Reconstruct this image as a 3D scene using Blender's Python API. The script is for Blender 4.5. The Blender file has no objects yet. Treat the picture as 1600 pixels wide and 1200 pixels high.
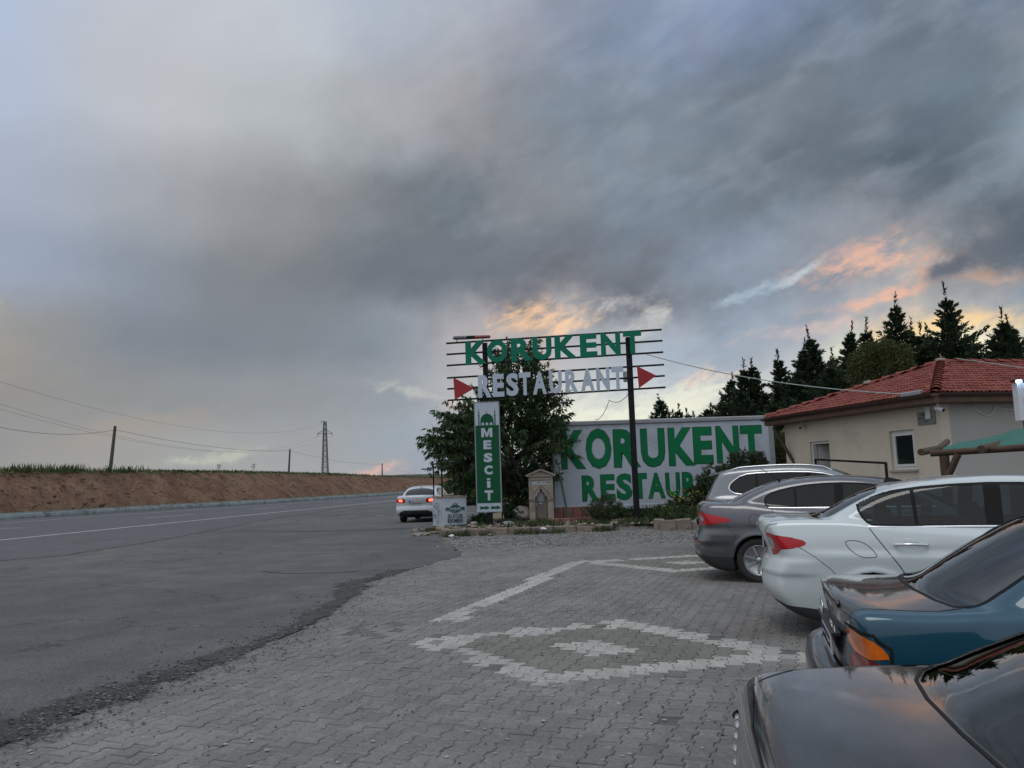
import bpy, bmesh, math, random
import numpy as np
from mathutils import Vector, Matrix, noise
from mathutils.bvhtree import BVHTree
rad = math.radians
random.seed(7); RNG = np.random.default_rng(7)
S = bpy.context.scene
COL = S.collection

# ---------------------------------------------------------------- camera
EYE = 1.6; FPX = 1256.0; PITCH = math.atan(150/FPX); ROLL = -rad(1.8)
cam_d = bpy.data.cameras.new('camera'); cam = bpy.data.objects.new('camera', cam_d); COL.objects.link(cam)
cam_d.sensor_width = 36; cam_d.lens = 36*FPX/1600; cam_d.clip_end = 6000; cam_d.clip_start = 0.05
CM = Matrix.Rotation(math.pi/2+PITCH, 4, 'X') @ Matrix.Rotation(ROLL, 4, 'Z')
cam.matrix_world = Matrix.Translation((0, 0, EYE)) @ CM
S.camera = cam
CM3 = np.array(CM.to_3x3())
def ray(px, py): return CM3 @ np.array([(px-800)/FPX, -(py-600)/FPX, -1.0])
def gp(px, py, z=0.0):                      # the ground point the photograph shows there
    d = ray(px, py); t = (z-EYE)/d[2]; return Vector((d[0]*t, d[1]*t, z))
def at(px, py, Y):                          # the point at depth Y
    d = ray(px, py); t = Y/d[1]; return Vector((d[0]*t, Y, EYE+d[2]*t))
def onplane(px, py, p0, n):
    d = Vector(ray(px, py)); o = Vector((0, 0, EYE)); t = (Vector(p0)-o).dot(n)/d.dot(n); return o+d*t

# ---------------------------------------------------------------- world: dusk sky with heavy cloud
SUN_EL, SUN_ROT = rad(66), rad(212)
W = bpy.data.worlds.new('World'); S.world = W; W.use_nodes = True
class NT:
    def __init__(s, tree): s.t = tree; s.n = tree.nodes; s.l = tree.links
    def node(s, typ, **kw):
        n = s.n.new(typ)
        for k, v in kw.items(): setattr(n, k, v)
        return n
    def put(s, sock, v):
        if isinstance(v, bpy.types.NodeSocket): s.l.new(v, sock)
        else:
            try: sock.default_value = v
            except Exception: sock.default_value = tuple(v)
    def m(s, op, a, b=None, c=None, clamp=False):
        n = s.node('ShaderNodeMath', operation=op, use_clamp=clamp); s.put(n.inputs[0], a)
        if b is not None: s.put(n.inputs[1], b)
        if c is not None: s.put(n.inputs[2], c)
        return n.outputs[0]
    def vm(s, op, a, b=None, out=0):
        n = s.node('ShaderNodeVectorMath', operation=op); s.put(n.inputs[0], a)
        if b is not None: s.put(n.inputs[3 if op == 'SCALE' else 1], b)
        return n.outputs[out]
    def comb(s, x, y, z):
        n = s.node('ShaderNodeCombineXYZ'); s.put(n.inputs[0], x); s.put(n.inputs[1], y); s.put(n.inputs[2], z); return n.outputs[0]
    def noise(s, v, scale, detail=4, rough=.5, dist=0.0, col=False):
        n = s.node('ShaderNodeTexNoise'); 
        if v is not None: s.put(n.inputs['Vector'], v)
        n.inputs['Scale'].default_value = scale; n.inputs['Detail'].default_value = detail
        n.inputs['Roughness'].default_value = rough; n.inputs['Distortion'].default_value = dist
        return n.outputs[1 if col else 0]
    def maprange(s, v, a, b, c=0.0, d=1.0, smooth=False):
        n = s.node('ShaderNodeMapRange', clamp=True)
        if smooth: n.interpolation_type = 'SMOOTHSTEP'
        s.put(n.inputs[0], v)
        for i, x in enumerate((a, b, c, d)): s.put(n.inputs[1+i], x)
        return n.outputs[0]
    def mix(s, f, a, b, mode='MIX'):
        n = s.node('ShaderNodeMix', data_type='RGBA', blend_type=mode, clamp_factor=True)
        s.put(n.inputs[0], f); s.put(n.inputs[6], a); s.put(n.inputs[7], b); return n.outputs[2]
    def ramp(s, f, stops, interp='LINEAR'):
        n = s.node('ShaderNodeValToRGB'); cr = n.color_ramp; cr.interpolation = interp
        while len(cr.elements) < len(stops): cr.elements.new(0.5)
        for e, (p, c) in zip(cr.elements, sorted(stops, key=lambda q: q[0])):
            e.position = p; e.color = tuple(c)+((1,) if len(c) == 3 else ())
        s.put(n.inputs[0], f); return n.outputs[0]
def lin(c): return tuple(((x/255)/12.92 if x/255 <= .04045 else ((x/255+.055)/1.055)**2.4) for x in c)

def build_world():
    T = NT(W.node_tree); T.n.clear()
    out = T.node('ShaderNodeOutputWorld'); bg = T.node('ShaderNodeBackground')
    T.l.new(bg.outputs[0], out.inputs[0]); bg.inputs[1].default_value = 0.1
    sky = T.node('ShaderNodeTexSky', sky_type='NISHITA'); sky.sun_disc = False
    sky.sun_elevation = SUN_EL; sky.sun_rotation = SUN_ROT
    tc = T.node('ShaderNodeTexCoord'); d = T.vm('NORMALIZE', tc.outputs['Generated'])
    sp = T.node('ShaderNodeSeparateXYZ'); T.put(sp.inputs[0], d); x, y, z = sp.outputs
    DEG = 180/math.pi
    az0 = T.m('MULTIPLY', T.m('ARCTAN2', x, y), DEG); el0 = T.m('MULTIPLY', T.m('ARCSINE', z), DEG)
    # irregular outlines: the cloud field is warped by noise, elongated along the rising bands
    zc = T.m('ADD', T.m('MAXIMUM', z, 0.0), .16)
    pl = T.comb(T.m('DIVIDE', x, zc), T.m('DIVIDE', y, zc), 0.0)
    w1 = T.node('ShaderNodeSeparateXYZ'); T.put(w1.inputs[0], T.vm('SUBTRACT', T.noise(d, 5.0, 6, .55, col=True), (.5, .5, .5)))
    w2 = T.node('ShaderNodeSeparateXYZ'); T.put(w2.inputs[0], T.vm('SUBTRACT', T.noise(d, 17.0, 6, .6, col=True), (.5, .5, .5)))
    rgt = T.maprange(az0, -22, 8, .35, 1.0, True)
    az = T.m('ADD', az0, T.m('MULTIPLY', T.m('ADD', T.m('MULTIPLY', w1.outputs[0], 22), T.m('MULTIPLY', w2.outputs[0], 7)), rgt))
    lowk = T.maprange(el0, 0, 12, .35, 1.0)
    el = T.m('ADD', el0, T.m('MULTIPLY', T.m('ADD', T.m('MULTIPLY', w1.outputs[1], 11), T.m('MULTIPLY', w2.outputs[1], 4.5)), T.m('MULTIPLY', rgt, lowk)))
    AZ = list(range(-33, 36, 6))
    R = {
     0: [(152,152,150),(157,156,153),(160,161,160),(156,160,164),(160,158,160),(150,162,178),(170,175,185),(215,212,195),(225,220,200),(225,215,190),(220,205,175),(190,180,170)],
     3: [(140,141,141),(154,151,148),(156,157,156),(155,158,161),(150,159,168),(158,163,172),(210,210,198),(236,235,214),(222,220,205),(205,203,198),(218,210,190),(180,174,170)],
     6.5: [(144,140,136),(139,139,139),(139,142,144),(142,145,150),(146,150,155),(172,171,173),(196,196,192),(186,190,195),(160,166,176),(184,184,182),(226,214,186),(184,178,174)],
     10: [(148,146,142),(124,130,138),(122,128,135),(124,130,137),(134,140,147),(168,163,165),(180,172,170),(172,176,183),(156,164,175),(162,162,168),(186,176,170),(130,140,150)],
     14: [(150,160,178),(136,144,155),(126,130,135),(122,125,129),(110,115,121),(106,111,118),(110,113,120),(114,118,126),(138,147,159),(142,142,148),(144,140,142),(88,96,104)],
     19: [(163,172,188),(160,164,171),(152,153,155),(136,137,139),(120,122,126),(108,115,121),(122,126,132),(118,127,136),(114,122,130),(103,111,118),(93,102,110),(118,131,140)],
     25: [(172,184,205),(183,187,194),(183,185,188),(178,180,182),(162,164,168),(156,155,158),(136,140,146),(126,136,147),(120,129,139),(117,126,136),(113,121,130),(108,115,122)],
     31: [(178,193,215),(186,190,200),(190,193,199),(188,191,197),(172,178,189),(164,169,178),(150,154,166),(135,144,160),(134,146,168),(136,148,174),(130,144,170),(122,135,157)],
     44: [(208,214,224)]*6+[(198,204,214)]*6,
    }
    BACK = {0:(165,168,172),3:(175,178,183),6.5:(185,188,193),10:(193,196,201),14:(200,203,208),19:(206,209,214),25:(210,213,218),31:(212,215,220),44:(212,217,225)}
    f = T.maprange(az, -180, 180, 0, 1)
    def row(k):
        st = [(0, lin(BACK[k])), ((180-62)/360, lin(BACK[k]))]+[((a+180)/360, lin(c)) for a, c in zip(AZ, R[k])]+[((180+62)/360, lin(BACK[k])), (1, lin(BACK[k]))]
        return T.ramp(f, st)
    ks = sorted(R); cur = row(ks[0])
    for a, b in zip(ks, ks[1:]):
        cur = T.mix(T.maprange(el, a, b, 0, 1, True), cur, row(b))
    # cloud texture: stretched along the rising bands
    rot = T.node('ShaderNodeVectorRotate', rotation_type='Z_AXIS'); T.put(rot.inputs['Vector'], T.comb(az0, T.m('MULTIPLY', el0, 1.0), 0)); rot.inputs['Angle'].default_value = rad(-20)
    st = T.vm('MULTIPLY', rot.outputs[0], (1, 2.2, 1))
    n1 = T.noise(st, .085, 5, .52, .3); n2 = T.noise(st, .3, 5, .52, .2); n0 = T.noise(pl, 1.5, 7, .6, .5)
    amp = T.maprange(az0, -20, 12, .22, .95, True)
    tex = T.m('ADD', T.m('ADD', T.m('MULTIPLY', T.m('SUBTRACT', n1, .5), .8), T.m('MULTIPLY', T.m('SUBTRACT', n2, .5), .28)), T.m('MULTIPLY', T.m('SUBTRACT', n0, .5), .45))
    fac = T.m('ADD', 1.0, T.m('MULTIPLY', tex, amp))
    cur = T.vm('SCALE', cur, fac)
    tint = T.maprange(T.noise(d, 4.2, 5, .55), .38, .62, 0, 1, True); cur = T.vm('MULTIPLY', cur, T.mix(T.m('MULTIPLY', tint, amp), (1.0, 1.0, 1.0, 1), (.90, 1.0, 1.07, 1)))
    bil = T.maprange(T.noise(st, .15, 7, .55, .25), .48, .72, 0, 1, True); cur = T.mix(T.m('MULTIPLY', T.m('MULTIPLY', bil, amp), T.maprange(el0, 10, 18, 0, .30)), cur, lin((158,166,178))+(1,))
    # gaps and glowing cloud edges: (az, el, s_az, s_el, tilt deg, colour, strength, noise threshold, noise scale)
    el_j = T.m('ADD', el0, T.m('MULTIPLY', w2.outputs[2], 2.6)); az_j = T.m('ADD', az0, T.m('MULTIPLY', w2.outputs[0], 5))
    nz = T.noise(st, .42, 7, .66, .8); nzf = T.noise(st, 1.1, 5, .6, .5)
    nn = T.m('ADD', T.m('MULTIPLY', nz, .7), T.m('MULTIPLY', nzf, .3))
    B = [(1.6,11.6,2.6,.95,8,(250,205,160),.85,.44),(4.6,11.3,2.2,.6,20,(250,208,165),.8,.46),
         (9.3,11.0,2.2,.8,25,(205,205,200),.7,.44),(7.5,12.2,2.5,.35,15,(200,195,195),.6,.45),
         (19.9,13.2,1.6,.32,22,(200,220,230),.6,.40),(16.5,12.2,2.5,.4,18,(180,198,212),.6,.46),
         (23.5,13.6,4.0,1.1,10,(240,184,154),.75,.49),(27.5,13.0,3.0,.9,-3,(240,188,160),.75,.48),(25,11.2,3.5,.45,6,(240,185,155),.8,.45),
         (31.5,11.7,1.8,.5,-12,(250,200,165),.85,.42),(22,9.6,5,.5,4,(225,195,180),.55,.47),
         (29,8.8,4.2,.7,0,(250,212,152),.8,.38),(28.5,7.4,5,.9,0,(250,240,200),.7,.38),
         (12,5.2,5,1.3,3,(238,236,214),.75,.40),(5.5,4.2,4.5,1.5,0,(235,236,216),.8,.38),(14,6.8,2.5,.5,3,(240,205,180),.7,.47),(17.5,4.6,2.5,.6,5,(250,225,170),.7,.45),
         (-20.6,2.2,2.6,.35,7,(182,186,172),.8,.40),(-9.3,.9,1.8,.4,14,(222,178,165),.85,.42),(-5.5,6.0,4.0,.35,-14,(196,196,190),.6,.44),(-2.5,5.2,2.2,.4,0,(222,200,178),.6,.46),
         (-34,11.2,1.3,.9,0,(195,182,160),.6,.44),(-33.5,8.0,3,1.4,0,(160,150,140),.4,.42),(-25,4.2,5,.8,12,(160,148,138),.6,.42),
         (2.5,20.6,4.5,3.0,30,(168,161,158),.22,.34),
         (29.6,12.5,.9,.55,10,(95,103,116),.9,.33),(33.5,13.4,4.0,1.6,12,(88,96,106),.85,.30),(7,5.2,3.0,.5,5,(160,168,178),.6,.50),
         (33,18.2,5,.7,24,(128,142,152),.6,.40)]
    for (a0, e0, sa, se, tl, c, k, th) in B:
        t = rad(tl); da = T.m('SUBTRACT', az_j, a0); de = T.m('SUBTRACT', el_j, e0)
        u = T.m('ADD', T.m('MULTIPLY', da, math.cos(t)/sa), T.m('MULTIPLY', de, math.sin(t)/sa))
        v = T.m('ADD', T.m('MULTIPLY', da, -math.sin(t)/se), T.m('MULTIPLY', de, math.cos(t)/se))
        r2 = T.m('ADD', T.m('MULTIPLY', u, u), T.m('MULTIPLY', v, v))
        g = T.m('EXPONENT', T.m('MULTIPLY', r2, -.5))
        fx = T.m('MULTIPLY', T.maprange(T.m('ADD', nn, T.m('MULTIPLY', T.m('SUBTRACT', g, .6), .22)), th-.08, th+.26, 0, 1, True), T.maprange(g, .05, .95, 0, k, True))
        cur = T.mix(fx, cur, lin(c)+(1,))
    below = T.maprange(el0, -3, -.2, 0, 1)
    cur = T.mix(below, (.11, .105, .1, 1), cur)
    cl10 = T.vm('SCALE', cur, 10.0)
    T.l.new(T.mix(.97, sky.outputs[0], cl10), bg.inputs[0])
build_world()
W.cycles.sampling_method = 'MANUAL'; W.cycles.sample_map_resolution = 1024

sun_d = bpy.data.lights.new('sun', 'SUN'); sun = bpy.data.objects.new('sun', sun_d); COL.objects.link(sun)
sun_d.energy = 0.6; sun_d.angle = rad(24); sun_d.color = (1, .97, .92)
sd = Vector((math.sin(SUN_ROT)*math.cos(SUN_EL), math.cos(SUN_ROT)*math.cos(SUN_EL), math.sin(SUN_EL)))
sun.rotation_euler = sd.to_track_quat('Z', 'Y').to_euler()
S.view_settings.view_transform = 'Standard'; S.view_settings.look = 'None'; S.view_settings.exposure = 0.12; S.view_settings.gamma = 1
S.view_settings.use_curve_mapping = False
S.cycles.max_bounces = 8; S.cycles.transparent_max_bounces = 12; S.cycles.sample_clamp_indirect = 6

# ---------------------------------------------------------------- helpers
def new_obj(name, data, parent=None):
    o = bpy.data.objects.new(name, data); COL.objects.link(o)
    if parent is not None: o.parent = parent
    return o
def tag(o, label=None, cat=None, group=None, kind=None):
    if label: o['label'] = label
    if cat: o['category'] = cat
    if group: o['group'] = group
    if kind: o['kind'] = kind
    return o
def thing(name, label, cat, loc=(0, 0, 0), rotz=0.0, group=None):
    o = new_obj(name, None); o.location = loc; o.rotation_euler = (0, 0, rotz); o.empty_display_size = .2
    return tag(o, label, cat, group)
def dup(root, parent=None):
    c = root.copy(); COL.objects.link(c)
    if parent is not None: c.parent = parent
    for ch in list(root.children): dup(ch, c)
    return c

MATS = {}
def mat(name, col, rough=.6, metal=0.0, var=.12, scale=3.0, bump=0.0, bscale=None, coat=0.0, spec=.5, col2=None, grain=0.0, gscale=60, emit=None, es=0.0, trans=0.0, rvar=0.0, dirt=None, dscale=1.5, dth=.55, obj=True, backdark=False, alpha=None, sss=0):
    """procedural principled material: two-octave colour variation, optional grain, dirt blotches and bump"""
    if name in MATS: return MATS[name]
    M = bpy.data.materials.new(name); M.use_nodes = True; MATS[name] = M
    T = NT(M.node_tree); P = T.n['Principled BSDF']
    tc = T.node('ShaderNodeTexCoord'); v = tc.outputs['Object']
    c = tuple(col)
    n = T.noise(v, scale, 5, .6)
    f = T.maprange(n, .3, .7, 0, 1)
    if col2 is None: a = tuple(x*(1-var) for x in c)+(1,); b = tuple(min(1, x*(1+var)) for x in c)+(1,)
    else: a = c+(1,); b = tuple(col2)+(1,)
    cur = T.mix(f, a, b)
    if grain:
        g = T.noise(v, gscale, 3, .7); cur = T.vm('SCALE', cur, T.maprange(g, .25, .75, 1-grain, 1+grain))
    if dirt is not None:
        dn = T.noise(v, dscale, 8, .65, .4); cur = T.mix(T.maprange(dn, dth, dth+.12, 0, .85), cur, tuple(dirt)+(1,))
    T.put(P.inputs['Base Color'], cur)
    P.inputs['Metallic'].default_value = metal; P.inputs['Specular IOR Level'].default_value = spec
    if rvar:
        T.put(P.inputs['Roughness'], T.maprange(T.noise(v, scale*2.3, 4, .6), .3, .7, max(.02, rough-rvar), min(1, rough+rvar)))
    else: P.inputs['Roughness'].default_value = rough
    if coat: P.inputs['Coat Weight'].default_value = coat; P.inputs['Coat Roughness'].default_value = .03
    if emit is not None: P.inputs['Emission Color'].default_value = tuple(emit)+(1,); P.inputs['Emission Strength'].default_value = es
    if bump:
        b_ = T.node('ShaderNodeBump'); b_.inputs['Strength'].default_value = 1.0; b_.inputs['Distance'].default_value = bump
        T.put(b_.inputs['Height'], T.noise(v, bscale or scale*6, 6, .65)); T.l.new(b_.outputs[0], P.inputs['Normal'])
    return M

class MB:
    """collects shapes, then links them as ONE mesh object"""
    def __init__(s): s.v = []; s.f = []; s.mi = []; s.sm = []
    def add(s, vs, fs, mi=0, smooth=False):
        o = len(s.v); s.v += [tuple(v) for v in vs]; s.f += [tuple(i+o for i in f) for f in fs]; s.mi += [mi]*len(fs); s.sm += [smooth]*len(fs)
        return s
    def box(s, lo, hi, mi=0, M=None, bev=0.0):
        (x0, y0, z0), (x1, y1, z1) = lo, hi
        if bev > 0:
            bm = bmesh.new(); bmesh.ops.create_cube(bm, size=1)
            for v in bm.verts: v.co = Vector(((x0+x1)/2+v.co.x*(x1-x0), (y0+y1)/2+v.co.y*(y1-y0), (z0+z1)/2+v.co.z*(z1-z0)))
            bmesh.ops.bevel(bm, geom=bm.edges[:], offset=bev, segments=1, affect='EDGES')
            vs = [v.co.copy() for v in bm.verts]; fs = [[v.index for v in f.verts] for f in bm.faces]; bm.free()
        else:
            vs = [Vector(p) for p in ((x0,y0,z0),(x1,y0,z0),(x1,y1,z0),(x0,y1,z0),(x0,y0,z1),(x1,y0,z1),(x1,y1,z1),(x0,y1,z1))]
            fs = [(0,3,2,1),(4,5,6,7),(0,1,5,4),(1,2,6,5),(2,3,7,6),(3,0,4,7)]
        if M is not None: vs = [M @ Vector(v) for v in vs]
        return s.add(vs, fs, mi)
    def tube(s, pts, r, n=8, mi=0, caps=True, smooth=True):
        pts = [Vector(p) for p in pts]; rs = r if isinstance(r, (list, tuple)) else [r]*len(pts)
        vs = []; up = None
        for i, p in enumerate(pts):
            t = (pts[min(i+1, len(pts)-1)]-pts[max(i-1, 0)])
            if t.length < 1e-9: t = Vector((0, 0, 1))
            t.normalize()
            if up is None: up = Vector((0, 0, 1)) if abs(t.z) < .9 else Vector((1, 0, 0))
            a = t.cross(up); a.normalize(); b = a.cross(t); b.normalize(); up = b
            for k in range(n):
                th = 2*math.pi*k/n; vs.append(p+a*math.cos(th)*rs[i]+b*math.sin(th)*rs[i])
        fs = []
        for i in range(len(pts)-1):
            for k in range(n): fs.append((i*n+k, (i+1)*n+k, (i+1)*n+(k+1) % n, i*n+(k+1) % n))
        s.add(vs, fs, mi, smooth)
        if caps: s.add([vs[k] for k in range(n)], [tuple(range(n))], mi); s.add([vs[-n+k] for k in range(n)], [tuple(range(n-1, -1, -1))], mi)
        return s
    def bar(s, a, b, w, h=None, mi=0):            # square bar
        a, b = Vector(a), Vector(b); h = h or w; t = (b-a).normalized(); up = Vector((0, 0, 1)) if abs(t.z) < .95 else Vector((0, 1, 0))
        x = t.cross(up).normalized(); y = x.cross(t)
        vs = [p+x*sx*w/2+y*sy*h/2 for p in (a, b) for sx, sy in ((-1,-1),(1,-1),(1,1),(-1,1))]
        return s.add(vs, [(0,1,2,3),(7,6,5,4),(0,4,5,1),(1,5,6,2),(2,6,7,3),(3,7,4,0)], mi)
    def lathe(s, prof, n=24, M=None, mi=0, smooth=True):
        vs = [Vector((r*math.cos(2*math.pi*k/n), r*math.sin(2*math.pi*k/n), z)) for r, z in prof for k in range(n)]
        if M is not None: vs = [M @ v for v in vs]
        fs = [(i*n+k, i*n+(k+1) % n, (i+1)*n+(k+1) % n, (i+1)*n+k) for i in range(len(prof)-1) for k in range(n)]
        return s.add(vs, fs, mi, smooth)
    def prism(s, poly, z0, z1, M=None, mi=0):      # polygon in xy, extruded in z
        n = len(poly); vs = [Vector((x, y, z)) for z in (z0, z1) for x, y in poly]
        if M is not None: vs = [M @ v for v in vs]
        return s.add(vs, [tuple(range(n-1, -1, -1)), tuple(range(n, 2*n))]+[(i, (i+1) % n, n+(i+1) % n, n+i) for i in range(n)], mi)
    def mesh(s, name):
        me = bpy.data.meshes.new(name); me.from_pydata(s.v, [], s.f); 
        me.polygons.foreach_set('material_index', s.mi); me.polygons.foreach_set('use_smooth', s.sm); me.update(); return me
    def build(s, name, mats, parent=None, fixn=False):
        me = s.mesh(name)
        for m in (mats if isinstance(mats, (list, tuple)) else [mats]): me.materials.append(m)
        if fixn:
            bm = bmesh.new(); bm.from_mesh(me); bmesh.ops.recalc_face_normals(bm, faces=bm.faces[:]); bm.to_mesh(me); bm.free()
        return new_obj(name, me, parent)

def np_obj(name, V, F, mats, parent=None, smooth=False, mi=None, attr=None):
    """big mesh from numpy arrays; F is (n,3) or (n,4)"""
    V = np.asarray(V, dtype=np.float32); F = np.asarray(F, dtype=np.int32); k = F.shape[1]
    me = bpy.data.meshes.new(name); me.vertices.add(len(V)); me.vertices.foreach_set('co', V.ravel())
    me.loops.add(F.size); me.loops.foreach_set('vertex_index', F.ravel())
    me.polygons.add(len(F)); me.polygons.foreach_set('loop_start', np.arange(0, F.size, k, dtype=np.int32))
    me.polygons.foreach_set('loop_total', np.full(len(F), k, dtype=np.int32))
    if mi is not None: me.polygons.foreach_set('material_index', np.asarray(mi, dtype=np.int32))
    me.polygons.foreach_set('use_smooth', np.full(len(F), smooth)); me.update(); me.validate()
    if attr is not None:
        for an, (dom, vals) in attr.items():
            A = me.attributes.new(an, 'FLOAT', dom); A.data.foreach_set('value', np.asarray(vals, dtype=np.float32))
    for m in (mats if isinstance(mats, (list, tuple)) else [mats]): me.materials.append(m)
    return new_obj(name, me, parent)

def poly_sheet(name, pts, z, m, parent=None, kind='structure', skirt=0.0):
    bm = bmesh.new(); vs = [bm.verts.new((p[0], p[1], z)) for p in pts]; f = bm.faces.new(vs)
    if sum((pts[i][0]*pts[(i+1)%len(pts)][1]-pts[(i+1)%len(pts)][0]*pts[i][1]) for i in range(len(pts))) < 0: f.normal_flip()
    if skirt:
        for i in range(len(vs)):
            a, b = vs[i], vs[(i+1) % len(vs)]
            c, d = bm.verts.new((b.co.x, b.co.y, z-skirt)), bm.verts.new((a.co.x, a.co.y, z-skirt)); bm.faces.new((a, b, c, d))
    bm.normal_update(); bmesh.ops.triangulate(bm, faces=[g for g in bm.faces if len(g.verts) > 4], ngon_method='EAR_CLIP')
    bmesh.ops.recalc_face_normals(bm, faces=bm.faces[:])
    if sum(f.normal.z*f.calc_area() for f in bm.faces) < 0: bmesh.ops.reverse_faces(bm, faces=bm.faces[:])
    me = bpy.data.meshes.new(name); bm.to_mesh(me); bm.free(); me.materials.append(m)
    o = new_obj(name, me, parent)
    if kind: o['kind'] = kind
    return o
def inpoly(P, poly):
    P = np.asarray(P); x, y = P[:, 0], P[:, 1]; c = np.zeros(len(P), bool); n = len(poly)
    for i in range(n):
        x0, y0 = poly[i][0], poly[i][1]; x1, y1 = poly[(i+1) % n][0], poly[(i+1) % n][1]
        if y0 == y1: continue
        k = ((y0 > y) != (y1 > y)) & (x < (x1-x0)*(y-y0)/(y1-y0)+x0); c ^= k
    return c
def jag(pts, step, amp, seed=0, closed=False):
    """resample a polyline with an irregular edge"""
    r = random.Random(seed); out = []
    P = [Vector((p[0], p[1])) for p in pts]; segs = list(zip(P, P[1:]+([P[0]] if closed else [])))[:len(P) if closed else len(P)-1]
    for a, b in segs:
        L = (b-a).length; n = max(1, int(L/step)); t = (b-a)/max(L, 1e-6); nn = Vector((-t.y, t.x))
        for i in range(n):
            q = a+t*(L*i/n); q += nn*(noise.noise(Vector((q.x*1.3, q.y*1.3, seed)))*amp*1.6+r.uniform(-amp, amp)*.45); out.append(q)
    if not closed: out.append(P[-1])
    return out

# letters: Blender's built-in face, thickened, fitted to a box (0..w, 0..h) and extruded
GLY = {}
def marks_line(x0, y0, w, h, M, m, parent, n=8, depth=.003, seed=1):
    """print too small to read in the photograph: a row of short strokes"""
    r = random.Random(seed); mb = MB(); x = x0; cw = w/n
    for i in range(n):
        if r.random() < .88: a = cw*r.uniform(.45, .8); mb.box((x, y0, 0), (x+a, y0+h*r.uniform(.25, .5), depth), M=M); mb.box((x, y0+h*.6, 0), (x+a*.6, y0+h, depth), M=M)
        x += cw
    return mb.build('print_marks', m, parent)
def glyph(ch, w, h, depth=.02, off=.03, res=3):
    k = (ch, off)
    if k not in GLY:
        cu = bpy.data.curves.new('letter', 'FONT'); cu.body = ch; cu.size = 1; cu.resolution_u = res; cu.offset = off; cu.fill_mode = 'BOTH'; cu.extrude = .5
        o = bpy.data.objects.new('letter', cu); COL.objects.link(o)
        dg = bpy.context.evaluated_depsgraph_get(); me = bpy.data.meshes.new_from_object(o.evaluated_get(dg))
        V = np.empty(len(me.vertices)*3); me.vertices.foreach_get('co', V); V = V.reshape(-1, 3)
        GLY[k] = (V, [tuple(p.vertices) for p in me.polygons])
        COL.objects.unlink(o); bpy.data.objects.remove(o); bpy.data.curves.remove(cu); bpy.data.meshes.remove(me)
    V, F = GLY[k]; lo, hi = V.min(0), V.max(0)
    U = (V-lo)/np.maximum(hi-lo, 1e-6)*np.array([w, h, depth]); return U, F
def letter(ch, w, h, M, m, parent, depth=.02, off=.03, name='letter'):
    U, F = glyph(ch, w, h, depth, off); mb = MB(); mb.add([M @ Vector(u) for u in U], F); return mb.build(name, m, parent)
def text_line(txt, x0, y0, w, h, M, m, parent, depth=.004, off=.02, gap=.12, name='lettering', wide='MW'):
    """a line of small print as one flat mesh"""
    ws = [(.45 if c in 'Iiİ1.,' else (.4 if c == ' ' else (1.25 if c in wide else 1))) for c in txt]
    tot = sum(ws)+gap*(len(txt)-1); k = w/tot; mb = MB(); x = x0
    for c, cw in zip(txt, ws):
        if c != ' ':
            U, F = glyph(c, cw*k, h, depth, off, 2); mb.add([M @ Vector((u[0]+x, u[1]+y0, u[2])) for u in U], F)
        x += (cw+gap)*k
    return mb.build(name, m, parent)

# ---------------------------------------------------------------- ground, road, apron, paved lot
def ground_mat(name, c1, c2, c3, s1=.25, s2=2.5, g=90, gv=.25, rough=.9, bump=.004, bs=70, cracks=0.0, spec=.3, speck=0.0):
    M = bpy.data.materials.new(name); M.use_nodes = True; T = NT(M.node_tree); P = T.n['Principled BSDF']
    geo = T.node('ShaderNodeNewGeometry'); v = geo.outputs['Position']
    a = T.maprange(T.noise(v, s1, 6, .6, .6), .35, .65, 0, 1); b = T.maprange(T.noise(v, s2, 8, .68, .3), .38, .66, 0, 1)
    cur = T.mix(a, c1+(1,), c2+(1,)); cur = T.mix(T.m('MULTIPLY', b, .75), cur, c3+(1,))
    gr = T.noise(v, g, 3, .75); cur = T.vm('SCALE', cur, T.maprange(gr, .3, .7, 1-gv, 1+gv))
    h = gr
    if speck:
        vo = T.node('ShaderNodeTexVoronoi'); vo.inputs['Scale'].default_value = 45; T.put(vo.inputs['Vector'], v)
        sp = T.maprange(vo.outputs['Distance'], .12, .2, speck, 0); cur = T.mix(sp, cur, (.34, .34, .35, 1))
    if cracks:
        vo = T.node('ShaderNodeTexVoronoi', feature='DISTANCE_TO_EDGE'); vo.inputs['Scale'].default_value = .35
        wv = T.vm('ADD', v, T.vm('SCALE', T.noise(v, 1.2, 6, .7, col=True), 1.6)); T.put(vo.inputs['Vector'], wv)
        k = T.m('MULTIPLY', T.maprange(vo.outputs['Distance'], .003, .014, 1, 0), T.maprange(T.noise(v, .3, 3, .5), .45, .58, 0, cracks))
        cur = T.mix(k, cur, (.03, .03, .03, 1))
    T.put(P.inputs['Base Color'], cur); P.inputs['Roughness'].default_value = rough; P.inputs['Specular IOR Level'].default_value = spec
    bn = T.node('ShaderNodeBump'); bn.inputs['Distance'].default_value = bump; T.put(bn.inputs['Height'], T.noise(v, bs, 8, .7)); T.l.new(bn.outputs[0], P.inputs['Normal'])
    return M
M_soil = ground_mat('dry_soil', (.16,.125,.085), (.10,.10,.055), (.20,.165,.12), g=20)
M_asph = ground_mat('asphalt_road', (.092,.094,.104), (.112,.112,.120), (.084,.085,.092), s1=.12, s2=.9, g=24, gv=.25, cracks=.8)
M_apron = ground_mat('asphalt_apron', (.084,.089,.097), (.138,.137,.131), (.066,.070,.077), s1=.16, s2=1.1, g=42, gv=.42, cracks=.8, bump=.006, speck=.55)
M_edge = ground_mat('broken_asphalt', (.05,.049,.052), (.085,.08,.078), (.035,.034,.036), s1=1.5, s2=6, g=60, gv=.45, bump=.02, bs=35)
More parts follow.
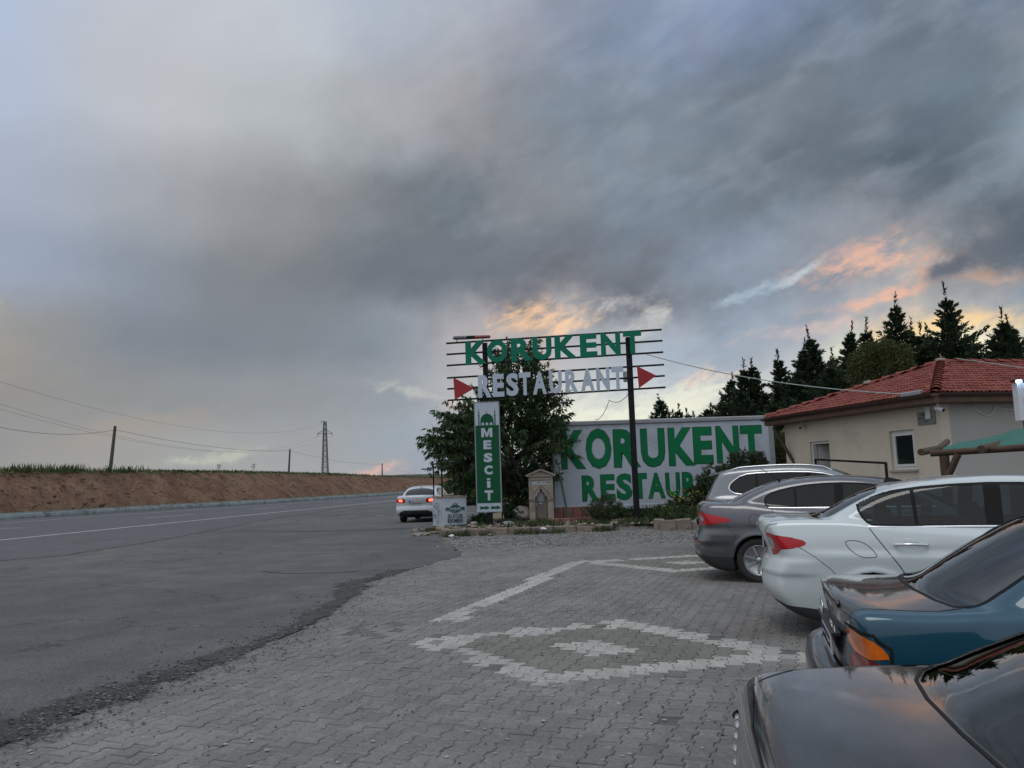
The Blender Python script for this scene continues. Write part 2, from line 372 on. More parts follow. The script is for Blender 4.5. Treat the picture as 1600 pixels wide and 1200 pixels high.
M_joint = ground_mat('joint_sand', (.118,.113,.109), (.15,.144,.138), (.085,.082,.08), s1=.6, s2=4, gv=.3)
M_gravel = ground_mat('gravel_ground', (.19,.185,.178), (.145,.14,.135), (.225,.22,.21), s1=.5, s2=3.2, g=45, gv=.35, bump=.03, bs=28)
M_line = mat('road_paint', (.42,.42,.42), .75, var=.2, scale=1.2, dirt=(.16,.16,.165), dscale=3, dth=.52)

poly_sheet('ground', [(-1600, -300), (1600, -300), (1600, 3000), (-1600, 3000)], -.07, M_soil)
kerb = [(-62, -30), (-49, 5), (-41.5, 32)]+[tuple(gp(*p)[:2]) for p in ((0,812),(120,804.5),(240,797),(400,788),(500,781.5),(600,774.5))]+[(-11, 160), (0, 220), (20, 300), (60, 420)]
seam = [(-16, -25), (-14.5, 2), (-13.3, 14)]+[tuple(gp(*p)[:2]) for p in ((0,877),(100,868),(220,850),(310,833),(420,812),(520,797),(600,788))]+[(-2, 90), (6, 120), (20, 160), (45, 220), (90, 330), (110, 400)]
poly_sheet('road', kerb+seam[::-1], -.02, M_asph)
bnd = [(-6.2, -3), (-4.6, 2.2)]+[tuple(gp(*p)[:2]) for p in ((0,1165),(75,1130),(160,1098),(235,1070),(330,1040),(420,1005),(480,980),(540,940),(570,910),(640,890),(720,868),(700,845))]
bj = jag(bnd, .09, .10, 3)
apron = bj + [(-2.3, 24.2), (-2.4, 28), (-1.5, 40), (3, 60), (9, 75), (15, 92)] + [Vector(p) for p in seam[::-1]][4:]
sj = [Vector(p) for p in (jag(seam[:10], .35, .12, 5))]
apron = bj + [Vector(p) for p in ((-2.3, 24.2), (-2.4, 28), (-1.5, 40), (2, 60), (5, 75))] + sj[::-1]
poly_sheet('asphalt_apron', apron, .006, M_apron, skirt=.03)
# dark ragged seam between road and apron, and branching crack: strips of broken asphalt
def ribbon_strip(name, line, w, z, m, seed, amp=.012, n=4, step=.12):
    P = jag(line, step, .06, seed); V = []; F = []
    for i, p in enumerate(P):
        t = (P[min(i+1, len(P)-1)]-P[max(i-1, 0)]).normalized(); nn = Vector((-t.y, t.x))
        ww = w*(.35+1.1*abs(noise.noise(Vector((p.x*.7, p.y*.7, seed*3.1))))+random.random()*.25)
        for k in range(n+1):
            s = (k/n-.5)*2; q = p+nn*s*ww; e = 1-abs(s)
            V.append((q.x, q.y, z+e*amp*.5+(random.random()*amp if 0 < k < n else -.008)))
    for i in range(len(P)-1):
        for k in range(n): a = i*(n+1)+k; F.append((a, a+1, a+n+2, a+n+1))
    o = np_obj(name, V, [f[::-1] for f in F], m); o['kind'] = 'structure'; return o
def ragged_mat():
    M = bpy.data.materials.new('worn_asphalt_edge'); M.use_nodes = True; T = NT(M.node_tree); P = T.n['Principled BSDF']; geo = T.node('ShaderNodeNewGeometry'); v = geo.outputs['Position']; at_ = T.node('ShaderNodeAttribute', attribute_name='edge')
    cur = T.mix(T.maprange(T.noise(v, 3, 8, .7), .35, .65, 0, 1), (.058,.057,.060,1), (.10,.095,.092,1)); cur = T.vm('SCALE', cur, T.maprange(T.noise(v, 60, 3, .75), .3, .7, .6, 1.5))
    T.put(P.inputs['Base Color'], cur); P.inputs['Roughness'].default_value = .95; P.inputs['Specular IOR Level'].default_value = .2; bn = T.node('ShaderNodeBump'); bn.inputs['Distance'].default_value = .02; T.put(bn.inputs['Height'], T.noise(v, 35, 8, .7)); T.l.new(bn.outputs[0], P.inputs['Normal'])
    k = T.m('ADD', at_.outputs['Fac'], T.m('MULTIPLY', T.m('SUBTRACT', T.m('ADD', T.m('MULTIPLY', T.noise(v, 2.2, 9, .75), .7), T.m('MULTIPLY', T.noise(v, 14, 6, .8), .3)), .5), 2.6)); a = T.maprange(k, .42, .62, 0, .92)
    tr = T.node('ShaderNodeBsdfTransparent'); mx_ = T.node('ShaderNodeMixShader'); T.l.new(a, mx_.inputs[0]); T.l.new(tr.outputs[0], mx_.inputs[1]); T.l.new(P.outputs[0], mx_.inputs[2]); out = [n for n in T.n if n.type == 'OUTPUT_MATERIAL'][0]; T.l.new(mx_.outputs[0], out.inputs[0]); return M
def ragged_edge(line, w, z, shift=0.0):
    P = jag(line, .1, .05, 2); V = []; F = []; A = []; n = 8
    for i, p in enumerate(P):
        t = (P[min(i+1, len(P)-1)]-P[max(i-1, 0)]).normalized(); nn = Vector((-t.y, t.x)); ww = w*(.7+.6*noise.noise(Vector((p.x*.5, p.y*.5, 9))))
        for k in range(n+1): s = (k/n-.5)*2; q = p+nn*(s*ww+shift); V.append((q.x, q.y, z)); A.append(.78*(1-abs(s))**.8)
    for i in range(len(P)-1):
        for k in range(n): a = i*(n+1)+k; F.append((a+n+1, a+n+2, a+1, a))
    o = np_obj('worn_asphalt_edge', V, F, ragged_mat(), attr={'edge': ('POINT', A)}); o['kind'] = 'structure'
ragged_edge(bnd[:12], .55, .0105, .12)
ribbon_strip('asphalt_seam', [p for p in seam[2:9]], .10, .010, M_edge, 9, amp=.008, n=3)
ribbon_strip('asphalt_crack', [gp(*p) for p in ((305,834),(380,830),(470,831),(560,829),(640,826),(690,828))], .055, .012, M_edge, 4, amp=.006, n=3)
ribbon_strip('asphalt_crack', [gp(*p) for p in ((460,806),(540,799),(600,792))], .12, .012, M_edge, 6, amp=.006, n=3)
ribbon_strip('asphalt_crack', [gp(*p) for p in ((410,894),(450,897),(520,896),(560,893))], .03, .012, M_edge, 8, amp=.006, n=3)

def line_strip(name, line, w, z=-.015):
    P = [Vector(p[:2]) for p in line]; V = []; F = []
    for i, p in enumerate(P):
        t = (P[min(i+1, len(P)-1)]-P[max(i-1, 0)]).normalized(); nn = Vector((-t.y, t.x)); V += [(p.x+nn.x*w/2, p.y+nn.y*w/2, z), (p.x-nn.x*w/2, p.y-nn.y*w/2, z)]
    F = [(2*i, 2*i+1, 2*i+3, 2*i+2) for i in range(len(P)-1)]
    o = np_obj(name, V, F, M_line); o['kind'] = 'structure'; return o
solid = [(-24.5, -12), (-22.3, 8)]+[tuple(gp(*p)[:2]) for p in ((0,843.2),(150,828.2),(300,813.2),(450,798.2),(540,789.5),(612,782.3))]+[(-9.2, 100), (-4, 128), (8, 172), (34, 250)]
line_strip('lane_line', solid, .30)
edge = [(-45, 5), (-38, 32)]+[tuple(gp(*p)[:2]) for p in ((0,817.5),(150,806.5),(300,796.5),(450,786.5),(600,776.5))]+[(-10.5, 150), (2, 215)]
line_strip('lane_line', edge, .25)
for a, b in (((-40, 826.8), (34, 824)), ((226,809.5),(301,803)), ((398,795.2),(444,790.8)), ((520,785.5),(548,783)), ((534,807.2),(562,806)), ((586,806.2),(600,805.6))):
    line_strip('lane_dash', [gp(*a), gp(*b)], .22, .012 if a[0] > 530 else -.015)

# paved lot: interlocking concrete pavers laid square to the parked cars
LA = rad(-20); LU = Vector((math.cos(LA), math.sin(LA))); LV = Vector((-math.sin(LA), math.cos(LA)))
lot_poly = [tuple(p) for p in bnd[:-1]]+[(-1.5, 20.2), (4, 20.4), (9.0, 18.2), (9.8, 17.2), (15, 9), (15, -3)]
poly_sheet('paved_lot', lot_poly[:-1]+[(15, -3)], -.0095, M_joint); LOT = bpy.data.objects['paved_lot']
poly_sheet('gravel_ground', [(-1.5, 20.0), (-1.95, 22.4), (-2.35, 24.6), (3.5, 25.6), (8.2, 25.3), (9.9, 18.3), (9.0, 18.0), (4, 20.2)], -.004, M_gravel)
poly_sheet('gravel_ground', [(9.7, 17.3), (10, 18.4), (8.2, 26), (4.6, 25.4), (4, 45), (40, 45), (40, -3), (15, -3), (15, 9)], -.014, M_gravel)

def paver_mat(name, c, c2, vary, light=(.26, .26, .265)):
    M = bpy.data.materials.new(name); M.use_nodes = True; T = NT(M.node_tree); P = T.n['Principled BSDF']
    geo = T.node('ShaderNodeNewGeometry'); v = geo.outputs['Position']; oi = T.node('ShaderNodeObjectInfo'); at_ = T.node('ShaderNodeAttribute', attribute_name='tone')
    t = T.m('FRACT', T.m('ADD', oi.outputs['Random'], at_.outputs['Fac']))
    cur = T.mix(T.maprange(T.noise(v, .45, 6, .62, .5), .38, .64, 0, 1), c+(1,), c2+(1,))
    cur = T.vm('SCALE', cur, T.maprange(t, 0, 1, 1-vary, 1+vary))
    wash = T.m('MULTIPLY', T.maprange(T.noise(v, 1.1, 9, .78, .7), .49, .64, 0, .75), T.maprange(T.noise(v, .22, 2, .5), .42, .6, .15, 1))
    cur = T.mix(wash, cur, light+(1,))
    fleck = T.maprange(T.noise(v, 13, 5, .7), .635, .70, 0, .65); cur = T.mix(fleck, cur, (.30, .295, .285, 1))
    spot = T.maprange(T.noise(T.vm('ADD', v, (31, 7, 3)), 4.2, 7, .7, .5), .67, .76, 0, .75); cur = T.mix(spot, cur, (.035, .03, .032, 1))
    cur = T.vm('SCALE', cur, T.maprange(T.noise(v, 26, 6, .82), .3, .7, .70, 1.30))
    T.put(P.inputs['Base Color'], cur); P.inputs['Roughness'].default_value = .88; P.inputs['Specular IOR Level'].default_value = .25
    bn = T.node('ShaderNodeBump'); bn.inputs['Distance'].default_value = .004; T.put(bn.inputs['Height'], T.noise(v, 45, 8, .72)); T.l.new(bn.outputs[0], P.inputs['Normal'])
    return M
M_pg = paver_mat('grey_paver', (.155,.149,.142), (.188,.182,.174), .12)
M_pw = paver_mat('white_paver', (.37,.36,.34), (.29,.283,.27), .12, (.40,.40,.40))
M_pn = paver_mat('greenish_paver', (.145,.147,.130), (.165,.166,.148), .10, (.2,.2,.18))
PITCH_U, PITCH_V = .141, .20
def paver_geo():
    g = .003; hw, ww, hl = .0825-g, .0585-g, .1-g; z1, z2 = .038, .062
    half = [(hw, -hl), (hw, -z2), (ww, -z1), (ww, z1), (hw, z2), (hw, hl)]
    top = half+[(-x, y) for x, y in half[::-1]]; n = len(top); b = .006
    ins = [(x-math.copysign(b, x), y-(math.copysign(b, y) if abs(y) > .09 else 0)) for x, y in top]
    V = [(x, y, 0) for x, y in ins]+[(x, y, -.004) for x, y in top]+[(x, y, -.016) for x, y in top]
    T_ = [(0, 1, 10, 11), (1, 2, 9, 10), (2, 3, 8, 9), (3, 4, 7, 8), (4, 5, 6, 7)]
    F = T_+[((i+1) % n, i, n+i, n+(i+1) % n) for i in range(n)]+[(n+(i+1) % n, n+i, 2*n+i, 2*n+(i+1) % n) for i in range(n)]
    return np.array(V), np.array(F)
def build_pavers():
    PV, PF = paver_geo()
    iu = np.arange(-70, 130); iv = np.arange(-10, 150)
    U, Vv = np.meshgrid(iu, iv, indexing='ij'); u = U.ravel()*PITCH_U; v = Vv.ravel()*PITCH_V+(U.ravel() % 2)*PITCH_V/2
    X = u*LU.x+v*LV.x; Y = u*LU.y+v*LV.y
    C = np.stack([X, Y], 1); ok = inpoly(C, lot_poly)
    # inside the view (with a margin to each side)
    d = np.stack([X, Y, np.full_like(X, -EYE)], 1) @ CM3; px = 800+FPX*d[:, 0]/-d[:, 2]; py = 600-FPX*d[:, 1]/-d[:, 2]
    vis = (d[:, 2] < 0) & (px > -260) & (px < 1860) & (py < 1500) & (Y > 2.0)
    k = ok & vis; u, v, X, Y, px, py, C = u[k], v[k], X[k], Y[k], px[k], py[k], C[k]
    # pattern in the lot's own axes: rhombi outlined in white, a small white rhombus in each, joined by straight bands
    kind = np.zeros(len(u), int); wob = (np.sin(u*7.1+v*3.3)*.5+np.sin(v*11.7))*.03
    for (cu, cv) in ((-2.05, 7.68), (-2.25, 15.2), (-2.05, .2)):
        a = np.abs(u-cu); b = np.abs(v-cv)
        lens = lambda L, H: (a/L+(b/H))            # rhombus
        kind[(lens(1.98, 1.50)+wob < 1)] = 1; kind[(lens(1.50, 1.07)+wob < 1)] = 2; kind[lens(.46, .37) < 1] = 1
    kind[(np.abs(v-7.62) < .13) & (u > -.35)] = 1; kind[(np.abs(v-15.25) < .13) & (u > -.5)] = 1
    ln = -4.08-(v-8.65)*.038; kind[(np.abs(u-ln) < .15) & (v > 8.7) & (v < 15.3)] = 1
    kind[(np.abs(v-15.35) < .13) & (u > -4.35) & (u < -3.9)] = 1
    tone = RNG.random(len(u)); mis = RNG.random(len(u))
    kind[(kind == 1) & (mis < .03)] = 0
    gone = (RNG.random(len(u)) < .004) | ((Y > 8.6) & (Y < 9.6) & (X > -1.9) & (X < -1.3) & (RNG.random(len(u)) < .35))
    u, v, X, Y, px, py, kind, tone = [q[~gone] for q in (u, v, X, Y, px, py, kind, tone)]
    N = len(u); zz = RNG.normal(0, .0018, N)+np.array([noise.noise(Vector((x*.8, y*.8, 4)))*.007-.002 for x, y in zip(X, Y)]); tx = RNG.normal(0, .009, N); ty = RNG.normal(0, .009, N); rz = LA+RNG.normal(0, .012, N)
    inv = (px > 0) & (px < 1180) & (py > 0) & (py < 1200)
    order = np.argsort(np.where(inv, Y, 1e9)); sel = np.zeros(N, bool); sel[order[:300]] = True
    mats = [M_pg, M_pw, M_pn]; meshes = []
    for m in mats:
        mb = MB(); mb.add(PV.tolist(), [tuple(f) for f in PF.tolist()]); me = mb.mesh('paver'); me.materials.append(m); meshes.append(me)
    for i in np.where(sel)[0]:
        o = bpy.data.objects.new('paver', meshes[kind[i]]); COL.objects.link(o); o.parent = LOT
        o.location = (X[i], Y[i], zz[i]); o.rotation_euler = (tx[i], ty[i], rz[i])
    r = np.where(~sel)[0]; n = len(r)
    c, s = np.cos(rz[r])[:, None], np.sin(rz[r])[:, None]; vx, vy, vz = PV[:, 0], PV[:, 1], PV[:, 2]
    VX = X[r][:, None]+c*vx-s*vy; VY = Y[r][:, None]+s*vx+c*vy; VZ = zz[r][:, None]+vz+vx*ty[r][:, None]+vy*tx[r][:, None]
    VV = np.stack([VX, VY, VZ], 2).reshape(-1, 3); FF = (PF[None]+(np.arange(n)*len(PV))[:, None, None]).reshape(-1, 4)
    o = np_obj('paver_field', VV, FF, mats, LOT, mi=np.repeat(kind[r], len(PF)), attr={'tone': ('FACE', np.repeat(tone[r], len(PF)))})
    o['kind'] = 'stuff'; print('pavers', N)
build_pavers()

# loose stones and grit
def scatter_stones(name, pts, smin, smax, m, kind='stuff', z=0.0, flat=.55):
    base = np.array([(1,0,0),(-1,0,0),(0,1,0),(0,-1,0),(0,0,1),(0,0,-1)], float); bf = np.array([(0,2,4),(2,1,4),(1,3,4),(3,0,4),(2,0,5),(1,2,5),(3,1,5),(0,3,5)])
    n = len(pts); P = np.array(pts, float); s = smin+(smax-smin)*RNG.random(n)**2.5
    R = base[None]*(.6+.8*RNG.random((n, 6, 1)))*s[:, None, None]*np.array([1, 1, flat]); a = RNG.random(n)*6.28
    c, sn = np.cos(a)[:, None], np.sin(a)[:, None]; x = R[:, :, 0]*c-R[:, :, 1]*sn+R[:, :, 2]*.2; y = R[:, :, 0]*sn+R[:, :, 1]*c
    zz = P[:, 2:3] if P.shape[1] > 2 else z
    V = np.stack([P[:, :1]+x, P[:, 1:2]+y, zz+R[:, :, 2]+s[:, None]*flat*.5], 2).reshape(-1, 3); F = (bf[None]+(np.arange(n)*6)[:, None, None]).reshape(-1, 3)
    o = np_obj(name, V, F, m); o['kind'] = kind; return o
M_st1 = mat('pale_stone', (.30,.295,.285), .85, var=.4, scale=7); M_st2 = mat('dark_stone', (.05,.048,.05), .85, var=.4, scale=7); M_st3 = mat('grey_stone', (.15,.145,.14), .85, var=.35, scale=5)
def rnd_in(poly, n, ymin=-99, ymax=99):
    P = np.array([p[:2] for p in poly]); lo, hi = P.min(0), P.max(0); lo[1] = max(lo[1], ymin); hi[1] = min(hi[1], ymax)
    Q = lo+(hi-lo)*RNG.random((n*3, 2)); Q = Q[inpoly(Q, poly)]; return Q[:n]
Q = rnd_in(lot_poly, 9000, 3, 20); scatter_stones('grit', Q[(Q[:, 0] < 4)], .002, .020, M_st1, z=.001, flat=.35)
Q = rnd_in(lot_poly, 4200, 3, 20); scatter_stones('grit', Q[(Q[:, 0] < 4)], .003, .013, M_st2, z=.001)
lb = [Vector(b[:2]) for b in bnd[:12]]; Qe = []
for i in range(3400):
    k = random.randrange(1, len(lb)-1); a, b = lb[k], lb[k+1]; t = random.random(); p = a.lerp(b, t); d_ = (b-a).normalized(); p = p+Vector((-d_.y, d_.x))*random.gauss(.0, .30)*(.5+1.1*abs(noise.noise(Vector((p.x*1.7, p.y*1.7, 2)))*2)); Qe.append((p.x, p.y, .012))
scatter_stones('asphalt_crumbs', Qe[:1900], .003, .017, M_st2); scatter_stones('asphalt_crumbs', Qe[1900:], .004, .02, M_st3)
Q = [(random.uniform(-2, 8), random.uniform(19.4, 24.3)) for _ in range(5200)]; scatter_stones('gravel', Q[:3200], .01, .04, M_st3); scatter_stones('gravel', Q[3200:], .008, .035, M_st1)

A_ = [(random.uniform(-14, -1), random.uniform(5, 24)) for _ in range(5200)]; A_ = np.array(A_); A_ = A_[inpoly(A_, [tuple(p) for p in apron])]
scatter_stones('grit', A_[::2], .002, .014, M_st3, z=.007, flat=.4); scatter_stones('grit', A_[1::2], .002, .012, M_st2, z=.007, flat=.4)
# roadside kerb: long concrete stones, then the cut earth bank with grass on top
M_kerb = mat('kerb_concrete', (.20,.235,.245), .85, var=.18, scale=1.2, dirt=(.10,.10,.09), dscale=1.3, dth=.5, bump=.01)
kt = thing('road_kerb', 'long low grey concrete kerb along the foot of the earth bank', 'kerb')
KP = [Vector(p) for p in kerb[1:12]]; cum = [0]
for a, b in zip(KP, KP[1:]): cum.append(cum[-1]+(b-a).length)
def kat(s):
    s = max(0, min(s, cum[-1]-1e-3)); i = max(j for j in range(len(cum)) if cum[j] <= s); i = min(i, len(KP)-2); a, b = KP[i], KP[i+1]; t = (s-cum[i])/(cum[i+1]-cum[i]); d = (b-a).normalized()
    return a.lerp(b, t), d, Vector((-d.y, d.x))
s = 25.0
while s < cum[-1]-6:
    L = 3.9; p0, d, n = kat(s); p1, _, _ = kat(s+L-.08); mb = MB(); dz = random.uniform(-.015, .015)
    prof = [(-.02, -.07), (-.02, .12), (.05, .30), (.30, .33), (.32, .42), (.55, .42), (.55, -.07)]
    vs = [Vector((p.x+n.x*o, p.y+n.y*o, z+dz)) for p in (p0, p1) for o, z in prof]; m_ = len(prof)
    mb.add(vs, [tuple(range(m_)), tuple(range(2*m_-1, m_-1, -1))]+[(i, m_+i, m_+(i+1) % m_, (i+1) % m_) for i in range(m_)]); mb.build('kerb_stone', M_kerb, kt, True); s += L
def bank_mat():
    M = bpy.data.materials.new('bank_earth'); M.use_nodes = True; T = NT(M.node_tree); P = T.n['Principled BSDF']
    geo = T.node('ShaderNodeNewGeometry'); v = geo.outputs['Position']; vs = T.vm('MULTIPLY', v, (1, 1, .35))
    cur = T.mix(T.maprange(T.noise(vs, .35, 8, .65, .5), .36, .66, 0, 1), (.115,.066,.046,1), (.215,.135,.093,1))
    cur = T.mix(T.maprange(T.noise(v, 1.8, 8, .7, .5), .5, .66, 0, .8), cur, (.065,.04,.03,1))
    at_ = T.node('ShaderNodeAttribute', attribute_name='height'); 
    h = T.m('ADD', at_.outputs['Fac'], T.m('MULTIPLY', T.m('SUBTRACT', T.noise(v, .8, 6, .7), .5), .5))
    cur = T.mix(T.maprange(h, .92, 1.02, 0, 1), cur, (.045,.062,.022,1)); cur = T.mix(T.maprange(h, -.04, .14, .8, 0), cur, (.16,.13,.07,1))
    cur = T.vm('SCALE', cur, T.maprange(T.noise(v, 9, 4, .75), .3, .7, .6, 1.4))
    T.put(P.inputs['Base Color'], cur); P.inputs['Roughness'].default_value = .95; P.inputs['Specular IOR Level'].default_value = .15
    bn = T.node('ShaderNodeBump'); bn.inputs['Distance'].default_value = .12; T.put(bn.inputs['Height'], T.noise(v, 2.6, 8, .7)); T.l.new(bn.outputs[0], P.inputs['Normal']); return M
M_bank = bank_mat()
def bank_h(s): return float(np.interp(s, [0, 45, 62, 85, 110, 140, 200, 260, 400], [3.6, 3.45, 3.35, 3.2, 2.95, 2.55, 2.1, 1.8, 1.5]))
BANKTOP = []
def build_bank():
    KQ = [Vector(p) for p in kerb]; c = [0]
    for a, b in zip(KQ, KQ[1:]): c.append(c[-1]+(b-a).length)
    ss = np.arange(0, c[-1]-1, .45); prof = [(.5, .25, 0), (1.0, .27, 0), (1.5, .04, .05)]+[(1.6+3.6*t, None, t) for t in np.linspace(.06, 1, 13)]+[(6.2, 'T', 1.05), (8.5, 'T', 1.2), (14, 'T', 1.3), (60, 'T', 1.3), (400, 'T', 1.3)]
    V = []; Ht = []; off0 = c[1]
    for s in ss:
        i = max(j for j in range(len(c)) if c[j] <= s); i = min(i, len(KQ)-2); t = (s-c[i])/(c[i+1]-c[i]); p = KQ[i].lerp(KQ[i+1], t)
        d = (KQ[i+1]-KQ[i]).normalized()
        if t > .5 and i+2 < len(KQ): d = d.lerp((KQ[i+2]-KQ[i+1]).normalized(), t-.5).normalized()
        elif t < .5 and i > 0: d = d.lerp((KQ[i]-KQ[i-1]).normalized(), .5-t).normalized()
        n = Vector((-d.y, d.x)); H = bank_h(s-off0)
        for (o, z, ht) in prof:
            rill = noise.noise(Vector((s*.55-ht*.9, ht*.8, 3)))*.6+noise.noise(Vector((s*1.9-ht*2, ht*2.5, 7)))*.34
            if z is None: zz = .1+H*ht**.9; oo = o+rill*(.4+.6*math.sin(math.pi*min(1, ht)))*1.0; zz += noise.noise(Vector((s*1.3, ht*5, 1)))*.16
            elif z == 'T': zz = H+.12+noise.noise(Vector((s*.12, o*.1, 5)))*.25; oo = o
            else: zz = z-.05; oo = o
            q = p+n*oo; V.append((q.x, q.y, zz)); Ht.append(ht)
            if z is None and ht == 1: BANKTOP.append((Vector((q.x, q.y, zz)), n, s-off0))
    m = len(prof); F = [(i*m+k, i*m+k+1, (i+1)*m+k+1, (i+1)*m+k) for i in range(len(ss)-1) for k in range(m-1)]
    o = np_obj('earth_bank', V, [f[::-1] for f in F], M_bank, smooth=True, attr={'height': ('POINT', Ht)}); o['kind'] = 'structure'
build_bank()
# grass
def blades(name, pts, hmin, hmax, w, m, lean=.35, seed=0, per=1, spread=0.0, kind='stuff', parent=None):
    n = len(pts)*per; P = np.repeat(np.array([tuple(p) for p in pts], float), per, 0); P[:, :2] += RNG.normal(0, spread, (n, 2)) if spread else 0
    h = hmin+(hmax-hmin)*RNG.random(n)**1.6; a = RNG.random(n)*6.283; b = a+RNG.normal(0, .4, n)+1.57; ln = RNG.normal(0, lean, n)
    dx, dy = np.cos(a), np.sin(a); lx, ly = np.cos(b)*ln*h, np.sin(b)*ln*h; ww = w*(.6+.8*RNG.random(n))
    V = np.stack([np.stack([P[:, 0]-dx*ww, P[:, 1]-dy*ww, P[:, 2]-.02], 1), np.stack([P[:, 0]+dx*ww, P[:, 1]+dy*ww, P[:, 2]-.02], 1),
                  np.stack([P[:, 0]+lx*.35+dx*ww*.6, P[:, 1]+ly*.35+dy*ww*.6, P[:, 2]+h*.6], 1), np.stack([P[:, 0]+lx*.35-dx*ww*.6, P[:, 1]+ly*.35-dy*ww*.6, P[:, 2]+h*.6], 1),
                  np.stack([P[:, 0]+lx, P[:, 1]+ly, P[:, 2]+h*.96], 1)], 1).reshape(-1, 3)
    i5 = (np.arange(n)*5)[:, None]; F = np.concatenate([i5+np.array([0, 1, 2]), i5+np.array([0, 2, 3]), i5+np.array([3, 2, 4])])
    o = np_obj(name, V, F, m, parent)
    if kind: o['kind'] = kind
    return o
M_grass = mat('grass_green', (.062,.088,.03), .8, var=.4, scale=1.3, spec=.2); M_dry = mat('grass_dry', (.17,.15,.075), .85, var=.3, scale=1.2, spec=.2); M_weed = mat('weed_green', (.045,.07,.028), .75, var=.45, scale=2, spec=.25)
top = []; topd = []; bush = []
for (p, n, s) in BANKTOP:
    if s < -25 or s > 330: continue
    k = 14 if s < 120 else 6
    k = k*(.35+1.3*max(0, .5+noise.noise(Vector((s*.22, 0, 3)))))
    for _ in range(int(k*4)):
        o = random.uniform(-.25, 5); q = p+Vector((n.x, n.y, 0))*o+Vector((random.uniform(-.3, .3), random.uniform(-.3, .3), .0)); top.append(q+Vector((0, 0, -.05+max(0, o)*.03)))
    if random.random() < .8: topd.append(p+Vector((n.x, n.y, 0))*random.uniform(-3.9, -3.0)+Vector((0, 0, -bank_h(s)+.05)))
near = [p for p in top if p.y < 78]; far = [p for p in top if p.y >= 78]
blades('grass', near, .15, .55, .028, M_grass, per=1); blades('grass', far, .12, .42, .05, M_grass, per=1); blades('grass', topd, .1, .5, .05, M_dry, per=4, spread=.4)
tuft = [p+Vector((0, 0, 0)) for (p, n, s) in BANKTOP if s < 70 and random.random() < .55 and noise.noise(Vector((s*.14, 0, 0))) > .02]
blades('grass', tuft, .25, .85, .04, M_grass, per=44, spread=.42)

cl = []
for (p, n, s) in BANKTOP:
    if -25 < s < 160:
        for _ in range(9): t_ = random.random(); q = p+Vector((n.x, n.y, 0))*(-3.6*(1-t_)); cl.append((q.x+random.uniform(-.3, .3), q.y+random.uniform(-.3, .3), .1+bank_h(s)*t_**.9))
scatter_stones('clods', cl[:len(cl)//2], .04, .22, mat('clod_brown', (.13,.08,.058), .95, var=.4, scale=4), flat=.8); scatter_stones('clods', cl[len(cl)//2:], .03, .16, mat('clod_pale', (.25,.17,.12), .95, var=.4, scale=4), flat=.8)
# far hills
def hill(name, cx, cy, rx, ry, h, m, seed):
    n = 70; g = np.linspace(-1, 1, n); V = []
    for a in g:
        for b in g:
            r = max(0, 1-a*a)*max(0, 1-b*b); z = h*(r**.8)*(.8+.35*noise.noise(Vector((a*3, b*3, seed))))+noise.noise(Vector((a*30, b*30, seed)))*min(r*4, 1)*h*.05
            V.append((cx+a*rx, cy+b*ry, z-.5))
    F = [(i*n+k, (i+1)*n+k, (i+1)*n+k+1, i*n+k+1) for i in range(n-1) for k in range(n-1)]
    o = np_obj(name, V, F, m, smooth=True); o['kind'] = 'structure'; return o
M_hill = mat('hill_scrub', (.05,.062,.045), .95, var=.1, scale=.02, col2=(.10,.09,.07), grain=.25, gscale=.12, spec=.1)
hill('hill', -40, 620, 260, 220, 9.5, M_hill, 1); hill('hill', 160, 800, 420, 250, 12, M_hill, 2); hill('hill', -700, 1500, 600, 400, 9, M_hill, 5); hill('hill', 900, 1300, 700, 400, 20, M_hill, 7)

# ---------------------------------------------------------------- roadside sign with cut-out letters on rails
M_black = mat('black_steel', (.008,.008,.009), .6, var=.3, scale=6, bump=.001, rvar=.12, spec=.22)
M_lg = mat('letter_green', (.002,.155,.095), .5, var=.08, scale=2, spec=.2); M_lgs = mat('letter_side', (.002,.05,.03), .5)
M_lw = mat('letter_white', (.41,.48,.57), .5, var=.05, scale=2); M_red = mat('arrow_red', (.30,.010,.018), .45, var=.08)
M_white = mat('white_panel', (.58,.60,.62), .45, var=.05, scale=1.1, dirt=(.45,.45,.44), dscale=1.5, dth=.55); M_alu = mat('grey_trim', (.28,.29,.31), .5, .3, var=.1)
PL = Vector((-2.1, 26.55, 0)); PR = Vector((4.75, 25.1, 0)); sx = (PR-PL).normalized(); sn = Vector((sx.y, -sx.x, 0))   # sn faces the camera
def sp(px, py, off=0.0): return onplane(px, py, PL+sn*off, sn)
def splane_M(o): return Matrix(((sx.x, 0, sn.x, o.x), (sx.y, 0, sn.y, o.y), (0, 1, 0, o.z), (0, 0, 0, 1)))
sg = thing('roadside_sign', 'tall black frame on two posts with cut-out restaurant letters and red arrows', 'sign', (3.70, 25.3, 0))
bpy.context.view_layer.update()
def adopt(o, root):
    o.parent = root; o.matrix_parent_inverse = root.matrix_world.inverted()
def post(px, pyb, z0, name, w=.17):
    p = sp(px, pyb, -.12); mb = MB(); mb.box((p.x-w/2, p.y-w/2, z0), (p.x+w/2, p.y+w/2, sp(px, 528, -.12).z), bev=.008); o = mb.build(name, M_black); adopt(o, sg); return p
bpy.context.view_layer.update()
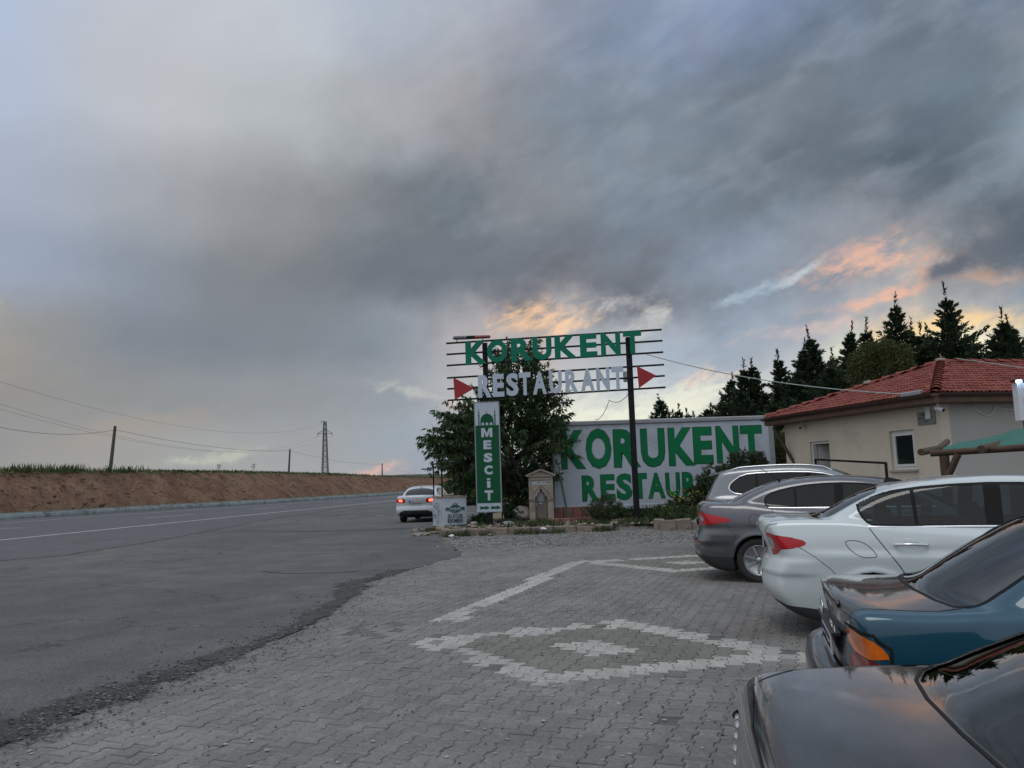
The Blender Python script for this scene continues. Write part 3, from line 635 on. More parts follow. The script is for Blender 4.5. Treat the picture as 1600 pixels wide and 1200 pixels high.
# posts stand behind the rails
q = sp(990, 700, -.12); mb = MB(); top = sp(984, 527, -.12).z; mb.box((q.x-.085, q.y-.085, -.02), (q.x+.085, q.y+.085, top), bev=.008); adopt(mb.build('post', M_black), sg); PQ = q
q2 = sp(762, 700, -.12); mb = MB(); mb.box((q2.x-.085, q2.y-.085, .05), (q2.x+.085, q2.y+.085, sp(757, 536, -.12).z), bev=.008); adopt(mb.build('post', M_black), sg)
railsL = [536.4, 553.7, 571, 590.5, 607.7, 625.5]; railsR = [514.7, 532.1, 550, 569.6, 587, 605]
def railz(i): return (sp(697, railsL[i]).z+sp(1034+i*1.2, railsR[i]).z)/2
for i in range(6):
    a = sp(697+i*.4, railsL[i]); b = sp(1034+i*1.2, railsR[i]); mb = MB(); mb.bar(a-sn*.03, b-sn*.03, .05, .055); adopt(mb.build('rail', M_black), sg)
def place_letters(txt, boxes, top, bot, m, root, depth, off, P=sp, MM=splane_M, out=0.0):
    for ch, (x0, x1) in zip(txt, boxes):
        xm = (x0+x1)/2; t0 = P(xm, top(xm)); b0 = P(xm, bot(xm)); a = P(x0, (top(xm)+bot(xm))/2); b = P(x1, (top(xm)+bot(xm))/2)
        w = (Vector((b.x, b.y, 0))-Vector((a.x, a.y, 0))).length; o = Vector((a.x, a.y, b0.z))
        adopt(letter(ch, w, t0.z-b0.z, MM(o+MM(o).to_3x3() @ Vector((0, 0, out))), m, None, depth, off), root)
L1 = lambda x: 534.5+(x-728)*(516.5-534.5)/(1002-728); B1 = lambda x: 570.5+(x-728)*(552.5-570.5)/(1002-728)
place_letters('KORUKENT', [(728,761),(761.5,793),(799,832),(832.5,862),(867,901.5),(906.5,933),(939,969.5),(974,1002.5)], L1, B1, M_lg, sg, .07, .042)
L2 = lambda x: 586.5+(x-747)*(572.8-586.5)/(974-747); B2 = lambda x: 622.0+(x-747)*(609-622.0)/(974-747)
place_letters('RESTAURANT', [(747.5,768),(770.5,788),(791.5,810.5),(811.5,829.5),(833,854),(858.5,878),(883.5,903),(907.5,929),(932,952.5),(956,974.5)], L2, B2, M_lw, sg, .05, .04)
for tri in (((708.5,590),(710.8,624.5),(740.5,606.5)), ((995,572),(998.3,606.5),(1025.5,586.8))):
    P3 = [sp(*p, .05) for p in tri]; mb = MB(); mb.add([p+sn*s for s in (.02, -.03) for p in P3], [(0,1,2),(5,4,3),(0,3,4,1),(1,4,5,2),(2,5,3,0)]); adopt(mb.build('arrow', M_red, fixn=True), sg)
p = sp(984, 588, -.0); mb = MB(); mb.box((PQ.x-.21, PQ.y-.05, p.z-.16), (PQ.x-.09, PQ.y+.08, p.z+.17), bev=.01); adopt(mb.build('junction_box', M_alu), sg)
M_conc = mat('old_concrete', (.22,.215,.205), .9, var=.2, scale=3, dirt=(.09,.085,.075), dscale=2.5, dth=.5, bump=.01, bscale=14)
r_ = random.Random(3); ring = [(PQ.x+math.cos(a_)*(.75+r_.uniform(-.12, .12)), PQ.y-.12+math.sin(a_)*(.30+r_.uniform(-.04, .04))) for a_ in np.linspace(0, 2*math.pi, 22, endpoint=False)]
mb = MB(); mb.add([(x, y, -.02) for x, y in ring]+[(PQ.x+(x-PQ.x)*.8, PQ.y+(y-PQ.y)*.8, .045+r_.uniform(-.008, .008)) for x, y in ring]+[(PQ.x, PQ.y, .06)], [(i, (i+1) % 22, 22+(i+1) % 22, 22+i) for i in range(22)]+[(22+i, 22+(i+1) % 22, 44) for i in range(22)]); adopt(mb.build('footing', M_conc), sg)
# flood tube lying on top of the left end of the frame
a = sp(708, 528.2, -.02); b = sp(766, 526.0, -.02); t = thing('tube_lamp', 'unlit grey and red tube lamp above the left end of the sign rails', 'lamp', a)
bpy.context.view_layer.update()
M_tg = mat('tube_grey', (.12,.125,.14), .35, var=.15); M_tr = mat('tube_red', (.22,.05,.04), .4, var=.2)
mb = MB(); mb.tube([a, a.lerp(b, .03), a.lerp(b, .37)], [.035, .065, .065], 10); adopt(mb.build('lamp_cover', M_tg), t)
mb = MB(); mb.tube([a.lerp(b, .37), a.lerp(b, .6)], .06, 10); adopt(mb.build('housing', M_black), t)
mb = MB(); mb.tube([a.lerp(b, .6), a.lerp(b, .97), b], [.06, .055, .03], 10); adopt(mb.build('tube', M_tr), t)
for q_ in (.1, .8): k = a.lerp(b, q_); mb = MB(); mb.tube([k, Vector((k.x, k.y, railz(0)))], .015, 6); adopt(mb.build('bracket', M_black), t)

# ---------------------------------------------------------------- tall narrow light-box sign on the left post
M_sgreen = mat('sign_green', (.001,.075,.03), .5, var=.08, scale=1.5, spec=.25); M_swhite = mat('sign_white', (.42,.47,.55), .5, var=.05)
MP = Vector((0, 26.05, 0)); mn = Vector((-.06, -1, 0)).normalized(); mx = Vector((-mn.y, mn.x, 0))
def mp(px, py, off=0.0): return onplane(px, py, MP+mn*off, mn)
def mM(o): return Matrix(((mx.x, 0, mn.x, o.x), (mx.y, 0, mn.y, o.y), (0, 1, 0, o.z), (0, 0, 0, 1)))
tl, br = mp(739.6, 629), mp(784.2, 799.5); bl = mp(745.3, 800.5)
ms = thing('light_box_sign', 'tall narrow green and white sign with a mosque emblem and stacked letters', 'sign', (bl.x, bl.y, 0)); bpy.context.view_layer.update()
wM = (br-bl).dot(mx); hM = tl.z-bl.z; O = mM(Vector((bl.x, bl.y, bl.z)))
def mrect(name, x0, y0, x1, y1, z0, z1, m, root=ms, bev=0): mb = MB(); mb.box((x0, y0, z0), (x1, y1, z1), M=O, bev=bev); o = mb.build(name, m); adopt(o, root); return o
mrect('box', 0, 0, wM, hM, -.16, 0, M_swhite, bev=.01)
for nm, r in (('frame', (-.012, -.012, 0, hM+.012)), ('frame', (wM, -.012, wM+.012, hM+.012)), ('frame', (0, -.012, wM, 0)), ('frame', (0, hM, wM, hM+.012))): mrect(nm, r[0], r[1], r[2], r[3], -.165, .012, M_alu)
gb, gt = .285, hM-.76; mrect('green_panel', .02, gb, wM-.02, gt, .0005, .006, M_sgreen)
y = 0
for ch, (x0, x1, y0, y1) in zip('MESCIT', ((752,769.3,668.8,683),(755.5,767.8,688,702),(755.8,769.5,707.8,722.2),(756.8,769.8,727.2,741.6),(761.0,766.2,747.2,762.2),(757.6,770.6,766,781.8))):
    xm = (x0+x1)/2; a = mp(x0, (y0+y1)/2); b = mp(x1, (y0+y1)/2); lo = mp(xm, y1); hi = mp(xm, y0); w = (b-a).dot(mx); M_ = mM(Vector((a.x, a.y, lo.z))) @ Matrix.Translation((0, 0, .009)); h = hi.z-lo.z
    if ch == 'I': mb = MB(); mb.box((0, 0, 0), (w, h*.72, .004), M=M_); adopt(mb.build('letter', M_swhite), ms); mb = MB(); mb.box((0, h*.82, 0), (w, h, .004), M=M_); adopt(mb.build('letter', M_swhite), ms)
    elif ch == 'M': mb = MB(); mb.prism([(w*x, h*y) for x, y in ((0,0),(.25,0),(.25,.60),(.42,.02),(.58,.02),(.75,.60),(.75,0),(1,0),(1,1),(.70,1),(.5,.40),(.30,1),(0,1))], 0, .004, M_); adopt(mb.build('letter', M_swhite, fixn=True), ms)
    else: adopt(letter(ch, w, h, M_, M_swhite, None, .004, .055), ms)
# mosque emblem: dome, two minarets, three arches
cx = wM/2; bse = gt+.003; mb = MB(); R = .205
dome = [(cx+R*math.cos(t_)*1.02, bse+.17+R*math.sin(t_)*1.0) for t_ in np.linspace(0, math.pi, 25)]; dome = [(cx+.215, bse), (cx+.215, bse+.17)]+dome[1:-1]+[(cx-.215, bse+.17), (cx-.215, bse)]
mb.prism(dome, .001, .006, O); mb.prism([(cx-.012, bse+.365), (cx+.012, bse+.365), (cx+.003, bse+.46), (cx-.003, bse+.46)], .0012, .0062, O); adopt(mb.build('dome_emblem', M_sgreen), ms)
for s_ in (-1, 1):
    x_ = cx+s_*.262; mb = MB(); mb.prism([(x_-.02, bse), (x_+.02, bse), (x_+.017, bse+.30), (x_+.028, bse+.31), (x_+.028, bse+.33), (x_+.013, bse+.34), (x_+.011, bse+.40), (x_+.021, bse+.41), (x_+.021, bse+.425), (x_+.01, bse+.43), (x_, bse+.56), (x_-.01, bse+.43), (x_-.021, bse+.425), (x_-.021, bse+.41), (x_-.011, bse+.40), (x_-.013, bse+.34), (x_-.028, bse+.33), (x_-.028, bse+.31), (x_-.017, bse+.30)], .001, .006, O); adopt(mb.build('minaret_emblem', M_sgreen), ms)
for k in (-1, 0, 1):
    x_ = cx+k*.135; mb = MB(); mb.prism([(x_-.042, bse+.004), (x_+.042, bse+.004)]+[(x_+.042*math.cos(t_), bse+.045+.045*math.sin(t_)) for t_ in np.linspace(0, math.pi, 9)], .007, .010, O); adopt(mb.build('arch_emblem', M_swhite), ms)
for k in (0, 1):
    x_ = .085+k*.36; yb = .135; mb = MB(); mb.prism([(x_, yb-.05), (x_+.03, yb), (x_, yb+.05), (x_+.2, yb+.03), (x_+.19, yb+.072), (x_+.33, yb), (x_+.19, yb-.072), (x_+.2, yb-.03)][::-1], .001, .006, O); adopt(mb.build('arrow', M_sgreen, fixn=True), ms)
mb = MB(); k = mp(765.5, 815, -.1); mb.box((k.x-.1, k.y-.06, .05), (k.x+.1, k.y+.06, bl.z+.02)); adopt(mb.build('leg', M_black), ms)

# ---------------------------------------------------------------- white container with the big painted name
M_bg = mat('board_green', (.001,.15,.055), .55, var=.12, scale=.8, spec=.2); M_bgd = mat('board_green_dark', (.004,.05,.028), .5, var=.1); M_board = mat('board_white', (.40,.45,.52), .5, var=.07, scale=.6, dirt=(.29,.31,.34), dscale=.7, dth=.52)
BY = 28.4
def bp(px, py, off=0.0): return onplane(px, py, Vector((0, BY-off, 0)), Vector((0, -1, 0)))
def bM(o): return Matrix(((1, 0, 0, o.x), (0, 0, -1, o.y), (0, 1, 0, o.z), (0, 0, 0, 1)))
tl = bp(864, 662.5); tr = bp(1204, 654.5); bl = bp(872, 796)
x0, x1, zt, zb = tl.x-.05, tr.x, (tl.z+tr.z)/2, bl.z
bb = thing('container', 'long white container body with the restaurant name painted large in green on its side', 'container', ((x0+x1)/2, BY+1, zb)); bpy.context.view_layer.update()
mb = MB(); mb.box((x0, BY, zb), (x1, BY+2.3, zt), bev=.03); adopt(mb.build('body', M_board), bb)
mb = MB(); mb.box((x0-.03, BY-.05, zt-.06), (x1+.03, BY+.05, zt+.10), bev=.03); adopt(mb.build('top_rail', M_alu), bb)
mb = MB(); mb.box((x1-.10, BY-.045, zb-.05), (x1+.07, BY+.1, zt-.065), bev=.03); adopt(mb.build('corner_post', M_alu), bb)
mb = MB(); mb.box((x0-.02, BY-.035, zb-.06), (x1-.105, BY+.05, zb+.10), bev=.01); adopt(mb.build('bottom_rail', M_board), bb)
mb = MB(); mb.box((x0+.2, BY+.25, zb-.42), (x1-.3, BY+2.1, zb-.07)); adopt(mb.build('underframe', M_black), bb)
def board_letters(txt, boxes):
    for ch, (a0, a1, t0, b0) in zip(txt, boxes):
        a = bp(a0, b0); b = bp(a1, b0); h = bp((a0+a1)/2, t0).z-bp((a0+a1)/2, b0).z; w = b.x-a.x; z = bp((a0+a1)/2, b0).z
        adopt(letter(ch, w, h, bM(Vector((a.x, BY-.001, z))), M_bgd, None, .004, .05, 'letter_outline'), bb)
        e = .03; adopt(letter(ch, w-2*e, h-2*e, bM(Vector((a.x+e, BY-.006, z+e))), M_bg, None, .003, .038), bb)
board_letters('KORUKENT', ((877,916.5,672,733.5),(916,957,669,733),(959.5,1002,670,730.5),(1002.5,1041,669,730.5),(1045.6,1087.5,667.7,728),(1084.6,1115.5,666.5,725),(1120.6,1157,665,723.5),(1159,1193.5,664,722)))
board_letters('RESTAURANT', ((910,936.5,742.5,783.5),(939,962,741,781.5),(964,989,739.5,781.5),(990.5,1012.5,739,779.5),(1013,1040.5,738.5,779),(1041,1064,738,778.5),(1067,1091,737,777.5),(1093,1119,736,777),(1121,1145,735.5,776),(1147,1168,735,775)))

# ---------------------------------------------------------------- raised bed: soil, stone edging, brick steps
M_kst = mat('kerb_stone_tan', (.23,.19,.155), .9, var=.3, scale=2.5, dirt=(.09,.075,.06), dscale=3, dth=.5, bump=.015, bscale=12)
M_brk = mat('red_brick_block', (.22,.105,.085), .9, var=.3, scale=3, dirt=(.14,.10,.085), dscale=4, dth=.5, bump=.008, bscale=20)
M_bsoil = ground_mat('bed_soil', (.10,.08,.06), (.065,.06,.035), (.14,.115,.09), s1=1, s2=3, g=30, gv=.4, bump=.03, bs=15)
front = [gp(682, 832), gp(700, 838.5), gp(760, 836), gp(830, 834), gp(900, 831), gp(958, 829)]; fr2 = [gp(1030, 829), gp(1080, 827), gp(1150, 825)]
bed = [tuple(p[:2]) for p in front]+[(front[-1].x+.15, PQ.y+.4), (PQ.x+.75, PQ.y+.38)]+[(p.x, p.y) for p in fr2]+[(8.1, 25.2), (9.5, 31), (-2.5, 31), (-2.9, 26)]
poly_sheet('flower_bed', bed, .16, M_bsoil, skirt=.2)
edge_t = thing('bed_edging', 'low tan stone edging with missing pieces along the front of the flower bed', 'edging', (front[0].x, front[0].y, 0)); bpy.context.view_layer.update()
def edging(P, L=.55, w=.2, h=.20, skip=.08, m=M_kst, root=edge_t, name='edging_stone'):
    P = [Vector((p[0], p[1])) for p in P]
    for a, b in zip(P, P[1:]):
        D = (b-a).length; n = max(1, round(D/L)); d = (b-a)/D; ang = math.atan2(d.y, d.x)
        for i in range(n):
            if random.random() < skip: continue
            c = a+d*(D*(i+.5)/n); mb = MB(); hh = h*random.uniform(.8, 1.1); mb.box((-D/n/2+.01, -w/2, -.04), (D/n/2-.01, w/2, hh), bev=.02)
            o = mb.build(name, m); o.location = (c.x, c.y+random.uniform(-.03, .03), 0); o.rotation_euler = (random.gauss(0, .04), random.gauss(0, .03), ang+random.gauss(0, .05)); bpy.context.view_layer.update(); adopt(o, root)
edging(front); edging([(PQ.x+.75, PQ.y+.38)]+[tuple(p[:2]) for p in fr2], L=.42, h=.3, w=.3)
edging([(front[-1].x+.1, PQ.y+.4), (PQ.x+.7, PQ.y+.38)], L=.45, h=.3, w=.28)
st = thing('brick_steps', 'low red brick ledge in two courses in front of the white container', 'ledge', (2.5, 27.4, 0)); bpy.context.view_layer.update()
for row, (xa, xb, py, Y, h) in enumerate(((866, 939, 803, 27.6, .30), (858, 962, 814, 26.6, .22))):
    a = at(xa, py, Y); b = at(xb, py, Y); n = 5 if row == 0 else 6
    for i in range(n):
        x_0, x_1 = a.x+(b.x-a.x)*i/n, a.x+(b.x-a.x)*(i+1)/n; mb = MB(); z_ = .16+(.30 if row == 0 else 0.02)
        mb.box((x_0+.008, Y-.02*random.random(), z_-.3), (x_1-.008, Y+.3, z_+h*.55), bev=.012); adopt(mb.build('brick_block', M_brk), st)
# broken stones and litter at the left corner of the bed
for i in range(26):
    p = gp(random.uniform(640, 705), random.uniform(827, 838)) if i < 16 else gp(random.uniform(705, 960), random.uniform(836, 843))
    if i >= 16 and i % 2: continue
    r = random.uniform(.08, .26) if i < 16 else random.uniform(.05, .12); bm = bmesh.new(); bmesh.ops.create_icosphere(bm, subdivisions=1, radius=r)
    for v in bm.verts: v.co = Vector((v.co.x*random.uniform(.8, 1.3), v.co.y*random.uniform(.7, 1.1), max(v.co.z, -.3*r)*random.uniform(.25, .45)))
    me = bpy.data.meshes.new('rubble_stone'); bm.to_mesh(me); bm.free(); me.materials.append((M_kst, M_st3, M_conc)[i % 3]); o = new_obj('rubble_stone', me); o.location = (p.x, p.y, .03); o.rotation_euler.z = random.random()*6
    tag(o, 'flat broken stone lying loose along the front of the flower bed', 'stone', 'broken stones by the flower bed')

# ---------------------------------------------------------------- stone wall fountain
M_fst = mat('fountain_stone', (.30,.265,.225), .85, var=.14, scale=4, dirt=(.20,.165,.13), dscale=3, dth=.52, bump=.004, bscale=30); M_marb = mat('fountain_marble', (.36,.38,.40), .4, var=.1, scale=5); M_niche = mat('niche_stone', (.17,.155,.14), .7, var=.2, scale=4, bump=.003)
M_red2 = mat('fountain_band', (.20,.14,.12), .85, var=.2); M_chrome = mat('chrome', (.75,.76,.78), .15, 1.0, var=.02)
FY = 26.9; fl = at(826.5, 816, FY); fr = at(867.5, 816, FY); fz = .16; W_ = fr.x-fl.x; FH = at(846, 733.5, FY).z-fz
ft = thing('stone_fountain', 'small gabled stone drinking fountain with a pointed niche beside the white container', 'fountain', ((fl.x+fr.x)/2, FY, fz))
def fb(name, lo, hi, m, bev=.008, root=ft): mb = MB(); mb.box(lo, hi, bev=bev); return mb.build(name, m, root)
h = FH; w2 = W_/2*.93
fb('base', (-w2-.06, -.12, -.08), (w2+.06, .45, .10), M_fst, .015)
fb('pillar', (-w2, -.05, .10), (-w2*.52, .40, h*.40), M_fst); fb('pillar', (w2*.52, -.05, .10), (w2, .40, h*.40), M_fst)
fb('band', (-w2-.012, -.062, h*.402), (-w2*.50, .40, h*.435), M_red2); fb('band', (w2*.50, -.062, h*.402), (w2+.012, .40, h*.435), M_red2)
# panel with the cusped arch opening
arch = []; W3 = w2*.52
cusps = [(-W3, h*.438), (-W3, h*.475), (-W3*.80, h*.50), (-W3*.60, h*.505), (-W3*.58, h*.545), (-W3*.40, h*.575), (-W3*.22, h*.58), (-W3*.20, h*.61), (0, h*.655)]
arch = cusps+[(-x, y) for x, y in cusps[::-1][1:]]
outer = [(w2, h*.438), (w2, h*.80), (-w2, h*.80), (-w2, h*.438)]
mb = MB(); Mf = Matrix(((1,0,0,0),(0,0,-1,.40),(0,1,0,0),(0,0,0,1))); poly = arch+outer
bm = bmesh.new(); vf = [bm.verts.new((x, -.05, z)) for x, z in poly]; f = bm.faces.new(vf); ex = bmesh.ops.extrude_face_region(bm, geom=[f]); [setattr(v.co, 'y', .40) for v in ex['geom'] if isinstance(v, bmesh.types.BMVert)]
bmesh.ops.triangulate(bm, faces=[g for g in bm.faces if len(g.verts) > 4]); bmesh.ops.recalc_face_normals(bm, faces=bm.faces[:]); me = bpy.data.meshes.new('arch_panel'); bm.to_mesh(me); bm.free(); me.materials.append(M_fst); new_obj('arch_panel', me, ft)
mb = MB(); mb.tube([(x*1.5, -.06, z+.02) for x, z in [(-W3*1.0, h*.44), (-W3*.95, h*.52), (-W3*.6, h*.60), (-W3*.25, h*.66), (0, h*.70), (W3*.25, h*.66), (W3*.6, h*.60), (W3*.95, h*.52), (W3*1.0, h*.44)]], .018, 6); mb.build('arch_moulding', M_fst, ft)
fb('niche_back', (-W3*1.01, .12, .10), (W3*1.01, .38, h*.66), M_niche, 0)
mb = MB(); mb.lathe([(0, 0), (.13, 0), (.15, -.02), (.0, -.03)], 16, Matrix.Translation((-.01, .115, h*.50)) @ Matrix.Rotation(rad(90), 4, 'X') @ Matrix.Diagonal((1, 1.35, 1, 1))); mb.build('plaque', M_marb, ft, True)
fb('inscription', (-w2*.74, -.058, h*.715), (w2*.74, -.052, h*.775), M_marb, 0)
mb = MB(); [mb.box((a, -.062, h*.752), (a+b_, -.060, h*.765)) for a, b_ in ((-.10, .05), (.08, .04), (.17, .1), (.22, .06))]; mb.build('lettering', M_black, ft)
fb('side_strip', (-w2*.99, -.075, h*.438), (-w2*.82, -.051, h*.80), M_fst, .004); fb('side_strip', (w2*.82, -.075, h*.438), (w2*.99, -.051, h*.80), M_fst, .004)
fb('frieze', (-w2*.99, -.07, h*.802), (w2*.99, .40, h*.862), M_fst)
fb('cornice', (-w2-.05, -.12, h*.864), (w2+.05, .46, h*.890), M_fst)
mb = MB(); mb.add([(x, y, z) for y in (-.06, .42) for x, z in ((-w2, h*.892), (w2, h*.892), (0, h*.985))], [(0,1,2),(5,4,3),(0,3,4,1),(1,4,5,2),(2,5,3,0)]); mb.build('pediment', M_fst, ft, True)
for s_ in (-1, 1):
    mb = MB(); mb.bar((s_*(w2+.09), .16, h*.885), (0, .16, h*1.0), .62, .05); mb.build('gable_slab', M_fst, ft)
mb = MB(); mb.tube([(-.02, .12, h*.33), (-.02, .0, h*.335), (-.02, -.03, h*.315)], .018, 8); mb.tube([(-.02, .02, h*.335), (-.02, .02, h*.36)], .01, 6); mb.tube([(-.06, .02, h*.365), (.02, .02, h*.365)], .01, 6); mb.build('tap', M_chrome, ft)
mb = MB(); mb.box((-.19, .05, h*.315), (-.15, .11, h*.37)); mb.build('soap_holder', M_marb, ft)

# ---------------------------------------------------------------- sausage-bread stand wrapped in printed sheeting
CY = 26.2; M_sheet = mat('printed_sheet', (.44,.48,.54), .55, var=.08, scale=2.5, bump=.01, bscale=3); M_cg = mat('print_green', (.012,.09,.075), .5); M_cd = mat('print_dark', (.03,.055,.075), .5)
ca = at(690.5, 826, CY); cb = at(729.5, 822, CY+.35); cc = at(676.5, 817, CY+1.55)
ct = thing('food_stand', 'street food stand wrapped in white and green sheeting with a thin bare metal frame above', 'food stand', (ca.x, ca.y, 0)); bpy.context.view_layer.update()
ztop = at(700, 777.5, CY).z; A_, B_, C_ = [Vector((p.x, p.y, 0)) for p in (ca, cb, cc)]; D_ = B_+(C_-A_)
ux = (B_-A_).normalized(); un = Vector((ux.y, -ux.x, 0)); WC = (B_-A_).length
zb0 = .10
def sheet(name, P, Q, z0, z1, m, sag=.05):
    n = 10; V = []; F = []; nn = (Q-P).normalized(); nn = Vector((nn.y, -nn.x, 0))
    for j in range(7):
        for i in range(n+1):
            p = P.lerp(Q, i/n); bul = math.sin(math.pi*i/n)*math.sin(math.pi*j/6)*.02+noise.noise(Vector((p.x*3, p.y*3, j*.7)))*.015
            z_ = z0+(z1-z0)*j/6+(math.sin(i*1.3)*.02 if j == 0 else 0); V.append(p+nn*bul+Vector((0, 0, z_)))
    F = [(j*(n+1)+i, j*(n+1)+i+1, (j+1)*(n+1)+i+1, (j+1)*(n+1)+i) for j in range(6) for i in range(n)]
    o = np_obj(name, V, F, m, smooth=True); adopt(o, ct); return o
sheet('front_sheet', A_, B_, zb0, ztop, M_sheet); sheet('side_sheet', C_, A_, zb0, ztop-.02, M_sheet); sheet('side_sheet', B_, D_, zb0, ztop, M_sheet); sheet('back_sheet', D_, C_, zb0, ztop-.02, M_sheet)
mb = MB(); mb.add([p+Vector((0, 0, ztop+z)) for z in (.0, .035) for p in (A_-ux*.03+un*.03, B_+ux*.03+un*.03, D_+ux*.03, C_-ux*.03)], [(3,2,1,0),(4,5,6,7),(0,1,5,4),(1,2,6,5),(2,3,7,6),(3,0,4,7)]); M_wood = mat('worn_wood', (.26,.215,.165), .75, var=.2, scale=5); adopt(mb.build('counter_top', M_wood), ct)
ztf = ztop+1.12
for p in (A_+ux*.05-un*.05, C_+ux*.05, B_-ux*.05-un*.05, D_-ux*.05):
    mb = MB(); mb.bar(p+Vector((0, 0, 0)), p+Vector((0, 0, ztf)), .045); adopt(mb.build('frame_post', M_black), ct)
mb = MB(); mb.bar(A_+Vector((0, 0, ztf)), C_+Vector((0, 0, ztf)), .045); mb.bar(A_+Vector((0, 0, ztf-.0)), B_+Vector((0, 0, ztf)), .04); mb.bar(C_+Vector((0, 0, ztf)), D_+Vector((0, 0, ztf)), .04); adopt(mb.build('frame_rail', M_black), ct)
mb = MB(); tp = A_.lerp(D_, .45)+Vector((0, 0, ztop+.05)); mb.lathe([(0, 0), (.17, .0), (.21, .04), (.22, .05), (.2, .045), (.16, .012), (0, .01)], 18, Matrix.Translation(tp)); o = mb.build('white_tray', M_white, None, True); tag(o, 'white round tray on the counter of the food stand', 'tray')
CO = Matrix(((ux.x, 0, un.x, A_.x), (ux.y, 0, un.y, A_.y), (0, 1, 0, 0), (0, 0, 0, 1))) @ Matrix.Translation((0, 0, .035)); HS = ztop
adopt(text_line('SUCUK', WC*.23, HS*.40, WC*.62, HS*.115, CO, M_cd, None, .003, .02), ct); adopt(text_line('EKMEK', WC*.23, HS*.265, WC*.62, HS*.115, CO, M_cd, None, .003, .02), ct)
def oval(cx, cy, rx, ry, z0, z1, m, name, n=20): mb = MB(); mb.prism([(cx+rx*math.cos(t_), cy+ry*math.sin(t_)) for t_ in np.linspace(0, 2*math.pi, n, endpoint=False)], z0, z1, CO); adopt(mb.build(name, m), ct)
cx = WC*.53; oval(cx, HS*.665, WC*.27, HS*.085, .001, .004, M_cg, 'logo'); oval(cx, HS*.735, WC*.17, HS*.05, .0012, .0042, M_cg, 'logo'); oval(cx, HS*.60, WC*.16, HS*.05, .0012, .0042, M_cg, 'logo')
mb = MB(); mb.prism([(cx-WC*.41+.03, HS*.67-.045), (cx-WC*.26, HS*.67-.05), (cx-WC*.26, HS*.67+.05), (cx-WC*.41+.03, HS*.67+.045)], .0008, .0038, CO); mb.prism([(cx+WC*.26, HS*.67-.05), (cx+WC*.38, HS*.67-.045), (cx+WC*.38, HS*.67+.045), (cx+WC*.26, HS*.67+.05)], .0008, .0038, CO); adopt(mb.build('logo', M_cg), ct)
for k, a_ in enumerate((-.06, 0, .06)): oval(cx+a_, HS*.83-abs(a_)*.5, .016, .035, .001, .004, M_cg, 'logo', 10)
adopt(text_line('korukent', cx-WC*.23, HS*.638, WC*.46, HS*.06, CO @ Matrix.Translation((0, 0, .005)), M_sheet, None, .002, .02, wide='m'), ct)
adopt(marks_line(cx-WC*.11, HS*.592, WC*.22, HS*.026, CO @ Matrix.Translation((0, 0, .005)), M_sheet, None, 9), ct)
mb = MB(); mb.box((WC*.10, HS*.09, .001), (WC*.985, HS*.20, .004), M=CO); adopt(mb.build('green_band', M_cg), ct)
M_pg2 = mat('print_pale', (.16,.26,.25), .5); adopt(marks_line(WC*.16, HS*.12, WC*.76, HS*.05, CO @ Matrix.Translation((0, 0, .005)), M_pg2, None, 18), ct)
su = (A_-C_).normalized(); sn_ = Vector((su.y, -su.x, 0)); mb = MB(); SO = Matrix(((su.x, 0, sn_.x, C_.x), (su.y, 0, sn_.y, C_.y), (0, 1, 0, 0), (0, 0, 0, 1))); LS = (A_-C_).length
for _ in range(60): a0 = random.uniform(.15, LS-.15); b0 = random.uniform(.3, ztop-.15); r = random.uniform(.015, .05); mb.prism([(a0-r, b0), (a0, b0-r*1.2), (a0+r, b0), (a0, b0+r*.8)], .03, .034, SO)
adopt(mb.build('print_pattern', mat('print_grey', (.26,.30,.31), .5)), ct)

# leaning pole, small tables, bundle of cloth behind the bed
a, b = at(874, 738, 27.2), at(889.5, 817, 26.7); mb = MB(); mb.tube([(b.x, b.y, .14), (a.x, a.y, a.z)], .04, 8); M_dg = mat('green_pole_paint', (.03,.05,.045), .5, var=.2); o = mb.build('leaning_pole', M_dg); tag(o, 'dark green pole leaning against the white container', 'pole')
mb = MB(); c = Vector((b.x+.28, b.y-.25, .12)); M_rp = mat('red_paint', (.22,.05,.04), .6, var=.3)
for k in (0, .16, .32): mb.bar(c+Vector((k, 0, .0)), c+Vector((k-.1, .08, .33)), .035)
mb.bar(c+Vector((-.12, .08, .30)), c+Vector((.25, .08, .34)), .035); o = mb.build('broken_rack', M_rp); tag(o, 'small broken red rack lying on the bed beside the leaning pole', 'rack')
def table(x, y, w, l, h, label):
    t = thing('wooden_table', label, 'table', (x, y, .1), .15, 'tables and benches behind the sign'); mb = MB()
    for i in range(5): mb = MB(); mb.box((-w/2+i*w/5+.004, -l/2, h-.03), (-w/2+(i+1)*w/5-.004, l/2, h)); mb.build('plank', M_dw, t)
    for sx_ in (-1, 1):
        for sy_ in (-1, 1): mb = MB(); mb.bar((sx_*(w/2-.06), sy_*(l/2-.06), 0), (sx_*(w/2-.1), sy_*(l/2-.08), h-.03), .05); mb.build('leg', M_dw, t)
M_dw = mat('dark_wood', (.055,.04,.032), .7, var=.3, scale=5)
table(-2.0, 29.6, 1.6, .8, .78, 'dark wooden table left of the narrow sign, under the tree'); table(.45, 27.7, .8, .35, .45, 'low dark bench right of the narrow sign, under the tree'); table(.2, 30.6, 1.5, .8, .8, 'dark wooden table far behind the narrow sign')
bm = bmesh.new(); bmesh.ops.create_icosphere(bm, subdivisions=3, radius=.34)
for v in bm.verts: v.co = v.co*(1+.35*noise.noise(v.co*4))+Vector((0, 0, 0)); v.co.z = max(v.co.z*.8, -.15)
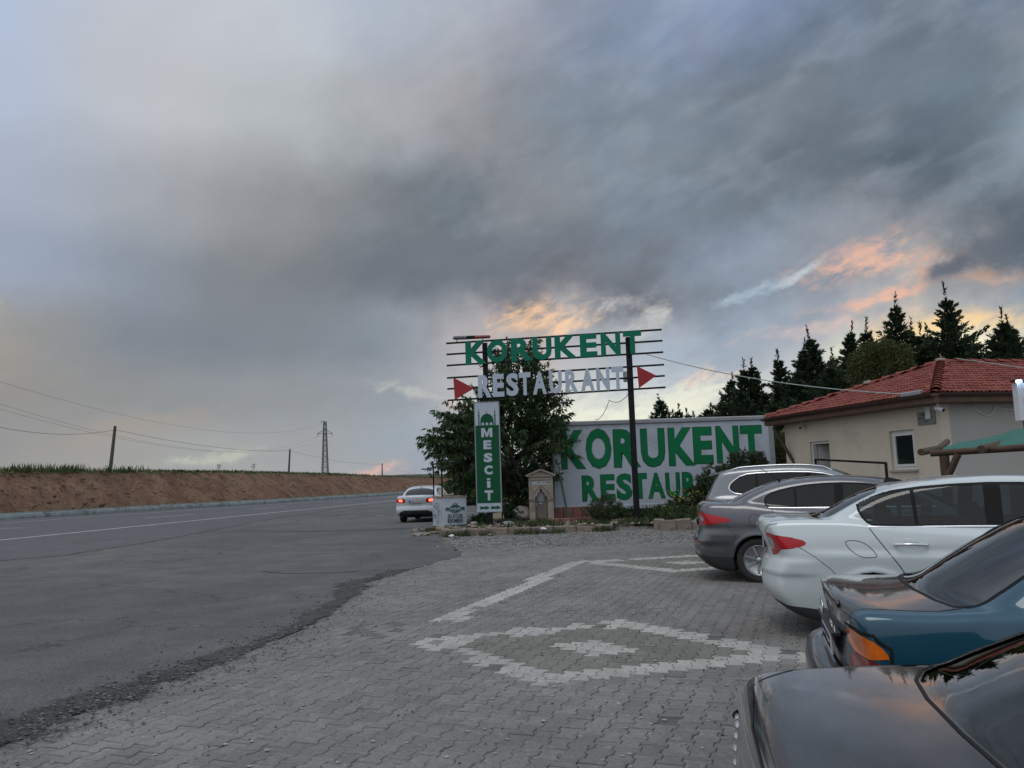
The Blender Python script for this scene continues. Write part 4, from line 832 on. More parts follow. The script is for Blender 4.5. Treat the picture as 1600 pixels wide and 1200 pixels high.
me = bpy.data.meshes.new('cloth_bundle'); bm.to_mesh(me); bm.free(); me.polygons.foreach_set('use_smooth', [True]*len(me.polygons)); me.materials.append(mat('pale_cloth', (.33,.30,.28), .9, var=.3, scale=4)); o = new_obj('cloth_bundle', me); q = at(816, 803, 27.4); o.location = (q.x, q.y, .45); tag(o, 'crumpled pale cloth bundle beside the stone fountain', 'bundle')
mb = MB(); mb.box((-.5, -.25, 0), (.5, .25, .18), bev=.01); o = mb.build('crate_base', M_dw); o.location = (q.x-.1, q.y, .14); tag(o, 'low dark wooden crate under the pale cloth bundle', 'crate')
for (x_, y_, s_, c_, lb) in ((741, 820, .16, M_white, 'crumpled white plastic bag under the narrow sign'), (793, 819, .17, M_white, 'white plastic wrapper between the narrow sign and fountain'), (706, 838.5, .09, M_white, 'small white litter lump in front of the food stand'), (850, 828, .08, M_white, 'small white cup lying in front of the fountain')):
    p = gp(x_, y_, .17 if y_ < 830 else .02); bm = bmesh.new(); bmesh.ops.create_icosphere(bm, subdivisions=2, radius=s_)
    for v in bm.verts: v.co = v.co*(1+.6*noise.noise(v.co*9+Vector((x_, 0, 0)))); v.co.z *= .5
    me = bpy.data.meshes.new('litter'); bm.to_mesh(me); bm.free(); me.materials.append(c_); o = new_obj('litter', me); o.location = (p.x, p.y, p.z+.03); tag(o, lb, 'litter')

# ---------------------------------------------------------------- trees and plants
def leaf_mat(name, c, c2, trans=.25, rough=.5):
    M = bpy.data.materials.new(name); M.use_nodes = True; T = NT(M.node_tree); P = T.n['Principled BSDF']
    geo = T.node('ShaderNodeNewGeometry'); v = geo.outputs['Position']
    cur = T.mix(T.maprange(T.noise(v, 1.1, 4, .6), .35, .65, 0, 1), c+(1,), c2+(1,)); cur = T.vm('SCALE', cur, T.maprange(geo.outputs['Random Per Island'], 0, 1, .65, 1.4))
    T.put(P.inputs['Base Color'], cur); P.inputs['Roughness'].default_value = rough; P.inputs['Specular IOR Level'].default_value = .3
    tr = T.node('ShaderNodeBsdfTranslucent'); T.put(tr.inputs[0], T.vm('SCALE', cur, 1.2)); mx_ = T.node('ShaderNodeMixShader'); mx_.inputs[0].default_value = trans
    T.l.new(P.outputs[0], mx_.inputs[1]); T.l.new(tr.outputs[0], mx_.inputs[2]); out = [n for n in T.n if n.type == 'OUTPUT_MATERIAL'][0]; T.l.new(mx_.outputs[0], out.inputs[0]); return M
M_leaf = leaf_mat('cherry_leaf', (.036,.070,.024), (.055,.098,.034)); M_bark = mat('bark', (.06,.048,.04), .9, var=.3, scale=6, bump=.01)
M_con = leaf_mat('conifer_needles', (.024,.044,.024), (.040,.062,.030), .12, .7); M_rbush = leaf_mat('round_tree_leaf', (.055,.068,.020), (.075,.085,.028), .2); M_shrub = leaf_mat('shrub_needles', (.045,.068,.036), (.062,.088,.045), .15, .65)
def leaves(name, P, D, L, w, m, parent, droop=.3, fold=.25, jit=.35, simple=False):
    """elongated folded leaves at P pointing along D"""
    P = np.asarray(P, float); D = np.asarray(D, float)+RNG.normal(0, jit, (len(P), 3)); D[:, 2] -= droop; D /= np.linalg.norm(D, axis=1)[:, None]+1e-9; n = len(P)
    R = RNG.normal(0, 1, (n, 3)); R[:, 2] += .6; X = np.cross(D, R); X /= np.linalg.norm(X, axis=1)[:, None]+1e-9; N = np.cross(X, D)
    l = (L*(.65+.7*RNG.random(n)))[:, None]; ww = (w*(.7+.6*RNG.random(n)))[:, None]
    if simple:
        V = np.stack([P, P+D*l*.4+X*ww, P+D*l, P+D*l*.4-X*ww], 1).reshape(-1, 3); return np_obj(name, V, (np.arange(n)*4)[:, None]+np.array([0, 1, 2, 3]), m, parent)
    V = np.stack([P, P+D*l*.45+X*ww+N*ww*fold, P+D*l, P+D*l*.45-X*ww+N*ww*fold, P+D*l*.5], 1); V[:, 2, 2] -= l[:, 0]*.12
    V = V.reshape(-1, 3); i = (np.arange(n)*5)[:, None]; F = np.concatenate([i+np.array([0, 1, 4]), i+np.array([1, 2, 4]), i+np.array([4, 2, 3]), i+np.array([0, 4, 3])])
    o = np_obj(name, V, F, m, parent); return o
def branchy(base, H, spread, seed, n1, n2, lean=(0, 0), zmin=.25):
    """limbs of a broadleaf tree: list of polylines with radii, and twig tips"""
    r = random.Random(seed); limbs = []; tips = []; trunk = [Vector(base)+Vector((lean[0]*t, lean[1]*t, H*.45*t)) for t in (0, .3, .6, 1)]; limbs.append((trunk, [.13, .11, .1, .08]))
    for i in range(n1):
        a = 6.283*(i*.382)+r.uniform(-.3, .3); t0 = r.uniform(zmin, 1); st = trunk[0].lerp(trunk[-1], t0); up = r.uniform(.25, 1.15)*(1 if i > 2 else 1.8); d = Vector((math.cos(a), math.sin(a), up)).normalized()
        L = spread*r.uniform(.75, 1.1)*(1-.35*max(0, d.z-.5)); pts = [st]; p = st.copy()
        for k in range(5): d = (d+Vector((r.uniform(-.2, .2), r.uniform(-.2, .2), r.uniform(-.05, .16)))).normalized(); p = p+d*L/5; pts.append(p.copy())
        limbs.append((pts, [.06, .05, .04, .03, .022, .012]))
        for j in range(n2):
            q = pts[0].lerp(pts[1], .6) if j == 0 else pts[r.randint(2, 5)].copy(); dd = Vector((r.gauss(0, 1), r.gauss(0, 1), r.gauss(.25, .6))).normalized(); dd = (dd+d*.5).normalized(); tp = [q.copy()]
            l2 = spread*r.uniform(.22, .42)
            for k in range(4): dd = (dd+Vector((r.uniform(-.25, .25), r.uniform(-.25, .25), r.uniform(-.22, .1)))).normalized(); q = q+dd*l2/4; tp.append(q.copy())
            limbs.append((tp, [.018, .014, .01, .008, .005])); tips.append(tp)
    return limbs, tips
def shape_clip(p, c, rx, rz): return ((p.x-c.x)/rx)**2+((p.y-c.y)/rx)**2+((p.z-c.z)/rz)**2 < 1
def cherry_tree():
    b = Vector((.1, 28.6, .12)); t = thing('cherry_tree', 'dense dark green leafy tree growing behind the restaurant letters', 'tree', b)
    P = []; Dd = []; mb = MB(); r = random.Random(5)
    limbs, tips = branchy((0, 0, 0), 4.4, 2.4, 11, 22, 9, (-.1, 0), .15)
    # the crown seen in the photograph: a leader to the top, a broad left skirt and a right lobe
    lobes = [((-.2, 0, 3.0), 2.0, 1.9), ((-1.55, .1, 2.6), 1.35, 1.25), ((-1.75, .2, 2.15), .95, .6), ((.4, .1, 2.6), 1.0, 1.1), ((.75, -.1, 2.9), .5, .45), ((.15, 0, 4.6), 1.0, 1.2), ((-.25, 0, 5.5), .5, .95), ((.5, 0, 5.4), .38, .8), ((-.9, 0, 3.8), .85, .7), ((.85, 0, 4.1), .75, .55), ((.9, 0, 3.3), .7, .4), ((-.4, .3, 1.45), .95, .85), ((.55, 0, 1.6), .8, .6), ((-2.5, 0, 2.9), .55, .5), ((-1.9, 0, 3.5), .5, .45)]
    for (c, R, rz) in lobes:
        c = Vector(c); n = int(37*R*R*(rz/R+.5)) + 10
        for i in range(n):
            d = Vector((r.gauss(0, 1), r.gauss(0, 1), r.gauss(0, 1))).normalized(); rr = r.random()**.42; e = c+Vector((d.x*R*rr, d.y*R*rr, d.z*rz*rr)); s0 = Vector((c.x*.35, c.y*.35, min(c.z*.8, 4.8)+r.uniform(-.5, .2))); s = s0.lerp(e, .55)
            out = (e-s).normalized(); l = r.uniform(.45, .85); p = e.copy(); k = 4; pts = [s.lerp(e, .3)+Vector((0, 0, .1)), e]
            for q in range(k): out = (out+Vector((r.uniform(-.2, .2), r.uniform(-.2, .2), -.10))).normalized(); p = p+out*l/k; pts.append(p.copy())
            limbs.append((pts, [.014, .011, .009, .007, .005, .004]))
            for q in range(1, len(pts)):
                a, b2 = pts[q-1], pts[q]; m_ = 7 if q > 1 else 3
                for _ in range(m_): P.append(tuple(a.lerp(b2, r.random()))); sd = Vector((r.gauss(0, 1), r.gauss(0, 1), r.gauss(-.2, .6))).normalized(); Dd.append(tuple((out*.5+sd*.8)))
    for pts, rr in limbs: mb.tube(pts, rr[:len(pts)], 5, caps=False)
    mb.build('trunk', M_bark, t); o = leaves('crown', P, Dd, .19, .033, M_leaf, t, droop=.55); print('cherry leaves', len(P))
cherry_tree()
def conifer(name, x, y, H, R, seed, label, m=M_con, dens=1.0, z0=0.0, sharp=1.0, group='conifers behind the building', droopy=.0, lowcut=.0):
    """drooping-tipped young cypress / fir: whorls of upswept sprays that get short towards the leader"""
    t = thing(name, label, 'tree', (x, y, z0), 0, group); r = random.Random(seed); P = []; Dd = []; mb = MB()
    bend = Vector((r.uniform(-.25, .25), r.uniform(-.2, .2), 0)); HT = H; H = H*.93; tp = [(0, 0, 0), (0, 0, H*.5), (bend.x*.25, bend.y*.25, H*.8), (bend.x, bend.y, H*.985)]; mb.tube(tp, [.12, .08, .035, .008], 6, caps=False)
    z = H*(.05+lowcut); i = 0; V = []; F = []
    while z < H*.985:
        f = z/H; rad_ = R*2.05*((1-f)**1.0)*(1.0+.25*math.sin(i*1.7+seed))+.07; tk = min(1, .12+(1-f)*1.7)
        nb = max(4, int((13 if f < .6 else 7)*dens)); a0 = r.random()*6.28
        cx = bend*max(0, (f-.5)*2)**2
        for k in range(nb):
            a = a0+6.283*k/nb+r.uniform(-.35, .35); L = rad_*r.uniform(.55, 1.28); up = r.uniform(.2, .8)*(1.5 if f > .6 else 1)
            d = Vector((math.cos(a), math.sin(a), up)).normalized(); s = Vector((cx.x, cx.y, z)); p = s.copy(); m_ = max(3, int(L/.2)); prev = s
            for q in range(m_):
                d = (d+Vector((r.uniform(-.1, .1), r.uniform(-.1, .1), r.uniform(-.10, .06)))).normalized(); p = p+d*L/m_
                n_ = int((9+12*dens)*(1.0 if q > 0 else .5)); w_ = (.30*(1-.55*q/m_)*min(1, L/.6)+.04)*tk
                for _ in range(n_):
                    o = Vector((r.gauss(0, 1), r.gauss(0, 1), r.gauss(0, .5)))*w_*.42; P.append(tuple(prev.lerp(p, r.random())+o)); Dd.append(tuple(d*1.1+o*2.2))
                prev = p.copy()
        z += max(.15, .05*H*(1-f)*.8+.06)/max(.6, dens)*1.0; i += 1
    for k_ in range(40):
        u_ = r.random(); zz = H*.97+(HT-H*.97)*u_; a = r.random()*6.28; q_ = bend*(1+u_*.35); P.append((q_.x, q_.y, zz)); Dd.append((math.cos(a)*(1-u_)+bend.x, math.sin(a)*(1-u_), .9))
    for _ in range(10): zz = H*r.uniform(.95, 1.0); P.append((bend.x, bend.y, zz)); a = r.random()*6.28; Dd.append((math.cos(a)*.6, math.sin(a)*.6, 1.0))
    mb.build('trunk', M_bark, t); leaves('crown', P, Dd, .19, .030, m, t, droop=.0, fold=.1, jit=.3, simple=True); return len(P)
tot = 0
# (pixel of the tip, depth, crown radius, density)
CON = [(1035,617,44,1.5,.8),(1058,633,47,1.0,.6),(1079,641,46,1.4,.7),(1101,632,46,1.6,.7),(1118,640,44,1.7,.7),
       (1136,584,43,1.35,.85),(1159,561,42,1.35,.9),(1179,560,42,1.3,.9),(1199,606,41,1.5,.8),(1218,548,41,1.35,.9),(1231,585,40,1.2,.8),(1248,532,40,1.45,1),(1260,560,41,1.2,.8),(1273,510,40,1.5,1),(1302,545,41,1.4,.8),
       (1320,502,39,1.5,1),(1347,497,39,1.25,.9),(1364,520,39,1.3,.8),(1391,459,37,1.75,1),(1411,500,38,1.4,.8),(1434,507,37,1.35,.9),(1456,506,38,1.3,.9),(1477,494,37,1.35,.8),(1481,446,36,2.0,1),(1510,525,37,1.6,.8),(1545,520,37,1.4,.8),(1563,482,35,1.7,1),(1584,492,36,1.4,.9),(1608,500,35,1.6,.8),(1640,470,36,1.7,.8),(1530,540,38,1.5,.8),(1287,560,42,1.5,.8),(1150,610,44,1.4,.8),(1168,615,41,1.5,.8),(1205,625,38,2.1,.9),(1240,588,43,2.2,.9),(1296,560,38,2.2,.9),(1335,540,42,2.2,.9),(1405,530,41,2.2,.9),(1447,530,40,2.2,.9),(1512,540,39,2.2,.9),(1577,535,39,2.2,.9),(1127,620,45,1.9,.8),(1191,620,43,2.1,.9),(1052,642,50,1.7,.8),(1071,650,48,1.7,.8),(1090,645,50,1.8,.8),(1110,638,47,1.8,.8)]
ORD = ['first','second','third','fourth','fifth','sixth','seventh','eighth','ninth','tenth','eleventh','twelfth','thirteenth','fourteenth','fifteenth','sixteenth','seventeenth','eighteenth','nineteenth','twentieth']+['twenty-'+w for w in ('first','second','third','fourth','fifth','sixth','seventh','eighth','ninth')]+['thirtieth']+['thirty-'+w for w in ('first','second','third','fourth','fifth','sixth','seventh','eighth','ninth')]+['fortieth','forty-first','forty-second','forty-third','forty-fourth','forty-fifth','forty-sixth','forty-seventh','forty-eighth','forty-ninth']
for i, (px, py, D, R, dn) in enumerate(CON):
    p = at(px, py, D)
    nb_ = min((abs(px-q[0]), q[0]) for j, q in enumerate(CON) if j != i)
    lab = {1035:'small dark conifer standing apart behind the left half of the white container', 1481:'tallest dark conifer, rising behind the right part of the tiled roof', 1391:'second tallest dark conifer, rising straight behind the middle of the tiled roof', 1563:'broad bristly dark conifer with several upright tips behind the right end of the roof'}.get(px)
    lab = lab or 'dark conifer, %s from the left in the row behind the container and tiled roof' % ORD[sorted(q[0] for q in CON).index(px)]
    tot += conifer('conifer', p.x, p.y, p.z-0.0, R, 100+i, lab, dens=.6+dn*.3, lowcut=.0)
print('conifer leaves', tot)
def round_tree(px, py, D, R, rz, m, name, label, cat='tree', n=5200, L=.13, w=.05, zc=None, group=None, trunk=True):
    c = at(px, py, D); t = thing(name, label, cat, (c.x, c.y, 0), 0, group); P = []; Dd = []; r = random.Random(px)
    for i in range(n):
        d = Vector((r.gauss(0, 1), r.gauss(0, 1), r.gauss(0, 1))).normalized(); k = 1+.22*noise.noise(d*2.3+Vector((px, 0, 0)))+.10*noise.noise(d*6); rr = k*(r.random()**.25); e = Vector((d.x*R*rr, d.y*R*rr, c.z+d.z*rz*rr))
        P.append(tuple(e)); Dd.append(tuple(d*.8+Vector((0, 0, .3))))
    leaves('crown', P, Dd, L, w, m, t, droop=.1)
    if trunk:
        mb = MB(); mb.tube([(0, 0, 0), (.05, 0, c.z*.6), (0, 0, c.z)], [.14, .11, .06], 7)
        for k in range(6): a = k*1.05; mb.tube([(0, 0, c.z*.6), (math.cos(a)*R*.5, math.sin(a)*R*.5, c.z+rz*.3)], [.06, .02], 5)
        mb.build('trunk', M_bark, t)
round_tree(1378, 577, 31.5, 1.25, 1.15, M_rbush, 'round_tree', 'round olive green broadleaf tree rising behind the left slope of the roof', n=9000, L=.11, w=.038)
round_tree(1222, 720, 30.0, .7, 1.0, M_rbush, 'yellowish_bush', 'yellowish green bush in the gap between container and building', 'bush', n=2500)
# shrub in front of the container, weeds on the bed
def shrub(px, py0, py1, D, R, seed, label, m=M_shrub, dens=1.0, name='juniper_shrub', n=26, L=.085, w=.012):
    b = at(px, py0, D); tp = at(px, py1, D); H = tp.z-.15; t = thing(name, label, 'shrub', (b.x, b.y, .15)); r = random.Random(seed); P = []; Dd = []; mb = MB()
    for i in range(n):
        a = r.random()*6.28; tilt = r.uniform(0, 1)**.7; top = H*(1-.55*tilt)*r.uniform(.8, 1.05); e = Vector((math.cos(a)*R*tilt, math.sin(a)*R*tilt, top)); s = Vector((math.cos(a)*.1, math.sin(a)*.1, 0)); mid = s.lerp(e, .5)+Vector((math.cos(a), math.sin(a), 0))*R*.15
        mb.tube([s, mid, e], [.025, .015, .004], 5, caps=False)
        for k in range(int(26*dens)):
            f = r.uniform(.12, 1); p = (s.lerp(mid, f*2) if f < .5 else mid.lerp(e, f*2-1)); d = Vector((math.cos(r.random()*6.28), math.sin(r.random()*6.28), r.uniform(.1, .9))).normalized(); l = r.uniform(.12, .34)*(1.15-f*.7)
            for q in range(13): P.append(tuple(p+d*l*(q+r.random())/13)); Dd.append(tuple(d+Vector((r.gauss(0, .6), r.gauss(0, .6), r.gauss(0, .6)))))
    mb.build('stem', M_bark, t); leaves('foliage', P, Dd, L, w, m, t, droop=-.1, fold=.05, jit=.3)
shrub(1128, 795, 712, 26.2, 1.15, 3, 'large blue-green juniper shrub in front of the right end of the white container', dens=1.6, n=60, L=.10, w=.018)
shrub(1160, 790, 680, 26.6, 1.05, 4, 'tall blue-green juniper shrub with a pointed top, next to the silver car', dens=1.6, n=60, L=.10, w=.018)
shrub(1190, 790, 700, 26.4, .7, 9, 'narrow blue-green juniper shrub at the right edge of the white container', dens=1.5, n=36, L=.10, w=.018)
shrub(948, 812, 768, 26.0, .8, 5, 'wispy grey-green weed bush left of the black post', m=M_weed, name='weed_bush', n=34, dens=.5, L=.1, w=.008)
shrub(1062, 812, 772, 26.2, .75, 6, 'low green weed bush with yellow flowers right of the black post', m=M_weed, name='weed_bush', n=30, dens=.9)
shrub(1032, 815, 790, 25.9, .7, 7, 'low spreading weed bush just right of the black post foot', m=M_weed, name='weed_bush', n=26, dens=.8)
shrub(810, 815, 775, 27.6, .45, 8, 'dark leafy sapling between the narrow sign and the fountain', m=M_leaf, name='sapling', n=18, dens=.8, L=.12, w=.03)
shrub(985, 815, 795, 26.2, .6, 18, 'small dark green weed bush left of the black post foot', m=M_weed, name='weed_bush', n=22, dens=.7)
shrub(752, 822, 802, 27.2, .35, 28, 'dark weed clump at the foot of the narrow sign', m=M_weed, name='weed_bush', n=18, dens=.6)
shrub(1065, 826, 805, 24.3, .3, 38, 'small dark green tuft in front of the stone edging', m=M_weed, name='weed_tuft', n=14, dens=.6)
bw = []
for _ in range(2600):
    x_ = random.uniform(-2.2, 8.2); y_ = random.uniform(24.9, 27.6)
    if (x_ > 3.9 or noise.noise(Vector((x_*.9, y_*.9, 2))) > .12) and not (x_ < -1.2 and y_ < 26.9): bw.append((x_, y_, .16))
blades('weeds', bw, .05, .24, .016, M_weed, per=6, spread=.12); blades('weeds', [b for b in bw if b[0] > 4.2], .15, .6, .018, M_weed, per=5, spread=.15); blades('weeds', bw[::4], .06, .26, .012, M_dry, per=4, spread=.12)
fw = []
for i, f in enumerate(front[1:]):
    for _ in range(120): t_ = random.random(); p = front[i].lerp(f, t_); fw.append((p.x+random.gauss(0, .1), p.y-.15+random.gauss(0, .12), 0))
blades('weeds', [p for p in fw if noise.noise(Vector((p[0]*1.4, p[1], 0))) > .0], .05, .22, .012, M_weed, per=5, spread=.07)
fl_ = [(random.uniform(4.2, 7.6), random.uniform(25.2, 26.6), random.uniform(.35, 1.15)) for _ in range(330)]
scatter_stones('yellow_flowers', fl_, .012, .032, mat('flower_yellow', (.62,.50,.04), .7, var=.15))
Q = [(random.uniform(-2.5, 8), random.uniform(24.6, 27.8), .16) for _ in range(900)]; scatter_stones('bed_stones', Q, .02, .12, M_kst)
# bushes beyond the road at the end of the bank and yellow post
for (px, py, D, R, rz, lb) in ((712, 771, 60, 1.5, .9, 'dark bush on the far verge behind the food stand'), (738, 772, 55, 1.3, 1.0, 'dark bush on the far verge left of the narrow sign'), (800, 775, 45, 2.0, 1.1, 'dark bushy growth on the far verge between sign and fountain')):
    round_tree(px, py, D, R, rz, M_weed if D > 50 else M_rbush, 'verge_bush', lb, 'bush', n=2600, L=.2, w=.07, trunk=False)
p = gp(259, 791); mb = MB(); mb.tube([(p.x, p.y, -.05), (p.x, p.y, .85)], .11, 8); o = mb.build('marker_post', mat('marker_yellow', (.42,.28,.03), .6)); tag(o, 'short yellow marker post at the foot of the earth bank', 'marker post')

# ---------------------------------------------------------------- small rendered building with a red tiled hip roof
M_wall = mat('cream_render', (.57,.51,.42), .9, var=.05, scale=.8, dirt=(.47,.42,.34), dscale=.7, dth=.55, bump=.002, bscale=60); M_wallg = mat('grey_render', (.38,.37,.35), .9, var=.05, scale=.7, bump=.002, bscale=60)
M_tile = mat('clay_tile', (.205,.056,.043), .8, var=.22, scale=9, grain=.15, gscale=40, spec=.3); M_tile2 = mat('clay_tile_dark', (.145,.040,.032), .85, var=.25, scale=7, grain=.15, gscale=40, spec=.3); M_mort = mat('ridge_mortar', (.27,.22,.19), .9, var=.2)
M_gut = mat('brown_gutter', (.045,.022,.018), .45, var=.15); M_soff = mat('soffit_wood', (.12,.07,.05), .75, var=.25, scale=4)
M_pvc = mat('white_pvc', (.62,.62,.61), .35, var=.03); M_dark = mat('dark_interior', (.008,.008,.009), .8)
M_wgl = bpy.data.materials.new('window_glass'); M_wgl.use_nodes = True; _p = M_wgl.node_tree.nodes['Principled BSDF']; _p.inputs['Base Color'].default_value = (.012,.02,.018,1); _p.inputs['Roughness'].default_value = .05; _p.inputs['Specular IOR Level'].default_value = .6
HC = Vector((9.77, 18.4, 0)); TH = rad(12.8); hr = Vector((math.cos(TH), math.sin(TH), 0)); hl = Vector((-math.sin(TH), math.cos(TH), 0)); HW, HL, HZ = 6.5, 11.0, 3.2
hs = thing('tiled_roof_building', 'small cream rendered building with a red clay tile hip roof', 'building', HC, TH); bpy.context.view_layer.update()
# local frame: x along hr, y along hl ; the left wall is x=0 (y 0..HW), the front-right wall y=0 (x 0..HL)
HM = Matrix(((hr.x, hl.x, 0, HC.x), (hr.y, hl.y, 0, HC.y), (0, 0, 1, 0), (0, 0, 0, 1))); HI = HM.inverted()
def onwallL(px, py): p = onplane(px, py, HC, Vector((-hr.x, -hr.y, 0))); return HI @ p
def onwallR(px, py): p = onplane(px, py, HC, Vector((-hl.x, -hl.y, 0))); return HI @ p
def hb(name, lo, hi, m, root=hs, bev=0): mb = MB(); mb.box(lo, hi, bev=bev); return mb.build(name, m, root)
wa, wb = onwallL(1388, 676), onwallL(1433, 733); wz0, wz1 = wb.z-.0, onwallL(1410, 672).z; wy0, wy1 = min(wa.y, wb.y), max(wa.y, wb.y)
da, db = onwallL(1265, 691), onwallL(1295, 690); dy0, dy1 = min(da.y, db.y), max(da.y, db.y); dz1 = da.z
wy0, wy1 = onwallL(1430, 700).y, onwallL(1391, 700).y
# left wall with openings: vertical strips
def wallseg(y0, y1, z0, z1): hb('wall', (0, y0, z0), (.25, y1, z1), M_wall)
zt = HZ+.05
wallseg(0, wy0, -.05, zt); wallseg(wy0, wy1, -.05, wz0); wallseg(wy0, wy1, wz1, zt); wallseg(wy1, dy0, -.05, zt); wallseg(dy0, dy1, dz1, zt); wallseg(dy1, HW, -.05, zt)
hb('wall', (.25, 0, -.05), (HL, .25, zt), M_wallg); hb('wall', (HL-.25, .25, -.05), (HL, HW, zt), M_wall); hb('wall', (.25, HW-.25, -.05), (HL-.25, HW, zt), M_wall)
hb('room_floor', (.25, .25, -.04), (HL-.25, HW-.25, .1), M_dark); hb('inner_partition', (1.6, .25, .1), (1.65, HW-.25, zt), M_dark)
# window: frame, sash, glass, sill
wf = hb('window', (.07, wy0+.001, wz0+.001), (.12, wy1-.001, wz0+.06), M_pvc)
hb('frame', (.07, wy0+.001, wz1-.06), (.12, wy1-.001, wz1-.001), M_pvc, wf); hb('frame', (.07, wy0+.001, wz0+.06), (.12, wy0+.06, wz1-.06), M_pvc, wf); hb('frame', (.07, wy1-.06, wz0+.06), (.12, wy1-.001, wz1-.06), M_pvc, wf)
for a, b in (((.055, wy0+.065, wz0+.065), (.10, wy1-.065, wz0+.13)), ((.055, wy0+.065, wz1-.13), (.10, wy1-.065, wz1-.065)), ((.055, wy0+.065, wz0+.13), (.10, wy0+.13, wz1-.13)), ((.055, wy1-.13, wz0+.13), (.10, wy1-.065, wz1-.13))): hb('sash', a, b, M_pvc, wf)
hb('pane', (.085, wy0+.13, wz0+.13), (.092, wy1-.13, wz1-.13), M_wgl, wf); hb('sill', (-.06, wy0-.06, wz0-.05), (.07, wy1+.06, wz0-.002), mat('sill_stone', (.36,.33,.28), .8), wf)
mb = MB(); n = 14; mb.add([(.20+.025*math.sin(i*1.9), wy0+.15+(wy1-wy0-.3)*i/n*.45+.3, z) for z in (wz0+.1, wz1-.1) for i in range(n+1)], [(i, i+1, n+2+i, n+1+i) for i in range(n)]); mb.build('curtain', mat('curtain_grey', (.10,.11,.12), .9), wf)
# open doorway with white frame
df = hb('door_frame', (.06, dy1-.07, 0), (.18, dy1-.001, dz1-.001), M_pvc); hb('door_lintel', (.06, dy0+.001, dz1-.07), (.18, dy1-.07, dz1-.001), M_pvc, df)
mb = MB(); mb.box((0, -.04, .02), (.75, 0, dz1-.08), M=Matrix.Translation((.2, dy1-.08, 0)) @ Matrix.Rotation(rad(-12), 4, 'Z')); mb.build('door', M_pvc, hs)
# roof
OV = .42; EZ = HZ+.06; rise = 1.22; yc = HW/2; ax = 3.0; pitchL = rise/(ax+OV); ridge = EZ+rise
c0 = Vector((-OV, -OV, EZ)); c1 = Vector((-OV, HW+OV, EZ)); c2 = Vector((HL+OV, HW+OV, EZ)); c3 = Vector((HL+OV, -OV, EZ)); a0 = Vector((ax, yc, ridge)); a1 = Vector((HL-ax, yc, ridge))
dn = Vector((0, 0, -.06)); mb = MB(); mb.add([v+dn for v in (c0, c1, c2, c3, a0, a1)], [(0, 4, 1), (0, 3, 5, 4), (3, 2, 5), (2, 1, 4, 5), (0, 1, 2, 3)]); rf = mb.build('roof', M_tile2, hs, True)
# Roman-style tiles laid in courses; nearest 300 as parts, the rest joined
def tile_geo(w=.235, l=.36, th=.014):
    prof = []; n = 9
    for i in range(n): x = -w/2+w*i/(n-1); u = i/(n-1); prof.append((x, .030*max(0, math.sin(math.pi*min(1, max(0, (u-.04)/.46)))) + .022*max(0, math.sin(math.pi*min(1, max(0, (u-.54)/.44))))))
    V = [(x, y, z+(.020 if y < 0 else -.008)) for y in (-l/2, l/2) for x, z in prof]; V += [(x, -l/2, z+.020-th-.012) for x, z in prof]
    F = [(i, i+1, n+i+1, n+i) for i in range(n-1)]+[(2*n+i, 2*n+i+1, i+1, i) for i in range(n-1)]
    return V, F
TV, TF = tile_geo(); tmb = MB(); tmb.add(TV, TF, smooth=False); tme = tmb.mesh('roof_tile'); tme.materials.append(M_tile); tme2 = tme.copy(); tme2.materials.clear(); tme2.materials.append(M_tile2)
tiles = []
def lay(o, ex, up, tri, cw=.225, cl=.30):
    """courses on one slope: o the eave corner, ex along the eave, up the slope direction; tri: inside test on (s, t)"""
    nrm = ex.cross(up).normalized(); 
    R3 = Matrix((ex, up, nrm)).transposed(); L = tri['L']; Hs = tri['H']; t = cl/2
    k = 0
    while t < Hs+.05:
        s = cw/2+(cw/2 if k % 2 else 0)*0
        while s < L:
            if tri['in'](s, t): tiles.append((o+ex*s+up*t+nrm*.0+Vector((0, 0, random.gauss(0, .003))), R3 @ Matrix.Rotation(random.gauss(0, .012), 3, 'Z')))
            s += cw
        t += cl; k += 1
upL = Vector((ax+OV, 0, rise)).normalized(); HsL = Vector((ax+OV, 0, rise)).length; LW = HW+2*OV
lay(c1, Vector((0, -1, 0)), upL, dict(L=LW, H=HsL, **{'in': lambda s, t: min(s, LW-s) > (LW/2)*(t/HsL)-.10}))
upF = Vector((0, yc+OV, rise)).normalized(); HsF = Vector((0, yc+OV, rise)).length; LF = HL+2*OV
lay(c0, Vector((1, 0, 0)), upF, dict(L=LF, H=HsF, **{'in': lambda s, t: s > (ax+OV)*(t/HsF)-.10 and (LF-s) > (ax+OV)*(t/HsF)-.10}))
lay(c2, Vector((-1, 0, 0)), Vector((0, -upF.y, upF.z)), dict(L=LF, H=HsF, **{'in': lambda s, t: s > (ax+OV)*(t/HsF)-.10 and (LF-s) > (ax+OV)*(t/HsF)-.10}))
lay(c3, Vector((0, 1, 0)), Vector((-upL.x, 0, upL.z)), dict(L=LW, H=HsL, **{'in': lambda s, t: min(s, LW-s) > (LW/2)*(t/HsL)-.10}))
def rkey(tt):
    w = HM @ tt[0]; l = tt[1] @ Vector((0, 0, 1)); wn = HM.to_3x3() @ l; face = wn.dot(Vector((0, 0, EYE))-w); return w.length if face > 0 else 1e6
tiles.sort(key=rkey)
for i, (p, R3) in enumerate(tiles[:300]):
    o = bpy.data.objects.new('roof_tile', tme if random.random() < .8 else tme2); COL.objects.link(o); o.parent = rf; o.matrix_local = Matrix.Translation(p) @ R3.to_4x4()
mb = MB()
for (p, R3) in tiles[300:]: mb.add([p+R3 @ Vector(v) for v in TV], TF, 0 if random.random() < .8 else 1)
o = mb.build('roof_tile_courses', [M_tile, M_tile2], rf); o['kind'] = 'stuff'
